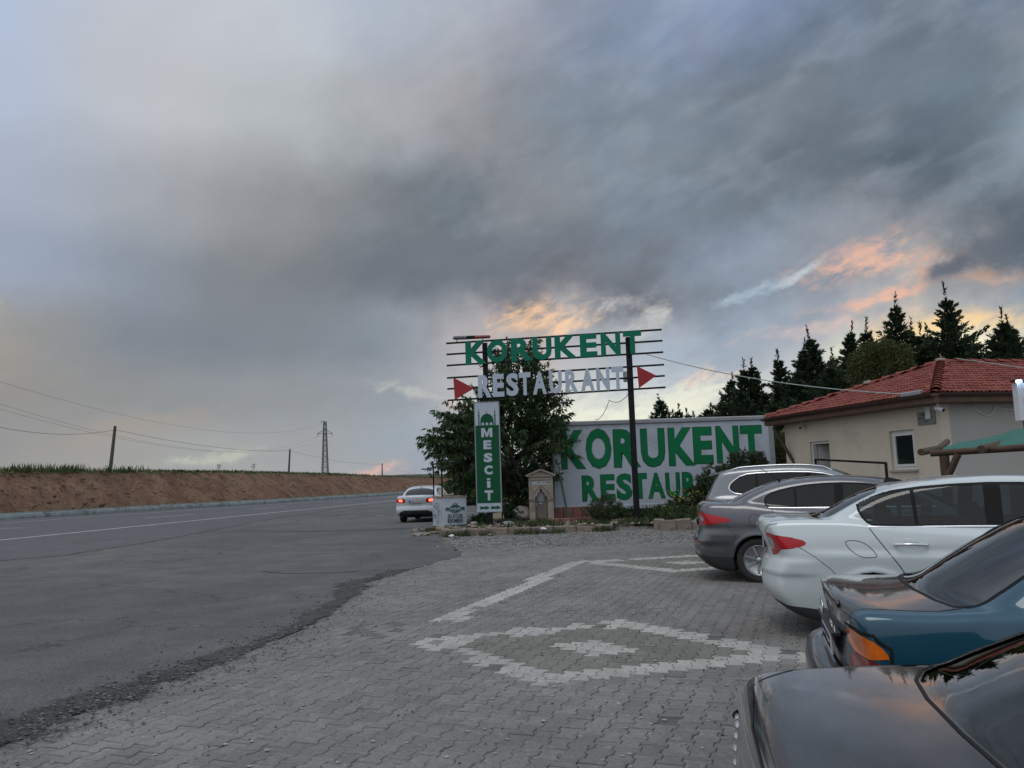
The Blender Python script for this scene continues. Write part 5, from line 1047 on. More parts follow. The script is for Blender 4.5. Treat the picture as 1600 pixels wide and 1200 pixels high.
def ridge_caps(a, b, L=.38):
    D = (b-a).length; n = int(D/L); d = (b-a).normalized(); side = d.cross(Vector((0, 0, 1))).normalized(); upv = side.cross(d)
    for i in range(n):
        p = a+d*(D*i/n); q = a+d*(D*(i+1)/n+.03); V = []; m_ = 7
        for (pt, rr, lift) in ((p, .125, .03), (q, .10, .0)):
            for k in range(m_): th = math.pi*k/(m_-1); V.append(pt+side*math.cos(th)*rr+upv*(math.sin(th)*rr*.75+lift))
        mb = MB(); mb.add(V+[V[k]-upv*.02 for k in range(m_)], [(k, k+1, m_+k+1, m_+k) for k in range(m_-1)]+[(2*m_+k, 2*m_+k+1, k+1, k) for k in range(m_-1)]); mb.build('ridge_tile', M_tile, rf)
ridge_caps(c0+Vector((.05, .05, .02)), a0); ridge_caps(c1+Vector((.05, -.05, .02)), a0); ridge_caps(a0, a1, .42); ridge_caps(c3, a1)
for p in (a0+Vector((0, 0, .06)), c1.lerp(a0, .62)+Vector((0, 0, .07))):
    mb = MB(); mb.lathe([(0, .08), (.11, .05), (.15, -.04), (.0, -.04)], 9, Matrix.Translation(p) @ Matrix.Diagonal((1.3, .9, 1, 1))); mb.build('mortar_patch', M_mort, rf)
# gutter, fascia
for a, b, nm in ((c1, c0, 0), (c0, c3, 1)):
    d = (b-a).normalized(); outv = Vector((-1, 0, 0)) if nm == 0 else Vector((0, -1, 0)); mb = MB(); V = []
    for pt in (a, b):
        for k in range(7): th = math.pi*k/6; V.append(pt+outv*(.07-.075*math.cos(th))+Vector((0, 0, .0-.075*math.sin(th)-.02)))
    mb.add(V, [(k, k+1, 8+k, 7+k) for k in range(6)]); g = mb.build('gutter', M_gut, hs); g.data.materials[0] = M_gut
    mb = MB(); mb.box((-.0, 0, 0), (.02, (b-a).length, .20), M=Matrix.Translation(a+outv*-.012+Vector((0, 0, -.22))) @ Matrix.Rotation(math.atan2(d.y, d.x)-math.pi/2, 4, 'Z')); mb.build('fascia', M_soff, hs)
hb('soffit', (-OV+.02, -OV+.02, EZ-.24), (-.002, HW+OV, EZ-.21), M_soff); hb('soffit', (-.002, -OV+.02, EZ-.24), (HL+OV, -.002, EZ-.21), M_soff)
# plaque, floodlight, cctv cameras, cables
q0 = onwallL(1434, 646); q1 = onwallL(1463, 662); pl = hb('plaque', (-.03, min(q0.y, q1.y), q1.z), (-.001, max(q0.y, q1.y), onwallL(1448, 643).z), mat('plaque_metal', (.20,.20,.19), .4, .5), hs, .004)
PM = Matrix(((0, 0, -1, -.031), (-1, 0, 0, max(q0.y, q1.y)), (0, 1, 0, q1.z), (0, 0, 0, 1))); pw = abs(q0.y-q1.y); ph = onwallL(1448, 643).z-q1.z
for k, (t_, f_) in enumerate((('KORUKENT', .5), (14, .8), (4, .22))): text_line(t_, pw*(1-f_)/2, ph*(.72-.27*k), pw*f_, ph*.14, PM, M_black, pl, .002, .03) if k == 0 else marks_line(pw*(1-f_)/2, ph*(.72-.27*k), pw*f_, ph*.14, PM, M_black, pl, t_)
mb = MB(); L_ = onwallL(1451, 613); mb.box((-.50, L_.y-.30, EZ-.02), (-.38, L_.y+.35, EZ+.09), bev=.02); fl_o = mb.build('floodlight', M_alu, None); fl_o.parent = hs
mb = MB(); mb.box((-.45, -.42, EZ-.235), (-.05, -.05, EZ-.2)); mb.build('bracket_plate', M_soff, hs)
def cctv(lx, ly, lz, d, label):
    t = thing('security_camera', label, 'camera', HM @ Vector((lx, ly, lz))); d = (HM.to_3x3() @ Vector(d)).normalized(); mb = MB(); mb.tube([(0, 0, .16), (0, 0, .03), tuple(d*-.02)], .02, 8); mb.build('bracket', M_pvc, t)
    mb = MB(); mb.tube([tuple(d*-.06), tuple(d*.14)], .045, 12); mb.build('housing', M_pvc, t); mb = MB(); mb.tube([tuple(d*.141), tuple(d*.15)], .038, 12); mb.build('lens', M_black, t)
cctv(-.12, onwallL(1259, 664).y, EZ-.38, (-1, -.6, -.3), 'small white security camera under the eaves above the open door')
cctv(-.25, -.25, EZ-.36, (.2, -1, -.35), 'white security camera with dark lens at the near corner of the eaves')
mb = MB(); mb.box((-.06, .25, EZ-.55), (-.002, .40, EZ-.25), bev=.01); mb.build('cable_box', M_pvc, hs)
def cable(name, pts, r, m, label=None, cat='cable', sag=0.0, n=14, parent=None):
    P = [Vector(p) for p in pts]; out = []
    for a, b in zip(P, P[1:]):
        for i in range(n): t_ = i/n; q = a.lerp(b, t_); q.z -= sag*4*t_*(1-t_); out.append(q)
    out.append(P[-1]); mb = MB(); mb.tube(out, r, 5); o = mb.build(name, m, parent)
    if label: tag(o, label, cat)
    return o
M_cab = mat('cable_black', (.03,.03,.033), .6); M_cabw = mat('cable_pale', (.30,.36,.34), .6)
cable('power_cable', [sp(1005, 552, -.1), HM @ Vector((-.44, L_.y+.3, EZ+.06))], .014, M_cabw, 'pale cable running from the sign frame to the eaves of the building', sag=.22, n=24)
cable('loose_wire', [sp(984, 612, -.1), Vector((PQ.x-.6, PQ.y+.8, 4.1)), bp(930, 661) + Vector((0, 0, .12))], .010, M_cab, 'thin loose wire hanging from the sign post down to the container', sag=.18)
cable('eaves_wire', [HM @ Vector((.9, -.02, EZ-.3)), HM @ Vector((1.3, -.02, EZ-.52)), HM @ Vector((1.5, -.02, EZ-.3)), HM @ Vector((2.2, -.02, EZ-.35)), HM @ Vector((2.5, -.02, EZ-.62)), HM @ Vector((3.4, -.02, EZ-.75))], .014, M_pvc, 'white wire hanging in loops under the right eaves', sag=.05)
cable('roof_cable', [HM @ a0.lerp(a1, .1)+Vector((0, 0, .12)), HM @ Vector((3.4, 1.0, EZ+.75)), HM @ Vector((5.2, -.2, EZ+.25))], .013, M_cabw, 'pale cable lying across the right slope of the tiled roof', sag=0)
# railing by the door, leaning timber, awning
rl = thing('metal_railing', 'plain black metal railing in front of the doorway of the cream building', 'railing', HM @ Vector((-1.1, 3, 0)), TH)
def wl(px, py, dx): p = onplane(px, py, HC-hr*dx, Vector((-hr.x, -hr.y, 0))); return p
r0, r1 = wl(1274, 718, 1.0), wl(1384, 723.5, 1.0); bpy.context.view_layer.update()
mb = MB(); mb.bar(r0, r1, .05); adopt(mb.build('top_rail', M_black), rl)
for p in (r0, r1, r0.lerp(r1, .5)*1.0): mb = MB(); mb.bar(Vector((p.x, p.y, -.05)), Vector((p.x, p.y, p.z)), .05) if p is not None else None; adopt(mb.build('post', M_black), rl) if (p-r0.lerp(r1, .5)).length > .01 else None
a = at(1208, 668, 24.6); b = at(1246, 732, 24.3); b2 = b+(b-a)*.7; mb = MB(); mb.tube([a, Vector((b2.x, b2.y, max(b2.z, -.05)))], .05, 7); o = mb.build('leaning_timber', M_dw); tag(o, 'dark timber leaning between the container and the cream building', 'timber')
M_tarp = mat('green_tarpaulin', (.010,.115,.085), .6, var=.15, scale=1.5, bump=.02, bscale=4); M_log = mat('peeled_log', (.062,.033,.019), .7, var=.3, scale=6, bump=.006)
aw = thing('log_shelter', 'green tarpaulin shelter on rough brown logs at the right edge', 'shelter', at(1480, 745, 13.2)); bpy.context.view_layer.update()
def lg(name, pts, r): mb = MB(); mb.tube(pts, r, 9); adopt(mb.build(name, M_log), aw)
P1 = at(1454, 708.5, 13.3); P2 = at(1640, 697, 12.3); lg('log_beam', [P1, P2, P2+(P2-P1)*1.2], .055)
lg('log_rafter', [at(1439, 706.5, 13.6), at(1468, 700.5, 14.4), at(1480, 690, 17)], .06); lg('log_rafter', [at(1533, 702, 12.6), at(1563, 694.5, 13.5), at(1575, 686, 15.5)], .065)
gp_ = at(1475, 712, 13.2); lg('log_post', [Vector((gp_.x, gp_.y, -.02)), gp_], .075); lg('log_brace', [at(1478, 752, 13.15), at(1497, 710, 13.0)], .055)
q = at(1587, 742, 12.3); lg('log_post', [Vector((q.x, q.y, -.02)), q], .11)
e0, e1 = at(1468, 705, 13.35), at(1660, 688, 12.2); t0, t1 = at(1486, 695, 15.2), at(1680, 652, 14.6); n = 14; V = []; 
for j in range(7):
    for i in range(n+1):
        p = e0.lerp(e1, i/n).lerp(t0.lerp(t1, i/n), j/6); p.z += .04*math.sin(i*.9)*math.sin(math.pi*j/6)-(.05 if j == 0 else 0)+noise.noise(Vector((i*.6, j*.8, 0)))*.04; V.append(p)
F = [(j*(n+1)+i, j*(n+1)+i+1, (j+1)*(n+1)+i+1, (j+1)*(n+1)+i) for j in range(6) for i in range(n)]
o = np_obj('tarpaulin', V, F, M_tarp, smooth=True); adopt(o, aw)
# lit sign box at the right edge of the view
ls = thing('lit_sign', 'white sign box with blue white lights along its top at the right edge', 'sign', at(1600, 730, 12.0)); bpy.context.view_layer.update()
s0, s1, s2 = at(1588.5, 599, 12), at(1594.5, 657, 12), at(1640, 655, 12)
mb = MB(); mb.add([Vector(p) for y in (0, .12) for p in ((s1.x, s1.y+y, s1.z), (s1.x+.62, s1.y+y, s1.z), (s0.x+.62, s0.y+y, s0.z+.02), (s0.x, s0.y+y, s0.z))], [(0,1,2,3),(7,6,5,4),(0,4,5,1),(1,5,6,2),(2,6,7,3),(3,7,4,0)]); adopt(mb.build('panel', M_white), ls)
M_led = mat('led_white', (.8,.9,1), .5, emit=(.45,.65,1.0), es=9.0)
for k in range(5): mb = MB(); mb.box((s0.x-.03+k*.14, s0.y-.06, s0.z+.005+k*.008), (s0.x+.05+k*.14, s0.y-.02, s0.z+.045+k*.008), bev=.008); adopt(mb.build('light', M_led), ls)
mb = MB(); mb.box((s0.x-.04, s0.y-.015, s0.z+.03), (s0.x+.66, s0.y+.1, s0.z+.05)); adopt(mb.build('cap', M_black), ls)
SO = Matrix(((1, 0, 0, s1.x+.05), (0, 0, -1, s1.y-.001), (0, 1, 0, s1.z), (0, 0, 0, 1))); hh = s0.z-s1.z
M_nav = mat('print_blue', (.02,.09,.16), .5); M_prd = mat('print_red', (.35,.02,.03), .5)
adopt(marks_line(.05, hh*.72, .5, hh*.12, SO, M_nav, None, 5), ls); adopt(marks_line(.03, hh*.42, .5, hh*.16, SO, M_prd, None, 4), ls); adopt(marks_line(.05, hh*.2, .4, hh*.1, SO, M_nav, None, 4), ls)
mb = MB(); mb.box((s1.x+.1, s1.y+.02, -.02), (s1.x+.2, s1.y+.1, s1.z-.002)); adopt(mb.build('leg', M_black), ls)

# ---------------------------------------------------------------- utility poles, pylon, wires across the road
M_pole = mat('weathered_pole', (.075,.08,.075), .85, var=.2); M_galv = mat('galvanised_steel', (.16,.17,.18), .5, .4)
PO = []
for (pb, pt, D, lab) in (((172, 738), (180, 665.5), 74, 'wooden utility pole leaning slightly on the bank, nearest and leftmost of three'), ((451, 742), (453, 702), 132, 'wooden utility pole on the bank left of the steel pylon'), ((597.5, 752), (597, 724), 195, 'small distant utility pole right of the steel pylon')):
    a, b = at(*pb, D), at(*pt, D); mb = MB(); mb.tube([Vector((a.x-(b.x-a.x)*.3, a.y, a.z-1.2)), b], [.19, .13], 8); o = mb.build('utility_pole', M_pole); tag(o, lab, 'utility pole'); PO.append(b)
L0 = at(-60, 653.5, 52); 
cable('overhead_wire', [L0, PO[0]-Vector((0, 0, .35)), PO[1]-Vector((0, 0, .2)), PO[2]-Vector((0, 0, .2)), at(672, 742, 300)], .016, M_cab, 'dark overhead wire strung along the utility poles on the bank', 'wire', sag=.7, n=16)
def pylon():
    D = 270; b = at(508, 747, D); tp = at(508, 658.5, D); H = tp.z-b.z; t = thing('steel_pylon', 'steel lattice power pylon rising beyond the earth bank', 'pylon', (b.x, b.y, b.z-1)); wb, wt = 2.1, .75; H += 1
    lv = [H*k/11 for k in range(12)]; wd = [wb+(wt-wb)*(k/11)**.9 for k in range(12)]; cor = ((-1,-1),(1,-1),(1,1),(-1,1))
    for sx_, sy_ in cor: mb = MB(); mb.tube([(sx_*w/2, sy_*w/2, z) for w, z in zip(wd, lv)], .13, 4); mb.build('leg', M_galv, t)
    mb = MB()
    for k in range(11):
        for i in range(4):
            (a0_, b0_), (a1_, b1_) = cor[i], cor[(i+1) % 4]; w0, w1 = wd[k]/2, wd[k+1]/2
            mb.bar((a0_*w0, b0_*w0, lv[k]), (a1_*w1, b1_*w1, lv[k+1]), .11); mb.bar((a1_*w0, b1_*w0, lv[k]), (a0_*w1, b0_*w1, lv[k+1]), .11); mb.bar((a0_*w1, b0_*w1, lv[k+1]), (a1_*w1, b1_*w1, lv[k+1]), .09)
    mb.build('lattice', M_galv, t)
    za = H*.80; ends = []
    for s_ in (-1, 1):
        mb = MB(); mb.bar((0, -.3, za), (s_*2.5, 0, za-.1), .16); mb.bar((0, 0, za+1.3), (s_*2.5, 0, za), .13); mb.bar((0, .3, za), (s_*2.5, 0, za-.1), .16); mb.build('cross_arm', M_galv, t)
        mb = MB(); mb.tube([(s_*2.4, 0, za-.1), (s_*2.4, 0, za-1.0)], .1, 6); mb.build('insulator', M_galv, t)
    mb = MB(); mb.bar((0, 0, H-.1), (-1.2, 0, H+.2), .16); mb.bar((-1.2, 0, H+.2), (-1.25, 0, H-.9), .12); mb.build('top_arm', M_galv, t)
    o = t.location; return [o+Vector((-2.4, 0, za-1.0)), o+Vector((2.4, 0, za-1.0)), o+Vector((-1.25, 0, H-.9))]
ins = pylon()
for k, (a, (x_, y_)) in enumerate(zip(ins, ((-60, 612), (-60, 622), (-60, 578)))):
    cable('power_line', [at(x_, y_, 95), a], .016, M_cab, ('lower left power line running to the pylon from the left', 'lower right power line running to the pylon from the left', 'highest power line running to the top of the pylon')[k], 'wire', sag=(6, 6, 5)[k], n=40)
# small dry stalks / saplings on the bank skyline
for (px, py, D, h_) in ((341, 741, 84, 1.0), (396, 741, 95, 1.2), (309, 742, 80, .5), (283, 741, 78, .45), (430, 744, 100, .5)):
    b = at(px, py, D); t = thing('bank_weed', 'thin dark weed stalk on the skyline of the bank, %s from the left' % {341:'third',396:'fourth',309:'second',283:'first',430:'fifth'}[px], 'weed', b, 0, 'weeds on the skyline of the bank'); mb = MB(); mb.tube([(0, 0, -.5), (.05, 0, h_*.6)], .03, 5); mb.build('stem', M_bark, t)
    P = [(random.gauss(0, .11), random.gauss(0, .11), h_*random.uniform(.6, 1)) for _ in range(70)]; leaves('foliage', P, [(random.gauss(0, 1), random.gauss(0, 1), .5) for _ in P], .13, .03, M_weed, t)

# ---------------------------------------------------------------- cars: bodies from smooth implicit surfaces, panes and lamps cut out of them
def paint(name, c, rough=.32, metal=.0, coat=1.0, dirt=.12, flake=.0):
    M = bpy.data.materials.new(name); M.use_nodes = True; T = NT(M.node_tree); P = T.n['Principled BSDF']; tc = T.node('ShaderNodeTexCoord'); v = tc.outputs['Object']
    sp_ = T.node('ShaderNodeSeparateXYZ'); T.put(sp_.inputs[0], v)
    cur = T.mix(T.maprange(T.noise(v, 1.5, 6, .6), .35, .7, 0, dirt), c+(1,), tuple(x*.8+.03 for x in c)+(1,))
    road = T.m('MULTIPLY', T.maprange(sp_.outputs[2], .15, .62, 1, 0), T.maprange(T.noise(v, 4, 6, .7), .3, .7, .3, 1)); cur = T.mix(T.m('MULTIPLY', road, .5), cur, (.12,.11,.10,1))
    T.put(P.inputs['Base Color'], cur); P.inputs['Metallic'].default_value = metal; P.inputs['Coat Weight'].default_value = coat; P.inputs['Specular IOR Level'].default_value = .22 if metal < .3 else .5
    T.put(P.inputs['Roughness'], T.maprange(T.noise(v, 6, 5, .65), .3, .7, rough-.05, rough+.1)); T.put(P.inputs['Coat Roughness'], T.maprange(T.noise(v, 9, 6, .7), .4, .8, .03, .13))
    return M
def glassmat(name, tint, ior=1.75):
    M = bpy.data.materials.new(name); M.use_nodes = True; T = NT(M.node_tree); T.n.clear(); out = T.node('ShaderNodeOutputMaterial'); tr = T.node('ShaderNodeBsdfTransparent'); gl = T.node('ShaderNodeBsdfGlossy')
    tr.inputs[0].default_value = tuple(tint)+(1,); gl.inputs['Roughness'].default_value = .02; gl.inputs[0].default_value = (1, 1, 1, 1); fr_ = T.node('ShaderNodeFresnel'); fr_.inputs[0].default_value = ior
    mx_ = T.node('ShaderNodeMixShader'); T.l.new(T.maprange(fr_.outputs[0], 0, 1, 0, 1), mx_.inputs[0]); T.l.new(tr.outputs[0], mx_.inputs[1]); T.l.new(gl.outputs[0], mx_.inputs[2]); T.l.new(mx_.outputs[0], out.inputs[0]); return M
G_clear = glassmat('car_glass', (.20,.29,.31), 1.5); G_tint = glassmat('car_glass_tinted', (.02,.025,.03), 1.5); G_mid = glassmat('car_glass_smoked', (.08,.10,.11), 1.5); G_back = glassmat('car_glass_rear', (.03,.03,.034), 1.75)
M_rub = mat('rubber_black', (.007,.007,.008), .6, var=.1, spec=.2); M_tyre = mat('tyre_rubber', (.022,.021,.021), .85, var=.3, scale=8, dirt=(.06,.055,.05), dscale=6, dth=.55); M_plas = mat('dark_plastic', (.025,.025,.027), .5, var=.15, scale=5)
M_rim = mat('alloy', (.42,.43,.45), .3, .85, var=.08); M_trimc = mat('bright_trim', (.72,.73,.75), .18, 1.0, var=.03); M_gap = mat('panel_gap_dark', (.006,.006,.007), .8); M_seat = mat('seat_fabric', (.035,.036,.04), .9, var=.2)
M_lred = mat('lamp_red', (.42,.006,.012), .12, var=.12, scale=20, coat=.4, spec=.3); M_lredd = mat('lamp_red_dark', (.20,.004,.006), .12, var=.12, scale=20, coat=.4, spec=.3); M_lamb = mat('lamp_amber', (.62,.13,.008), .12, var=.2, scale=25, coat=.4, spec=.3); M_lclr = mat('lamp_clear', (.42,.42,.43), .1, .3, var=.15, scale=25, coat=1.0)
M_lit = mat('lamp_lit', (.6,.05,.03), .2, emit=(1.0,.07,.04), es=5.5); M_plate = mat('plate_white', (.50,.51,.53), .4, var=.05); M_pblue = mat('plate_blue', (.01,.04,.25), .4)

def smax(a, b, k): h = np.clip(.5-.5*(b-a)/k, 0, 1)*1.0; h = np.clip(.5+.5*(a-b)/k, 0, 1); return b*(1-h)+a*h+k*h*(1-h)
def smin(a, b, k): return -smax(-a, -b, k)
def chaikin(P, n=2):
    P = [np.array(p, float) for p in P]
    for _ in range(n):
        Q = []
        for a, b in zip(P, P[1:]+P[:1]): Q += [a*.75+b*.25, a*.25+b*.75]
        P = Q
    return np.array(P)
class Prof:
    """signed distance table of a rounded side-view outline"""
    def __init__(s, pts, L, H, blur=2.0, n=2):
        s.h = .01; s.x0, s.z0 = -.4, -.2; nx, nz = int((L+.8)/s.h), int((H+.6)/s.h); X, Z = np.meshgrid(s.x0+s.h*np.arange(nx), s.z0+s.h*np.arange(nz), indexing='ij')
        P = chaikin(pts, n); A = P; B = np.roll(P, -1, 0); d = np.full(X.shape, 1e9); ins = np.zeros(X.shape, bool)
        for (ax_, az_), (bx_, bz_) in zip(A, B):
            ex, ez = bx_-ax_, bz_-az_; t = np.clip(((X-ax_)*ex+(Z-az_)*ez)/(ex*ex+ez*ez+1e-12), 0, 1); d = np.minimum(d, np.hypot(X-ax_-ex*t, Z-az_-ez*t))
            if az_ != bz_: ins ^= ((az_ > Z) != (bz_ > Z)) & (X < (bx_-ax_)*(Z-az_)/(bz_-az_)+ax_)
        D = np.where(ins, -d, d); k = np.exp(-.5*(np.arange(-6, 7)/blur)**2); k /= k.sum()
        D = np.apply_along_axis(lambda r: np.convolve(np.pad(r, 6, 'edge'), k, 'valid'), 0, D); D = np.apply_along_axis(lambda r: np.convolve(np.pad(r, 6, 'edge'), k, 'valid'), 1, D); s.D = D
    def __call__(s, x, z):
        u = np.clip((x-s.x0)/s.h, 0, s.D.shape[0]-1.001); v = np.clip((z-s.z0)/s.h, 0, s.D.shape[1]-1.001); i = u.astype(int); j = v.astype(int); f = u-i; g = v-j; D = s.D
        return D[i, j]*(1-f)*(1-g)+D[i+1, j]*f*(1-g)+D[i, j+1]*(1-f)*g+D[i+1, j+1]*f*g
def sstep(x, a, b): t = np.clip((x-a)/(b-a), 0, 1); return t*t*(3-2*t)
class CarShape:
    def __init__(s, c):
        s.c = c; s.L, s.W = c['L'], c['W']; s.low = Prof(c['low'], s.L, 1.9); s.up = Prof(c['up'], s.L, 1.9)
        zz = np.linspace(-.2, 2, 221); w = np.interp(zz, [p[0] for p in c['zw']], [p[1] for p in c['zw']]); k = np.exp(-.5*(np.arange(-12, 13)/4)**2); k /= k.sum(); s.zz, s.zwv = zz, np.convolve(np.pad(w, 12, 'edge'), k, 'valid')
        xx = np.linspace(-.5, s.L+.5, 300); w = np.interp(xx, [p[0] for p in c['xw']], [p[1] for p in c['xw']]); k = np.exp(-.5*(np.arange(-20, 21)/7)**2); k /= k.sum(); s.xx, s.xwv = xx, np.convolve(np.pad(w, 20, 'edge'), k, 'valid')
    def body(s, x, y, z):
        c = s.c; L, W = s.L, s.W; ya = np.abs(y)/W; r = sstep(x, L*.35, L*.65)
        xb = x-c['br']*ya**2.4*(1-r)+c['bf']*ya**2.4*r
        for (z0_, a_, wd) in c.get('rcrease', []): xb = xb+a_*np.tanh((z-z0_)/wd)*np.exp(-((z-z0_)/.10)**2)*(1-r)
        lo = s.low(xb, z+c.get('cr', .045)*ya**2)
        w = W*np.interp(x, s.xx, s.xwv)*np.interp(z, s.zz, s.zwv)
        for (xc, zc, rr) in c['wheels']: d = np.hypot(x-xc, z-zc); w = w+.014*np.exp(-((d-(rr+.055))/.035)**2)
        for (z0_, a_, wd) in c.get('crease', []): zl = z0_+(x-L*.4)*c.get('cslope', 0.0); w = w+a_*np.tanh((z-zl)/wd)*np.exp(-((z-zl)/.12)**2)*sstep(x, .15, .7)*(1-sstep(x, L-.9, L-.3))
        for (z0_, a_, wd) in c.get('rcrease', []): w = w+a_*np.tanh((z-z0_)/wd)*np.exp(-((z-z0_)/.10)**2)*(1-sstep(x, .25, .65))
        fl = smax(lo, np.abs(y)-w, c.get('kl', .05))
        for (xa, xc_, za, zc_, dep) in c.get('rear_recess', []):   # a shallow recess in the tail
            pass
        xg = x-c['bgr']*ya**2*(1-r)+c['bgf']*ya**2*r
        gu = s.up(xg, z+c.get('cru', .05)*ya**2); wg = c['wb']-c['tum']*(z-c['zb'])-c.get('gpl', .02)*((x-L*.5)/(L*.5))**2
        fu = smax(gu, np.abs(y)-wg, c.get('ku', .09)); f = smin(fl, fu, c.get('kb', .05)); return f
    def full(s, x, y, z):
        f = s.body(x, y, z)
        for (xc, zc, rr) in s.c['wheels']: a = np.maximum(np.hypot(x-xc, z-zc)-(rr+.045), (s.W-.30)-np.abs(y)); f = np.maximum(f, -a)
        return f
    def grad(s, F, P, e=.004):
        x, y, z = P.T; return np.stack([F(x+e, y, z)-F(x-e, y, z), F(x, y+e, z)-F(x, y-e, z), F(x, y, z+e)-F(x, y, z-e)], 1)/(2*e)
def surface_nets(F, lo, hi, h):
    ax = [np.arange(lo[i], hi[i]+h, h) for i in range(3)]; X, Y, Z = np.meshgrid(*ax, indexing='ij'); V = F(X, Y, Z); s = V < 0; n = V.shape
    acc = np.zeros((n[0]-1, n[1]-1, n[2]-1, 3)); cnt = np.zeros((n[0]-1, n[1]-1, n[2]-1)); cor = [(a, b, c) for a in (0, 1) for b in (0, 1) for c in (0, 1)]
    def C(o): return V[o[0]:n[0]-1+o[0], o[1]:n[1]-1+o[1], o[2]:n[2]-1+o[2]]
    for a in cor:
        for k in range(3):
            if a[k]: continue
            b = list(a); b[k] = 1; va, vb = C(a), C(b); m = (va < 0) != (vb < 0); t = np.where(m, va/(va-vb+1e-20), 0)
            for q in range(3): acc[..., q] += np.where(m, a[q]+(t if q == k else 0), 0)
            cnt += m
    act = cnt > 0; idx = -np.ones(act.shape, int); idx[act] = np.arange(act.sum()); ijk = np.stack(np.nonzero(act), 1); P = (ijk+acc[act]/cnt[act][:, None])*h+np.array([ax[0][0], ax[1][0], ax[2][0]])
    quads = []
    for k in range(3):
        sl0 = [slice(None)]*3; sl1 = [slice(None)]*3; sl0[k] = slice(0, -1); sl1[k] = slice(1, None); e = s[tuple(sl0)] != s[tuple(sl1)]; inside = s[tuple(sl0)]
        I = np.stack(np.nonzero(e), 1); u, v = (k+1) % 3, (k+2) % 3; ok = (I[:, u] > 0) & (I[:, v] > 0) & (I[:, u] < act.shape[u]) & (I[:, v] < act.shape[v]); I = I[ok]
        q = []
        for (du, dv) in ((-1, -1), (0, -1), (0, 0), (-1, 0)): J = I.copy(); J[:, u] += du; J[:, v] += dv; q.append(idx[J[:, 0], J[:, 1], J[:, 2]])
        q = np.stack(q, 1); ins = inside[I[:, 0], I[:, 1], I[:, 2]]; q[~ins] = q[~ins][:, ::-1]; quads.append(q)
    return P, np.concatenate(quads)
MAPS = {'side': lambda p, W: (p.x, p.z), 'rear': lambda p, W: (p.y, p.z), 'top': lambda p, W: (p.x, p.y), 'wrap': lambda p, W: (p.x-(W-abs(p.y)), p.z)}
class Car:
    def __init__(s, name, label, spec, loc, yaw, pm, h=.03, root_mesh=None):
        s.c = spec; s.sh = CarShape(spec); s.W = spec['W']; s.L = spec['L']; s.pm = pm
        s.t = thing(name, label, 'car', loc, rad(yaw))
        P, Q = surface_nets(s.sh.full, (-.12, -s.W-.12, .08), (s.L+.12, s.W+.12, 1.85), h)
        for _ in range(3):
            g = s.sh.grad(s.sh.full, P); f = s.sh.full(*P.T); n2 = (g*g).sum(1); P = P-g*(np.clip(f, -.02, .02)/np.maximum(n2, .3))[:, None]
        s.bm = bmesh.new(); vs = [s.bm.verts.new(p) for p in P.tolist()]
        for q in Q.tolist():
            try: s.bm.faces.new([vs[i] for i in q])
            except ValueError: pass
        bmesh.ops.triangulate(s.bm, faces=s.bm.faces[:]); s.bm.normal_update(); fs = s.bm.faces[:][::37]; C_ = np.array([f.calc_center_median()[:] for f in fs]); G_ = s.sh.grad(s.sh.full, C_)
        if sum(float(np.dot(f.normal[:], g)) for f, g in zip(fs, G_)) < 0: bmesh.ops.reverse_faces(s.bm, faces=s.bm.faces[:])
        s.bm.normal_update()
        s.bvh = BVHTree.FromBMesh(s.bm); s.lay = s.bm.verts.layers.float_vector.new('orig'); s.reg = s.bm.faces.layers.int.new('reg'); s.names = ['body']; s.regs = [None]
    def cut(s, name, mp_, poly, cond, m, sink=.004, parent=None):
        bm = s.bm; W = s.W; M_ = MAPS[mp_]; xs = [p[0] for p in poly]; ys = [p[1] for p in poly]; x0, x1, y0, y1 = min(xs)-.06, max(xs)+.06, min(ys)-.06, max(ys)+.06
        cand = []
        for f in bm.faces:
            if f[s.reg]: continue
            v = f.verts[0].co; a, b = M_(v, W)
            if x0 < a < x1 and y0 < b < y1 and cond(v, f.normal): cand.append(f)
        if not cand: return
        vs = set(v for f in cand for v in f.verts)
        for v in vs: v[s.lay] = v.co; a, b = M_(v.co, W); v.co = Vector((a, b, 0))
        n = len(poly); cs = set(cand)
        for i in range(n):
            a, b = Vector(poly[i]), Vector(poly[(i+1) % n]); d = (b-a); nn = Vector((d.y, -d.x, 0))
            if d.length < 1e-6: continue
            # only the faces near this edge are split
            lo_ = Vector((min(a.x, b.x)-.05, min(a.y, b.y)-.05)); hi_ = Vector((max(a.x, b.x)+.05, max(a.y, b.y)+.05)); near = []
            for f in cs:
                if any(lo_.x < v.co.x < hi_.x and lo_.y < v.co.y < hi_.y for v in f.verts): near.append(f)
            ge = list(set(e for f in near for e in f.edges)); gv = list(set(v for f in near for v in f.verts))
            r = bmesh.ops.bisect_plane(bm, geom=gv+ge+near, plane_co=(a.x, a.y, 0), plane_no=nn, dist=1e-5)
            cs = set(f for f in cs if f.is_valid) | set(g for g in r['geom'] if isinstance(g, bmesh.types.BMFace)) | set(f for g in r['geom_cut'] if isinstance(g, bmesh.types.BMVert) for f in g.link_faces if all(abs(v.co.z) < 1e-7 for v in f.verts))
        s.names.append(name); s.regs.append((name, m, sink, parent)); k = len(s.names)-1; cl = [f for f in cs if f.is_valid]
        C = np.array([[sum(v.co.x for v in f.verts)/len(f.verts), sum(v.co.y for v in f.verts)/len(f.verts)] for f in cl]); inn = inpoly(C, poly)
        for f, q in zip(cl, inn):
            if q: f[s.reg] = k
        allv = set(v for f in cl for v in f.verts)
        for v in allv | vs:
            if v.is_valid and abs(v.co.z) < 1e-7 and v[s.lay].length > 0: v.co = v[s.lay]
        return k
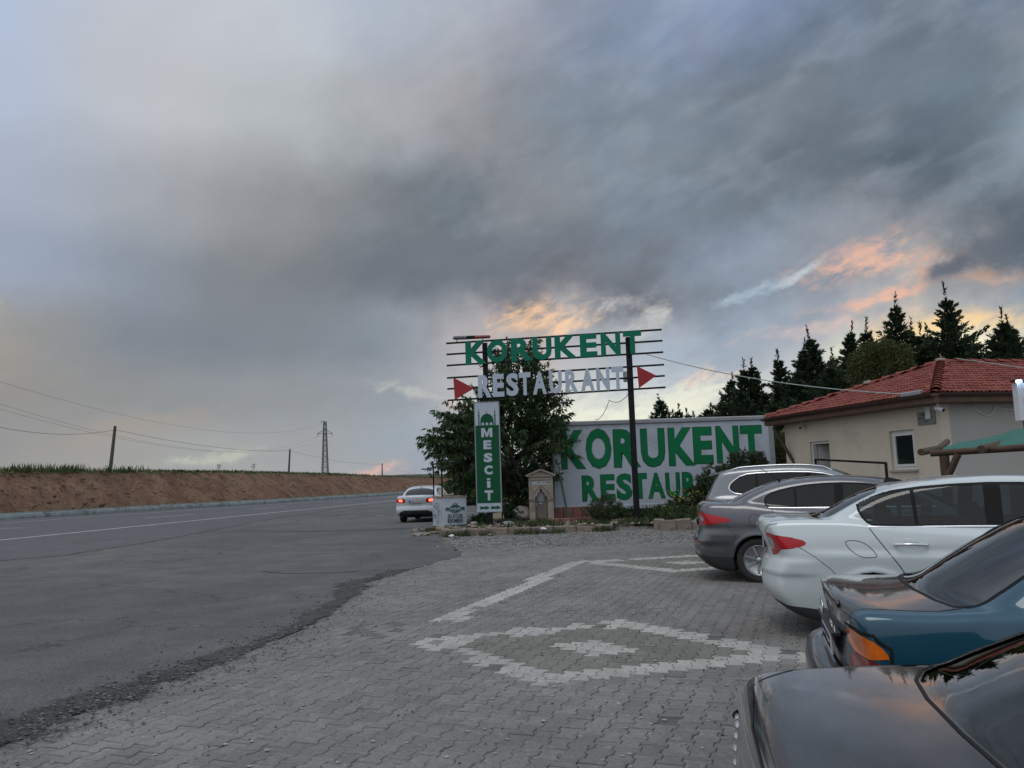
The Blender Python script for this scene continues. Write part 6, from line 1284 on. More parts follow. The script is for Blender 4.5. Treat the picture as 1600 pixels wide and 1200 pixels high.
    def finish(s, hollow=True):
        """split the regions off into their own meshes; normals follow the implicit surface"""
        bm = s.bm; bm.verts.index_update(); bm.faces.index_update(); groups = {}
        # the wheel housings are dark inside
        for f in bm.faces:
            if f[s.reg] == 0:
                c = f.calc_center_median()
                if c.z < .14 or any(math.hypot(c.x-xc, c.z-zc) < rr+.040 and abs(c.y) < s.W+.02 and c.z < zc+rr+.06 for xc, zc, rr in s.c['wheels']): groups.setdefault(-1, []).append(f); continue
            groups.setdefault(f[s.reg], []).append(f)
        co = np.array([v.co[:] for v in bm.verts]); g = s.sh.grad(s.sh.body, co, .006); g /= np.linalg.norm(g, axis=1)[:, None]+1e-9; out = {}
        for k, fs in groups.items():
            used = {}; F = []; 
            for f in fs:
                F.append(tuple(used.setdefault(v.index, len(used)) for v in f.verts))
            ids = np.array(list(used)); V = co[ids]; N = g[ids]; nm, m, sink, par = ('body', s.pm, 0, None) if k == 0 else (('underbody', M_plas, 0, None) if k == -1 else s.regs[k])
            V = V-N*sink; me = bpy.data.meshes.new(nm); me.from_pydata(V.tolist(), [], F); me.materials.append(m); me.polygons.foreach_set('use_smooth', [True]*len(F)); me.update()
            if k != -1 and not me.validate(): me.normals_split_custom_set_from_vertices(N.tolist())
            o = new_obj(nm, me, s.t); out.setdefault(nm, []).append(o)
        bm.free(); s.out = out
        for k_, r in enumerate(s.regs):
            if r and r[3] and r[3] in out and r[0] in out:
                for o in out[r[0]]: o.parent = out[r[3]][0]
        s.body = out['body'][0]; return out
    # drawing on the skin
    def hit(s, mp_, a, b, side=-1):
        if mp_ == 'side': o, d = Vector((a, side*3, b)), Vector((0, -side, 0))
        elif mp_ == 'rear': o, d = Vector((-2, a, b)), Vector((1, 0, 0))
        elif mp_ == 'front': o, d = Vector((s.L+2, a, b)), Vector((-1, 0, 0))
        elif mp_ == 'top': o, d = Vector((a, b, 4)), Vector((0, 0, -1))
        else:
            best = None
            for th in np.linspace(0, 90, 46):
                c = Vector((.32, side*(s.W-.32), b)); dd = Vector((-math.cos(rad(th)), side*math.sin(rad(th)), 0)); h = s.bvh.ray_cast(c+dd*3, -dd)
                if h[0] is None: continue
                v = h[0].x-(s.W-abs(h[0].y))
                if best is None or abs(v-a) < best[0]: best = (abs(v-a), h)
            if a > .3: return s.hit('side', a, b, side)
            if a < -.34: return s.hit('rear', side*(s.W+a), b)
            return (best[1][0], best[1][1]) if best else (None, None)
        h = s.bvh.ray_cast(o, d); return h[0], h[1]
    def strip(s, name, mp_, poly, w, m, side=-1, closed=False, lift=.0012, thick=0.0, parent=None, step=.025, sm=0):
        P = [Vector(p) for p in poly]
        if sm: P = [Vector(p) for p in (chaikin([tuple(p) for p in P], sm))] if closed else P
        pts = []
        seg = list(zip(P, P[1:]+P[:1])) if closed else list(zip(P, P[1:]))
        for a, b in seg:
            n = max(1, int((b-a).length/step))
            for i in range(n): pts.append(a.lerp(b, i/n))
        if not closed: pts.append(P[-1])
        H = []
        for p in pts:
            h = s.hit(mp_, p.x, p.y, side)
            if h[0] is not None: H.append(h)
        if len(H) < 2: return
        V = []; F = []; n = len(H); 
        for i in range(n):
            a = H[(i-1) % n if closed else max(i-1, 0)][0]; b = H[(i+1) % n if closed else min(i+1, n-1)][0]; t = (b-a); t = t.normalized() if t.length > 1e-6 else Vector((1, 0, 0)); p, nn = H[i]; x = t.cross(nn).normalized()
            V += [p-x*w/2+nn*lift, p+nn*(lift+thick), p+x*w/2+nn*lift] if thick else [p-x*w/2+nn*lift, p+x*w/2+nn*lift]
        m_ = 3 if thick else 2
        for i in range(n if closed else n-1):
            j = (i+1) % n
            for k in range(m_-1): F.append((i*m_+k, i*m_+k+1, j*m_+k+1, j*m_+k))
        mb = MB(); mb.add(V, F, 0, True); return mb.build(name, m, parent if parent is not None else s.t)
    def strips(s, name, mp_, poly, w, m, **k):
        return [s.strip(name, mp_, poly, w, m, side=sd, **k) for sd in (-1, 1)]
    def wheel(s, xc, zc, r, side, rim=M_rim, spokes=5, rimr=.66, cover=False, wd=.20):
        M_ = Matrix.Translation((xc, side*(s.W-.045), zc)) @ Matrix.Rotation(-side*math.pi/2, 4, 'X')    # local z points outward
        mb = MB(); rr = r*rimr; n = 40
        mb.lathe([(rr*.3, -.06), (rr*.93, -.055), (rr, -.02), (rr*1.02, -.004), (rr*1.0, .0), (rr*.95, -.012), (rr*.93, -.05)], n, M_)
        mb.lathe([(0, -.012), (rr*.17, -.012), (rr*.19, -.02), (rr*.19, -.05)], 24, M_)
        for k in range(spokes):
            a = 2*math.pi*k/spokes+.3; R_ = M_ @ Matrix.Rotation(a, 4, 'Z')
            for sg_ in (-1, 1):
                if spokes > 6 and sg_ > 0: continue
                V = [(rr*.15, sg_*.012-.014, -.02), (rr*.15, sg_*.012+.014, -.02), (rr*.96, sg_*.034+.016, -.018), (rr*.96, sg_*.034-.016, -.018), (rr*.15, sg_*.012-.018, -.05), (rr*.15, sg_*.012+.018, -.05), (rr*.96, sg_*.034+.020, -.05), (rr*.96, sg_*.034-.020, -.05)]
                mb.add([R_ @ Vector(v) for v in V], [(0,3,2,1),(4,5,6,7),(0,1,5,4),(1,2,6,5),(2,3,7,6),(3,0,4,7)])
        w = mb.build('wheel', rim, s.t, True)
        mb = MB(); mb.lathe([(rr*1.0, -.012), (rr*1.04, .0), (r*.93, .012), (r*.975, .0), (r, -.025), (r, -wd+.02), (r*.95, -wd), (rr, -wd)], 48, M_); mb.lathe([(0, -.1), (rr*1.0, -.1)], 24, M_); mb.build('tyre', M_tyre, w)
    def seats(s, rows, z=.30, top=1.08):
        for x in rows:
            for y in (-.38, .38):
                mb = MB(); mb.box((x, y-.25, z), (x+.5, y+.25, z+.22), bev=.05); mb.box((x-.12, y-.24, z+.2), (x+.05, y+.24, top-.17), bev=.05); mb.box((x-.12, y-.12, top-.15), (x-.02, y+.12, top+.06), bev=.04); mb.build('seat', M_seat, s.t)
        mb = MB(); mb.box((s.L*.70, -.66, .5), (s.L*.76, .66, .93), bev=.04); mb.build('dashboard', M_seat, s.t); mb = MB(); mb.box((.5, -.7, .20), (s.L*.7, .7, .29)); mb.build('cabin_floor', M_seat, s.t)
        mb = MB(); mb.box((rows[0]-.95, -.62, .86), (rows[0]-.14, .62, .90), bev=.01); mb.build('parcel_shelf', M_seat, s.t)
        R_ = Matrix.Translation((s.L*.66, .36, .92)) @ Matrix.Rotation(rad(65), 4, 'Y'); mb = MB(); pts = [R_ @ Vector((.18*math.cos(a), .18*math.sin(a), 0)) for a in np.linspace(0, 2*math.pi, 25)]; mb.tube(pts, .014, 6); mb.build('steering_wheel', M_rub, s.t)
    def mirror(s, x, z):
        for sd in (-1, 1):
            mb = MB(); mb.box((x-.08, sd*(s.W-.02) if sd > 0 else -(s.W+.18), z), (x+.06, sd*(s.W-.02) if sd < 0 else s.W+.18, z+.13), bev=.03); mb.build('mirror', s.pm, s.t)
rn = lambda n, t: True
isR = lambda v, n: v.y < -.2 and abs(n.y) > .45
isL = lambda v, n: v.y > .2 and abs(n.y) > .45
def sides(car, name, poly, m, sink=.004, thr=.45, cond=None, parent=None):
    for sg_ in (-1, 1): car.cut(name, 'side', poly, (lambda v, n, q=sg_: v.y*q > .2 and abs(n.y) > thr and (cond is None or cond(v, n))), m, sink, parent)
def inset(P, d):
    n = len(P); A = sum(P[i][0]*P[(i+1) % n][1]-P[(i+1) % n][0]*P[i][1] for i in range(n)); sg_ = 1 if A > 0 else -1; out = []
    for i in range(n):
        a, b, c = Vector(P[i-1]), Vector(P[i]), Vector(P[(i+1) % n]); e1 = (b-a).normalized(); e2 = (c-b).normalized(); m1 = Vector((-e1.y, e1.x))*sg_; m2 = Vector((-e2.y, e2.x))*sg_; m = (m1+m2); m = m/max(.35, m.length_squared/2)*1.0 if m.length > 1e-6 else m1; q = b+m/1.0*d*(1/1); out.append((q.x, q.y))
    return out
def clip(P, a, b):      # keep what lies left of the line a->b
    out = []; n = len(P); d = Vector((b[0]-a[0], b[1]-a[1])); f = lambda p: d.x*(p[1]-a[1])-d.y*(p[0]-a[0])
    for i in range(n):
        p, q = P[i], P[(i+1) % n]; fp, fq = f(p), f(q)
        if fp >= 0: out.append(p)
        if (fp >= 0) != (fq >= 0): t = fp/(fp-fq); out.append((p[0]+(q[0]-p[0])*t, p[1]+(q[1]-p[1])*t))
    return out
def panes(car, dlo, splits, mats_, surround=M_rub, gap=.022, pillar=.035, thr=.4):
    """panes fill the window opening between the pillars; splits are (x at the bottom, x at the top)"""
    I = inset(dlo, gap); lo_, hi_ = .9, 1.7; E = [None]+splits+[None]
    for k in range(len(splits)+1):
        Q = I
        if E[k]: xb, xt = E[k][:2]; w = pillar if len(E[k]) < 3 else E[k][2]; Q = clip(Q, (xt+w/2+(xt-xb)*.0, hi_), (xb+w/2, lo_)) if E[k] else Q
        if E[k+1]: xb, xt = E[k+1][:2]; w = pillar if len(E[k+1]) < 3 else E[k+1][2]; Q = clip(Q, (xb-w/2, lo_), (xt-w/2, hi_))
        if len(Q) > 2: sides(car, 'side_window', Q, mats_[k], thr=thr)
    sides(car, 'window_surround', dlo, surround, .001, thr=thr)
def circ(xc, zc, r, n=20): return [(xc+r*math.cos(2*math.pi*k/n), zc+r*math.sin(2*math.pi*k/n)) for k in range(n)]
def rpoly(P, n=2): return [tuple(p) for p in chaikin(P, n)]
def badge_plate(car, y0, y1, z0, z1, x):
    mb = MB(); mb.box((x-.012, y0, z0), (x, y1, z1), bev=.003); p = mb.build('number_plate', M_plate, car.t); mb = MB(); mb.box((x-.0135, y1-.05, z0+.002), (x-.0121, y1-.002, z1-.002)); mb.build('blue_band', M_pblue, p)
    PMx = Matrix(((0, 0, -1, x-.0125), (-1, 0, 0, y1-.06), (0, 1, 0, z0), (0, 0, 0, 1))); marks_line(.01, (z1-z0)*.2, (y1-y0)-.09, (z1-z0)*.6, PMx, M_rub, p, 8, .0015, int(car.L*100))

def place(corner, yaw, W): a = rad(yaw); return (corner[0]-math.sin(a)*W, corner[1]+math.cos(a)*W, 0)

# white saloon: the second row of the picture, three quarters from behind
P_white = paint('white_paint', (.54,.60,.62), .3, dirt=.2)
def white_saloon():
    L, W = 4.53, .896
    spec = dict(L=L, W=W, br=.24, bf=.34, bgr=.16, bgf=.30, cr=.04, cru=.055, wb=.80, tum=.34, zb=.98, kl=.055, ku=.10, kb=.04,
      low=[(.16,.23),(.04,.33),(-.05,.44),(-.06,.56),(-.02,.70),(.03,.80),(-.01,.92),(-.05,1.02),(-.06,1.12),(.0,1.145),(.3,1.15),(.7,1.145),(1.1,1.08),(1.9,1.02),(2.9,.99),(3.4,1.02),(3.7,1.0),(4.2,.90),(4.48,.76),(4.56,.55),(4.54,.32),(4.4,.2),(3.9,.17),(.5,.17)],
      up=[(.40,1.05),(.62,1.18),(.95,1.36),(1.25,1.455),(1.7,1.51),(2.2,1.525),(2.7,1.49),(3.0,1.42),(3.4,1.20),(3.78,.98),(3.5,.8),(.8,.8)],
      rcrease=[(.60,.012,.02),(.745,-.010,.02)], zw=[(.1,.90),(.25,.955),(.4,.985),(.6,1.0),(.75,1.0),(.9,.985),(1.0,.945),(1.08,.90),(1.2,.86)], xw=[(0,.95),(.4,.975),(1.0,1.0),(3.2,1.0),(4.0,.965),(4.5,.90)],
      wheels=[(1.0,.295,.30),(3.64,.295,.30)], crease=[(.80,-.012,.025)], cslope=-.02)
    c = Car('white_saloon', 'white saloon car seen from behind, parked between the dark grey and the teal cars', spec, place((2.37, 8.0), -20, W), -20, P_white, h=.028)
    dlo = rpoly([(.90,1.235),(.93,1.33),(1.18,1.385),(1.6,1.435),(2.2,1.45),(2.65,1.41),(3.0,1.30),(3.32,1.09),(3.30,1.045),(2.4,1.045),(1.06,1.05),(.96,1.10)], 1)
    # rear pane, doors' panes: quarter light, rear door, front door
    panes(c, dlo, [(1.42, 1.40), (2.05, 2.09, .14)], [G_clear]*3)
    c.cut('rear_window', 'top', rpoly([(.50,-.56),(.46,0),(.50,.56),(.60,.60),(1.03,.56),(1.12,.5),(1.15,0),(1.12,-.5),(1.03,-.56),(.60,-.60)], 1), lambda v, n: v.z > 1.1 and n.z > .2 and n.x < .1, G_back, .003)
    c.cut('windscreen', 'top', rpoly([(2.98,-.52),(3.0,0),(2.98,.52),(3.5,.66),(3.62,.4),(3.66,0),(3.62,-.4),(3.5,-.66)], 1), lambda v, n: v.z > 1.0 and n.z > .2 and n.x > -.1, G_clear, .003)
    # tail lamp wraps from the tail round the side: clear insert, red body
    for sg_ in (-1, 1):
        cond = lambda v, n, q=sg_: v.y*q > .3 and v.x < .7
        c.cut('reversing_lamp', 'wrap', [(-.235,.93),(-.115,.945),(-.075,.90),(-.10,.86),(-.20,.845),(-.235,.86)], cond, M_lclr, .001)
        c.cut('tail_lamp', 'wrap', rpoly([(-.26,1.0),(.0,.985),(.33,.945),(.40,.90),(.30,.86),(.08,.845),(-.02,.80),(-.24,.765),(-.26,.83),(-.12,.84),(-.05,.90),(-.10,.955),(-.25,.945)], 1), cond, M_lred, -.003)
    c.cut('bumper_insert', 'wrap', [(-1.0,.17),(-1.0,.33),(-.5,.33),(-.1,.325),(.3,.30),(.62,.265),(.62,.17)], lambda v, n: v.x < .9 and v.y < 0, M_plas, -.004); c.cut('bumper_insert', 'wrap', [(-1.0,.17),(-1.0,.33),(-.5,.33),(-.1,.325),(.3,.30),(.62,.265),(.62,.17)], lambda v, n: v.x < .9 and v.y >= 0, M_plas, -.004)
    for w_ in spec['wheels']: sides(c, 'arch_lining', circ(w_[0], w_[1], w_[2]+.046, 32), M_plas, 0)
    bv = c.bvh; c.finish()
    c.strips('bright_strip', 'side', [(.99,1.058),(1.3,1.05),(2.4,1.045),(3.28,1.045)], .022, M_trimc, thick=.006)
    c.strips('door_gap', 'side', [(1.00,1.045),(1.06,.95),(1.23,.70),(1.33,.52),(1.36,.36),(1.40,.25),(2.02,.22)], .008, M_gap); c.strips('door_gap', 'side', [(2.05,1.04),(2.03,.8),(2.02,.22)], .008, M_gap)
    c.strips('door_gap', 'side', [(3.16,1.04),(3.2,.7),(3.1,.25),(2.02,.22)], .008, M_gap)
    c.strip('fuel_flap', 'side', rpoly([(.77,.935),(.94,.925),(1.05,.80),(1.03,.775),(.90,.775),(.80,.86)], 2), .006, M_gap, side=-1, closed=True)
    c.strips('boot_gap', 'wrap', [(-.27,1.00),(-.10,1.075),(.04,1.09)], .007, M_gap); c.strips('boot_gap', 'top', [(.0,-.70*1),(.15,-.705),(.32,-.69),(.47,-.64),(.52,-.58)], .007, M_gap)
    c.strip('boot_gap', 'top', [(.0,.70),(.15,.705),(.32,.69),(.47,.64),(.52,.58)], .007, M_gap)
    c.strips('bumper_gap', 'side', [(.36,.87),(.50,.78),(.64,.66),(.69,.60)], .005, M_gap)
    for sg_ in (-1, 1):
        for x_ in (1.20, 2.35):
            p, n = c.hit('side', x_+.13, .90, sg_); mb = MB(); pts = [(x_, p.y+sg_*.008, .893), (x_+.03, p.y+sg_*.045, .897), (x_+.14, p.y+sg_*.05, .898), (x_+.25, p.y+sg_*.045, .895), (x_+.28, p.y+sg_*.008, .891)]; mb.tube(pts, [.012,.014,.014,.014,.012], 8); mb.build('door_handle', M_trimc, c.t)
            mb = MB(); mb.lathe([(0, .002), (.05, .001), (.06, -.004)], 16, Matrix.Translation((x_+.14, p.y+sg_*.001, .91)) @ Matrix.Rotation(-sg_*math.pi/2, 4, 'X') @ Matrix.Diagonal((1.2,.7,1,1))); mb.build('handle_recess', P_white, c.t, True)
    for (xc, zc, r) in spec['wheels']:
        for sg_ in (-1, 1): c.wheel(xc, zc, r, sg_)
    c.strips('lamp_seal', 'wrap', rpoly([(-.26,1.0),(.0,.985),(.33,.945),(.40,.90),(.30,.86),(.08,.845),(-.02,.80),(-.24,.765)], 1), .007, M_gap)
    c.seats([1.25, 2.15], top=1.17); c.mirror(3.15, .98); badge_plate(c, -.26, .26, .82, .93, .005)
    mb = MB(); mb.lathe([(0, .006), (.04, .005), (.045, 0)], 16, Matrix.Translation((-.065, 0, 1.03)) @ Matrix.Rotation(-math.pi/2, 4, 'Y')); mb.build('badge', M_trimc, c.t)
    p, n = c.hit('top', 1.32, 0.0); mb = MB(); mb.add([Vector((1.22, y, p.z-.005)) for y in (-.03, .03)]+[Vector((1.42, y, p.z+.01)) for y in (-.025, .025)]+[Vector((1.245, y, p.z+.055)) for y in (-.006, .006)], [(0,1,5,4),(1,3,5),(3,2,4,5),(2,0,4)]); mb.build('aerial_fin', M_rub, c.t, True)
    return c
white_saloon()

P_grey = paint('grey_paint', (.080,.084,.098), .30, metal=.55, dirt=.15)
def grey_saloon():
    L, W = 4.62, .905
    spec = dict(L=L, W=W, br=.26, bf=.34, bgr=.18, bgf=.30, cr=.045, cru=.06, wb=.81, tum=.36, zb=1.0, kl=.07, ku=.11, kb=.05,
      low=[(.2,.19),(.06,.26),(-.07,.40),(-.085,.55),(-.03,.68),(.02,.78),(.02,.92),(.0,1.04),(.02,1.14),(.08,1.185),(.3,1.18),(.7,1.165),(1.1,1.10),(1.9,1.05),(3.0,1.0),(3.5,1.03),(3.8,1.0),(4.3,.88),(4.56,.74),(4.64,.55),(4.62,.32),(4.45,.2),(3.9,.17),(.5,.165)],
      up=[(.35,1.04),(.55,1.20),(.9,1.365),(1.2,1.455),(1.65,1.515),(2.1,1.525),(2.6,1.50),(3.0,1.42),(3.5,1.17),(3.82,1.0),(3.5,.8),(.8,.8)],
      rcrease=[(.56,.014,.02),(.74,-.010,.03)], zw=[(.1,.89),(.25,.95),(.4,.98),(.6,1.0),(.75,1.0),(.9,.99),(1.0,.955),(1.1,.90),(1.2,.85)], xw=[(0,.92),(.4,.97),(1.0,1.0),(3.2,1.0),(4.1,.965),(4.6,.90)],
      wheels=[(.95,.318,.318),(3.65,.318,.318)], crease=[(.72,-.006,.05)])
    c = Car('grey_saloon', 'dark metallic grey saloon car with red tail lamp, parked behind the white saloon', spec, place((2.63, 12.3), -20, W), -20, P_grey, h=.032)
    dlo = rpoly([(1.06,1.16),(1.10,1.27),(1.35,1.355),(1.75,1.415),(2.3,1.425),(2.75,1.36),(3.15,1.2),(3.38,1.06),(2.4,1.055),(1.20,1.075),(1.10,1.09)], 1)
    panes(c, dlo, [(1.52, 1.50), (2.10, 2.12, .12)], [G_tint]*3)
    c.cut('rear_window', 'top', rpoly([(.52,-.58),(.46,0),(.52,.58),(.64,.61),(1.08,.57),(1.18,.5),(1.22,0),(1.18,-.5),(1.08,-.57),(.64,-.61)], 1), lambda v, n: v.z > 1.1 and n.z > .2 and n.x < .1, G_back, .003)
    c.cut('windscreen', 'top', rpoly([(2.95,-.54),(2.98,0),(2.95,.54),(3.5,.67),(3.66,.4),(3.7,0),(3.66,-.4),(3.5,-.67)], 1), lambda v, n: v.z > 1.0 and n.z > .2 and n.x > -.1, G_mid, .003)
    for sg_ in (-1, 1):
        cond = lambda v, n, q=sg_: v.y*q > .3 and v.x < .8
        c.cut('reversing_lamp', 'wrap', rpoly([(-.30,.975),(-.10,.965),(.03,.925),(-.02,.885),(-.28,.89)], 1), cond, M_lclr, -.001)
        c.cut('tail_lamp', 'wrap', rpoly([(-.34,1.03),(-.1,1.03),(.3,.975),(.60,.91),(.45,.865),(.1,.83),(-.3,.84),(-.36,.9)], 1), cond, M_lred, -.004)
        c.cut('rear_reflector', 'wrap', [(-.28,.62),(-.02,.60),(-.04,.565),(-.27,.575)], cond, M_lredd, -.002)
    c.cut('lower_bumper', 'wrap', [(-.98,.15),(-.98,.44),(-.3,.40),(.2,.37),(.64,.355),(.64,.15)], lambda v, n: v.x < .9 and v.y < 0, M_plas, -.003); c.cut('lower_bumper', 'wrap', [(-.98,.15),(-.98,.44),(-.3,.40),(.2,.37),(.64,.355),(.64,.15)], lambda v, n: v.x < .9 and v.y >= 0, M_plas, -.003)
    for w_ in spec['wheels']: sides(c, 'arch_lining', circ(w_[0], w_[1], w_[2]+.046, 32), M_plas, 0)
    c.finish()
    c.strips('bright_strip', 'side', [(1.13,1.083),(1.5,1.07),(2.4,1.06),(3.35,1.06)], .02, M_trimc, thick=.005)
    c.strips('door_gap', 'side', [(1.16,1.07),(1.25,.92),(1.32,.75),(1.36,.4),(1.45,.24),(2.1,.22)], .008, M_gap); c.strips('door_gap', 'side', [(2.12,1.05),(2.10,.8),(2.10,.22)], .008, M_gap)
    c.strip('fuel_flap', 'side', circ(.93, .90, .085, 24), .006, M_gap, side=-1, closed=True)
    c.strips('boot_gap', 'wrap', [(-.34,1.03),(-.30,1.10),(-.14,1.15)], .007, M_gap); c.strips('bumper_gap', 'side', [(.52,.87),(.55,.78),(.62,.70),(.75,.64)], .005, M_gap)
    c.strip('spoiler_lip', 'top', [(.03,-.58),(-.0,0),(.03,.58)], .05, P_grey, thick=.02)
    for sg_ in (-1, 1):
        for x_ in (1.30, 2.4):
            p, n = c.hit('side', x_+.13, .93, sg_); mb = MB(); mb.tube([(x_, p.y+sg_*.008, .923), (x_+.03, p.y+sg_*.04, .927), (x_+.2, p.y+sg_*.04, .925), (x_+.24, p.y+sg_*.008, .921)], .014, 8); mb.build('door_handle', P_grey, c.t)
    for (xc, zc, r) in spec['wheels']:
        for sg_ in (-1, 1): c.wheel(xc, zc, r, sg_, spokes=7, rimr=.68)
    c.strips('lamp_seal', 'wrap', rpoly([(-.34,1.03),(-.1,1.03),(.3,.975),(.60,.91),(.45,.865),(.1,.83),(-.3,.84),(-.36,.9)], 1), .007, M_gap, closed=True)
    c.seats([1.35, 2.2], top=1.15); c.mirror(3.2, .99); badge_plate(c, -.26, .26, .80, .91, .0)
    p, n = c.hit('top', 1.30, -.25); mb = MB(); mb.tube([p, p+Vector((-.28, 0, .20))], .005, 5); mb.tube([p-Vector((0, 0, .01)), p+Vector((-.03, 0, .025))], .02, 6); mb.build('aerial', M_rub, c.t)
grey_saloon()

P_silver = paint('silver_paint', (.20,.217,.235), .28, metal=.5, dirt=.12)
def silver_suv():
    L, W = 4.43, .905
    spec = dict(L=L, W=W, br=.20, bf=.30, bgr=.14, bgf=.26, cr=.03, cru=.05, wb=.83, tum=.26, zb=1.05, kl=.06, ku=.10, kb=.04,
      low=[(.2,.22),(.02,.36),(-.04,.55),(-.02,.75),(.02,.95),(.04,1.10),(.25,1.16),(1.0,1.12),(3.0,1.05),(3.4,1.08),(4.0,1.0),(4.35,.86),(4.46,.6),(4.42,.34),(4.2,.22),(.5,.2)],
      up=[(.0,1.02),(.06,1.16),(.18,1.38),(.28,1.57),(.36,1.665),(.8,1.71),(1.6,1.735),(2.3,1.70),(2.75,1.60),(3.2,1.35),(3.65,1.05),(3.4,.85),(.3,.85)],
      zw=[(.1,.88),(.25,.94),(.4,.98),(.6,1.0),(.8,1.0),(1.0,.98),(1.12,.94),(1.25,.9)], xw=[(0,.92),(.4,.97),(1.0,1.0),(3.2,1.0),(4.0,.965),(4.45,.90)],
      wheels=[(.90,.35,.35),(3.50,.35,.35)])
    c = Car('silver_suv', 'silver sport utility car with roof rails, farthest in the row of parked cars', spec, place((3.75, 16.55), -20, W), -20, P_silver, h=.038)
    dlo = rpoly([(.56,1.30),(.62,1.41),(.84,1.56),(1.2,1.59),(2.0,1.59),(2.5,1.53),(2.9,1.36),(3.3,1.12),(2.4,1.12),(.85,1.16),(.64,1.2)], 1)
    panes(c, dlo, [(1.12, 1.12), (2.08, 2.10, .10)], [G_tint, G_tint, G_mid])
    c.cut('rear_window', 'rear', rpoly([(-.62,1.20),(-.60,1.40),(-.55,1.55),(.55,1.55),(.60,1.40),(.62,1.20),(.5,1.155),(-.5,1.155)], 1), lambda v, n: v.x < .6 and n.x < -.3, G_tint, .003)
    c.cut('windscreen', 'top', rpoly([(2.72,-.5),(2.72,.5),(3.3,.68),(3.5,.4),(3.52,0),(3.5,-.4),(3.3,-.68)], 1), lambda v, n: v.z > 1.0 and n.z > .2 and n.x > -.1, G_mid, .003)
    for sg_ in (-1, 1): c.cut('tail_lamp', 'wrap', rpoly([(-.35,1.09),(.0,1.09),(.34,1.06),(.3,.98),(-.1,.94),(-.35,.95)], 1), lambda v, n, q=sg_: v.y*q > .3 and v.x < .8, M_lred, -.003)
    for w_ in spec['wheels']: sides(c, 'arch_lining', circ(w_[0], w_[1], w_[2]+.046, 32), M_plas, 0)
    c.finish()
    c.strips('window_trim', 'side', [tuple(p) for p in dlo], .026, M_trimc, closed=True, thick=.007)
    c.strips('door_gap', 'side', [(1.12,1.1),(1.3,.7),(1.35,.3),(2.1,.25)], .008, M_gap)
    for sg_ in (-1, 1):
        pts = []
        for x_ in np.linspace(.62, 2.55, 14): p, n = c.hit('top', x_, sg_*.60); pts.append(p+Vector((0, 0, .035 if .7 < x_ < 2.45 else .0)))
        mb = MB(); mb.tube(pts, .016, 8); mb.build('roof_rail', M_trimc, c.t)
    mb = MB(); p, n = c.hit('top', .42, 0); zq = p.z; mb.add([(x_, y, z) for x_, z in ((.50, zq-.0), (.18, zq-.085), (.16, zq-.115), (.44, zq-.06)) for y in (-.6, -.3, .3, .6)], [(i*4+k, i*4+k+1, ((i+1) % 4)*4+k+1, ((i+1) % 4)*4+k) for i in range(4) for k in range(3)]+[(0, 4, 8, 12), (15, 11, 7, 3)]); mb.build('roof_spoiler', P_silver, c.t, True)
    for (xc, zc, r) in spec['wheels']:
        for sg_ in (-1, 1): c.wheel(xc, zc, r, sg_)
    c.mirror(3.0, 1.08); badge_plate(c, -.26, .26, .82, .93, -.03); c.seats([1.2, 2.1], z=.42, top=1.3)
    p, n = c.hit('top', .72, 0); mb = MB(); mb.tube([p, p+Vector((-.22, 0, .26))], .005, 5); mb.build('aerial', M_rub, c.t)
silver_suv()

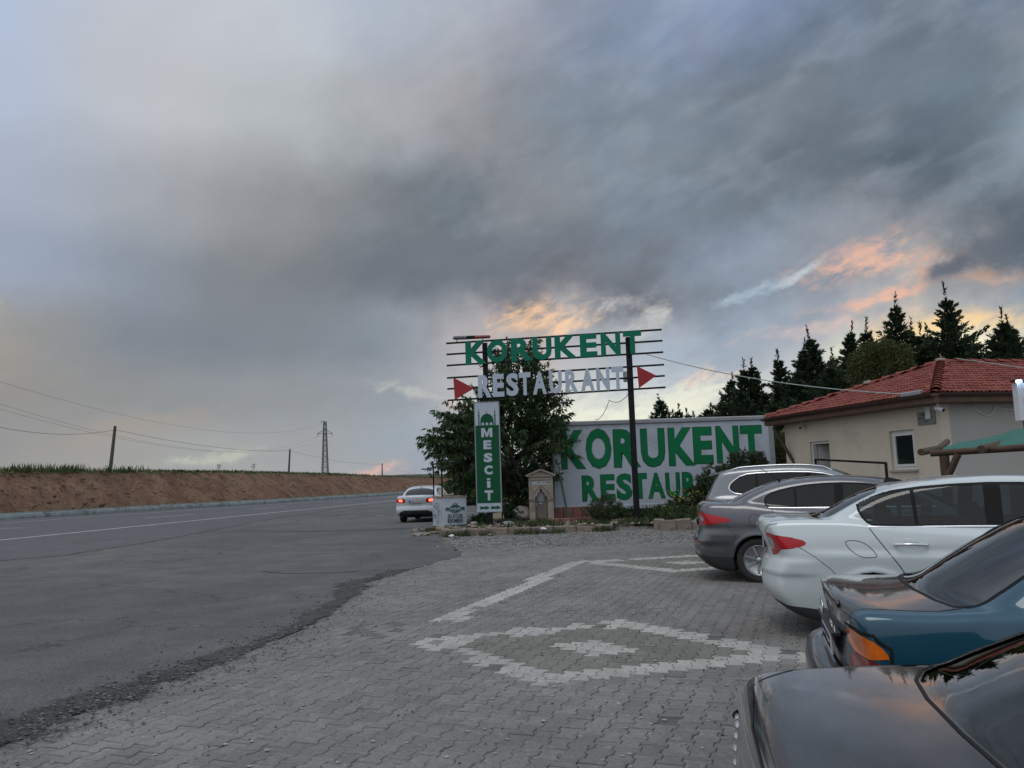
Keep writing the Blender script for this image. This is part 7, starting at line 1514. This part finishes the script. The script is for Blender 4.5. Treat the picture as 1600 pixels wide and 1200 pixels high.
P_teal = paint('teal_paint', (.004,.058,.10), .36, metal=.2, dirt=.05); 
def teal_saloon():
    L, W = 4.27, .842
    spec = dict(L=L, W=W, br=.10, bf=.22, bgr=.20, bgf=.26, cr=.035, cru=.05, wb=.775, tum=.40, zb=.93, kl=.05, ku=.09, kb=.035,
      low=[(.14,.26),(.03,.34),(-.01,.50),(.0,.60),(.02,.75),(.0,.86),(-.03,.955),(.02,.975),(.3,.965),(.55,.985),(1.0,.96),(2.0,.93),(2.9,.92),(3.3,.93),(3.6,.90),(4.05,.80),(4.22,.68),(4.29,.5),(4.25,.3),(4.1,.2),(3.6,.18),(.5,.2)],
      up=[(.30,.86),(.46,.985),(.80,1.20),(1.10,1.35),(1.5,1.41),(1.95,1.415),(2.4,1.39),(2.65,1.33),(3.0,1.12),(3.3,.92),(3.1,.75),(.7,.75)],
      zw=[(.1,.88),(.25,.95),(.4,.99),(.6,1.0),(.75,.985),(.9,.955),(1.0,.91),(1.1,.87)], xw=[(0,.955),(.4,.98),(1.0,1.0),(3.2,1.0),(3.8,.965),(4.3,.91)],
      wheels=[(.93,.29,.29),(3.40,.29,.29)])
    c = Car('teal_saloon', 'old dark teal saloon car with a blackish boot lid and orange and red tail lamp', spec, place((1.47, 3.73), -16, W), -16, P_teal, h=.026)
    dlo = rpoly([(1.10,1.04),(1.15,1.20),(1.35,1.31),(1.9,1.34),(2.4,1.30),(2.8,1.1),(3.0,.97),(2.0,.965),(1.2,.97)], 1)
    panes(c, dlo, [(1.40, 1.38), (1.95, 1.96, .10)], [G_mid]*3)
    c.cut('rear_window', 'top', rpoly([(.47,-.60),(.40,0),(.47,.60),(.58,.635),(1.05,.57),(1.10,0),(1.05,-.57),(.58,-.635)], 1), lambda v, n: v.z > .93 and n.z > .2 and n.x < .1, G_back, .003)
    c.cut('windscreen', 'top', rpoly([(2.60,-.5),(2.62,0),(2.60,.5),(3.0,.63),(3.15,.4),(3.18,0),(3.15,-.4),(3.0,-.63)], 1), lambda v, n: v.z > .9 and n.z > .2 and n.x > -.1, G_mid, .003)
    lid = [(-.2,-.655),(.42,-.685),(.50,-.66),(.50,-.60),(.41,0),(.50,.60),(.50,.66),(.42,.685),(-.2,.655)]
    c.cut('boot_lid', 'top', lid, lambda v, n: v.z > .84 and n.z > .35 and v.x < 1.0, P_lid, -.001)
    for sg_ in (-1, 1):
        cond = lambda v, n, q=sg_: v.y*q > .2 and v.x < .5
        c.cut('indicator_lamp', 'wrap', rpoly([(-.30,.85),(-.10,.85),(.04,.835),(.12,.78),(.135,.74),(-.30,.742)], 1), cond, M_lamb, -.003)
        c.cut('tail_lamp', 'wrap', rpoly([(-.30,.738),(.136,.736),(.145,.67),(.11,.625),(-.30,.625)], 1), cond, M_lredd, -.003)
        c.cut('boot_panel', 'rear', [(sg_*.012,.945),(sg_*.012,.585),(sg_*.50,.625),(sg_*.52,.865),(sg_*.63,.87),(sg_*.655,.93),(sg_*.64,.95)], lambda v, n, q=sg_: n.x < -.4 and v.x < .2, P_lid, -.001)
    for w_ in spec['wheels']: sides(c, 'arch_lining', circ(w_[0], w_[1], w_[2]+.046, 32), M_plas, 0)
    c.finish()
    c.strip('boot_gap', 'top', [(.02,-.66),(.42,-.692),(.51,-.665),(.53,-.62)], .008, M_gap); c.strip('boot_gap', 'top', [(.02,.66),(.42,.692),(.51,.665),(.53,.62)], .008, M_gap)
    for sg_ in (-1, 1): c.strip('boot_gap', 'rear', [(sg_*.66,.94),(sg_*.655,.87)], .008, M_gap)
    c.strip('lip', 'top', [(.015,-.64),(-.005,0),(.015,.64)], .03, P_lid, thick=.012)
    c.strips('window_rubber', 'top', [(.62,-.02)], .02, M_rub)
    c.strip('window_rubber', 'top', rpoly([(.46,-.62),(.385,0),(.46,.62),(.58,.655),(1.06,.585),(1.115,0),(1.06,-.585),(.58,-.655)], 1), .024, M_rub, closed=True, thick=.005)
    c.strips('side_moulding', 'side', [(.28,.735),(1.3,.745),(3.9,.72)], .006, M_gap); c.strips('door_gap', 'side', [(1.28,.96),(1.30,.7),(1.40,.3),(2.0,.25)], .008, M_gap)
    c.strips('lamp_seal', 'wrap', rpoly([(-.30,.862),(-.10,.862),(.05,.848),(.135,.79),(.155,.67),(.12,.61)], 0), .016, M_rub, thick=.003)
    # old style bumper: a bar standing clear of the tail
    pts = [(.75, -W-.0), (.45, -W-.012), (.12, -W-.012), (-.02, -W+.10), (-.085, -W+.40), (-.10, 0)]; pts = pts+[(x, -y) for x, y in pts[::-1][1:]]
    mb = MB(); V = []
    P = chaikin(pts, 0); PP = []
    for i in range(len(pts)-1):
        for k in range(5): t_ = k/5; PP.append(Vector(pts[i]).lerp(Vector(pts[i+1]), t_))
    PP.append(Vector(pts[-1]))
    for _ in range(2): PP = [PP[0]]+[(PP[i-1]+PP[i]*2+PP[i+1])/4 for i in range(1, len(PP)-1)]+[PP[-1]]
    sec = [(0, .33), (.02, .32), (.032, .38), (.035, .54), (.02, .60), (-.03, .62), (-.09, .62)]
    for i, p in enumerate(PP):
        t_ = (PP[min(i+1, len(PP)-1)]-PP[max(i-1, 0)]).normalized(); nn = Vector((t_.y, -t_.x)); nn = -nn if nn.dot(p-Vector((2, 0))) < 0 else nn
        V += [(p.x+nn.x*o, p.y+nn.y*o, z) for o, z in sec]
    m_ = len(sec); mb.add(V, [(i*m_+k, i*m_+k+1, (i+1)*m_+k+1, (i+1)*m_+k) for i in range(len(PP)-1) for k in range(m_-1)], 0, True); mb.build('bumper', M_bump, c.t, True)
    badge_plate(c, -.26, .26, .65, .76, -.012)
    mb = MB(); mb.box((-.03, -.38, .765), (.02, .38, .79), bev=.006); mb.build('plate_surround', M_plas, c.t)
    ring = [Vector((-.035, .07*math.cos(a), .86+.04*math.sin(a))) for a in np.linspace(0, 2*math.pi, 25)]; mb = MB(); mb.tube(ring, .005, 6); mb.tube([Vector((-.036, .025*math.cos(a), .86+.036*math.sin(a))) for a in np.linspace(0, 2*math.pi, 17)], .004, 5); mb.tube([Vector((-.036, .05*math.cos(a), .87+.013*math.sin(a))) for a in np.linspace(0, 2*math.pi, 17)], .004, 5); mb.build('badge', M_trimc, c.t)
    PMx = Matrix(((0, 0, -1, -.026), (-1, 0, 0, -.34), (0, 1, 0, .825), (0, 0, 0, 1))); text_line('COROLLA', .0, 0, .24, .028, PMx, M_trimc, c.t, .002, .02)
    for (xc, zc, r) in spec['wheels']:
        for sg_ in (-1, 1): c.wheel(xc, zc, r, sg_, spokes=8)
    c.seats([1.3, 2.0], top=1.05); c.mirror(2.8, .92)
P_lid = paint('blackish_paint', (.022,.020,.024), .28, metal=.15, dirt=.08); M_bump = paint('bumper_grey', (.035,.038,.045), .4, coat=.6)
teal_saloon()

P_black = paint('black_paint', (.016,.014,.018), .25, metal=.1, dirt=.05)
def near_car():
    L, W = 4.15, .85
    spec = dict(L=L, W=W, br=.035, bf=.25, bgr=.13, bgf=.26, cr=.015, cru=.035, wb=.85, tum=.42, zb=1.07, kl=.04, ku=.06, kb=.02,
      low=[(.2,.26),(.02,.34),(-.03,.48),(-.045,.62),(-.04,.75),(-.035,.90),(-.01,1.055),(.05,1.085),(.3,1.10),(.6,1.10),(1.0,1.05),(2.0,.97),(2.9,.94),(3.5,.90),(4.0,.78),(4.15,.62),(4.17,.42),(4.0,.22),(3.6,.2),(.5,.2)],
      up=[(.22,.96),(.38,1.10),(.66,1.215),(1.0,1.34),(1.4,1.435),(1.8,1.45),(2.1,1.45),(2.5,1.38),(2.9,1.15),(3.2,.95),(3.0,.8),(.8,.8)],
      zw=[(.1,.88),(.25,.94),(.4,.985),(.6,1.0),(.75,.99),(.88,.985),(.98,.96),(1.1,.90)], xw=[(0,.95),(.4,.985),(1.0,1.0),(3.2,1.0),(3.8,.96),(4.2,.90)],
      wheels=[(.85,.30,.30),(3.35,.30,.30)])
    yaw = -11; a = rad(yaw); cl = Vector((.60, 2.37)); ctr = cl-Vector((-math.sin(a), math.cos(a)))*W
    c = Car('black_saloon', 'glossy black car nearest the camera, its boot reflecting the sky', spec, (ctr.x, ctr.y, 0), yaw, P_black, h=.026)
    dlo = rpoly([(1.0,1.04),(1.1,1.2),(1.4,1.32),(1.9,1.34),(2.4,1.26),(2.9,1.0),(2.0,.99)], 1); sides(c, 'side_window', dlo, G_tint, .003, thr=.4)
    c.cut('rear_window', 'top', rpoly([(.48,-.71),(.40,-.5),(.375,0),(.40,.5),(.48,.71),(.59,.74),(1.20,.62),(1.26,0),(1.20,-.62),(.59,-.74)], 1), lambda v, n: v.z > .9 and n.z > .15 and n.x < .1, G_back, .004)
    c.cut('windscreen', 'top', rpoly([(2.45,-.5),(2.5,0),(2.45,.5),(2.9,.63),(3.05,0),(2.9,-.63)], 1), lambda v, n: v.z > .9 and n.z > .2 and n.x > -.1, G_mid, .003)
    for sg_ in (-1, 1):
        c.cut('lamp', 'wrap', rpoly([(-.40,.925),(-.18,.92),(.02,.90),(.06,.80),(.02,.72),(-.2,.71),(-.40,.72)], 1), lambda v, n, q=sg_: v.y*q > .2 and v.x < .5, M_rub if False else P_black, .0)
    for w_ in spec['wheels']: sides(c, 'arch_lining', circ(w_[0], w_[1], w_[2]+.046, 32), M_plas, 0)
    c.finish()
    # chrome ovals of the lamp cluster, four rows
    for sg_ in (-1, 1):
        for r_ in range(5):
            for k in range(3):
                s_ = -.215+k*.07+r_*.012; z_ = .955-r_*.036-k*.004; p, n = c.hit('wrap', s_, z_, sg_)
                if p is None: continue
                q = n.to_track_quat('Z', 'Y').to_matrix().to_4x4(); mb = MB(); mb.lathe([(0, .006), (.7, .005), (1.0, -.001)], 14, Matrix.Translation(p) @ q @ Matrix.Diagonal((.034, .0165, 1.2, 1)) if abs(n.y) < .99 else Matrix.Translation(p)); mb.build('lamp_reflector', M_trimc, c.t, True)
    c.strip('boot_gap', 'top', [(.035,-.62),(.005,-.3),(.0,0),(.005,.3),(.035,.62)], .007, M_gap); c.strip('boot_gap', 'top', [(.035,.62),(.15,.71),(.35,.73),(.46,.735)], .007, M_gap); c.strip('boot_gap', 'top', [(.035,-.62),(.15,-.71),(.35,-.73),(.46,-.735)], .007, M_gap)
    c.strip('window_rubber', 'top', rpoly([(.47,-.72),(.39,-.5),(.365,0),(.39,.5),(.47,.72),(.585,.75),(1.21,.63),(1.27,0),(1.21,-.63),(.585,-.75)], 1), .009, M_rub, closed=True, thick=.002)
    badge_plate(c, -.26, .26, .52, .63, -.085)
    for (xc, zc, r) in spec['wheels']:
        for sg_ in (-1, 1): c.wheel(xc, zc, r, sg_)
    c.seats([1.25, 2.0], top=1.03); c.mirror(2.75, .95)
near_car()

P_wh2 = paint('white_paint_cool', (.52,.57,.62), .3, dirt=.05)
def road_car():
    L, W = 4.64, .889
    spec = dict(L=L, W=W, br=.20, bf=.34, bgr=.16, bgf=.30, cr=.035, cru=.05, wb=.80, tum=.36, zb=.98, kl=.06, ku=.10, kb=.04,
      low=[(.2,.28),(.03,.36),(-.02,.5),(.0,.62),(.05,.70),(.02,.85),(-.01,1.0),(.02,1.09),(.1,1.115),(.6,1.11),(1.1,1.04),(2.0,.98),(3.0,.97),(3.6,.98),(4.3,.84),(4.6,.66),(4.66,.45),(4.5,.22),(.5,.2)],
      up=[(.5,1.0),(.72,1.15),(1.02,1.33),(1.3,1.42),(1.8,1.475),(2.3,1.48),(2.8,1.43),(3.2,1.2),(3.7,.98),(3.4,.8),(.8,.8)],
      zw=[(.1,.86),(.25,.93),(.4,.975),(.6,1.0),(.8,.995),(.95,.96),(1.08,.90),(1.2,.86)], xw=[(0,.95),(.4,.98),(1.0,1.0),(3.2,1.0),(4.1,.965),(4.6,.90)],
      wheels=[(1.05,.315,.315),(3.70,.315,.315)])
    p = gp(650, 814.5); Y = 33.0; q = at(649, 800, Y); hd = 84
    c = Car('road_saloon', 'white saloon car with glowing brake lamps at the edge of the road', spec, (q.x, Y, 0), hd, P_wh2, h=.04)
    sides(c, 'side_window', rpoly([(1.0,1.10),(1.1,1.28),(1.4,1.37),(2.1,1.39),(2.7,1.32),(3.3,1.05),(1.1,1.05)], 1), G_mid, .002, thr=.4)
    c.cut('rear_window', 'top', rpoly([(.66,-.60),(.60,0),(.66,.60),(.78,.62),(1.14,.54),(1.18,0),(1.14,-.54),(.78,-.62)], 1), lambda v, n: v.z > 1.05 and n.z > .2 and n.x < .1, G_clear, .003)
    c.cut('windscreen', 'top', rpoly([(2.75,-.5),(2.75,.5),(3.35,.66),(3.55,0),(3.35,-.66)], 1), lambda v, n: v.z > 1.0 and n.z > .2 and n.x > -.1, G_clear, .003)
    for sg_ in (-1, 1):
        cond = lambda v, n, q=sg_: v.y*q > .2 and v.x < .6
        c.cut('brake_lamp', 'wrap', rpoly([(-.28,.95),(-.06,.96),(-.02,.86),(-.27,.84)], 1), cond, M_lit, -.002); c.cut('tail_lamp', 'wrap', rpoly([(-.42,.97),(.0,.99),(.22,.93),(.16,.84),(-.1,.80),(-.40,.80)], 1), cond, M_lred, -.001)
    c.cut('diffuser', 'rear', [(-.72,.20),(-.70,.40),(-.5,.50),(.5,.50),(.70,.40),(.72,.20)], lambda v, n: v.x < .4 and n.x < -.05, M_plas, .002)
    c.finish(); badge_plate(c, -.26, .26, .80, .91, -.012)
    mb = MB(); mb.tube([Vector((-.03, .045*math.cos(a), 1.0+.045*math.sin(a))) for a in np.linspace(0, 2*math.pi, 21)], .006, 6); mb.build('badge', M_trimc, c.t)
    c.strip('boot_gap', 'rear', [(-.60,1.05),(-.45,.95),(-.43,.76),(.43,.76),(.45,.95),(.60,1.05)], .008, M_gap); c.strip('bumper_line', 'rear', [(-.85,.70),(.85,.70)], .006, M_gap)
    for (xc, zc, r) in spec['wheels']:
        for sg_ in (-1, 1): c.wheel(xc, zc, r, sg_)
    c.seats([1.5, 2.4], top=1.12); c.mirror(3.2, .98)
    p, n = c.hit('top', 1.25, 0); mb = MB(); mb.tube([p, p+Vector((-.12, 0, .06))], .014, 6); mb.build('aerial', M_rub, c.t)
road_car()
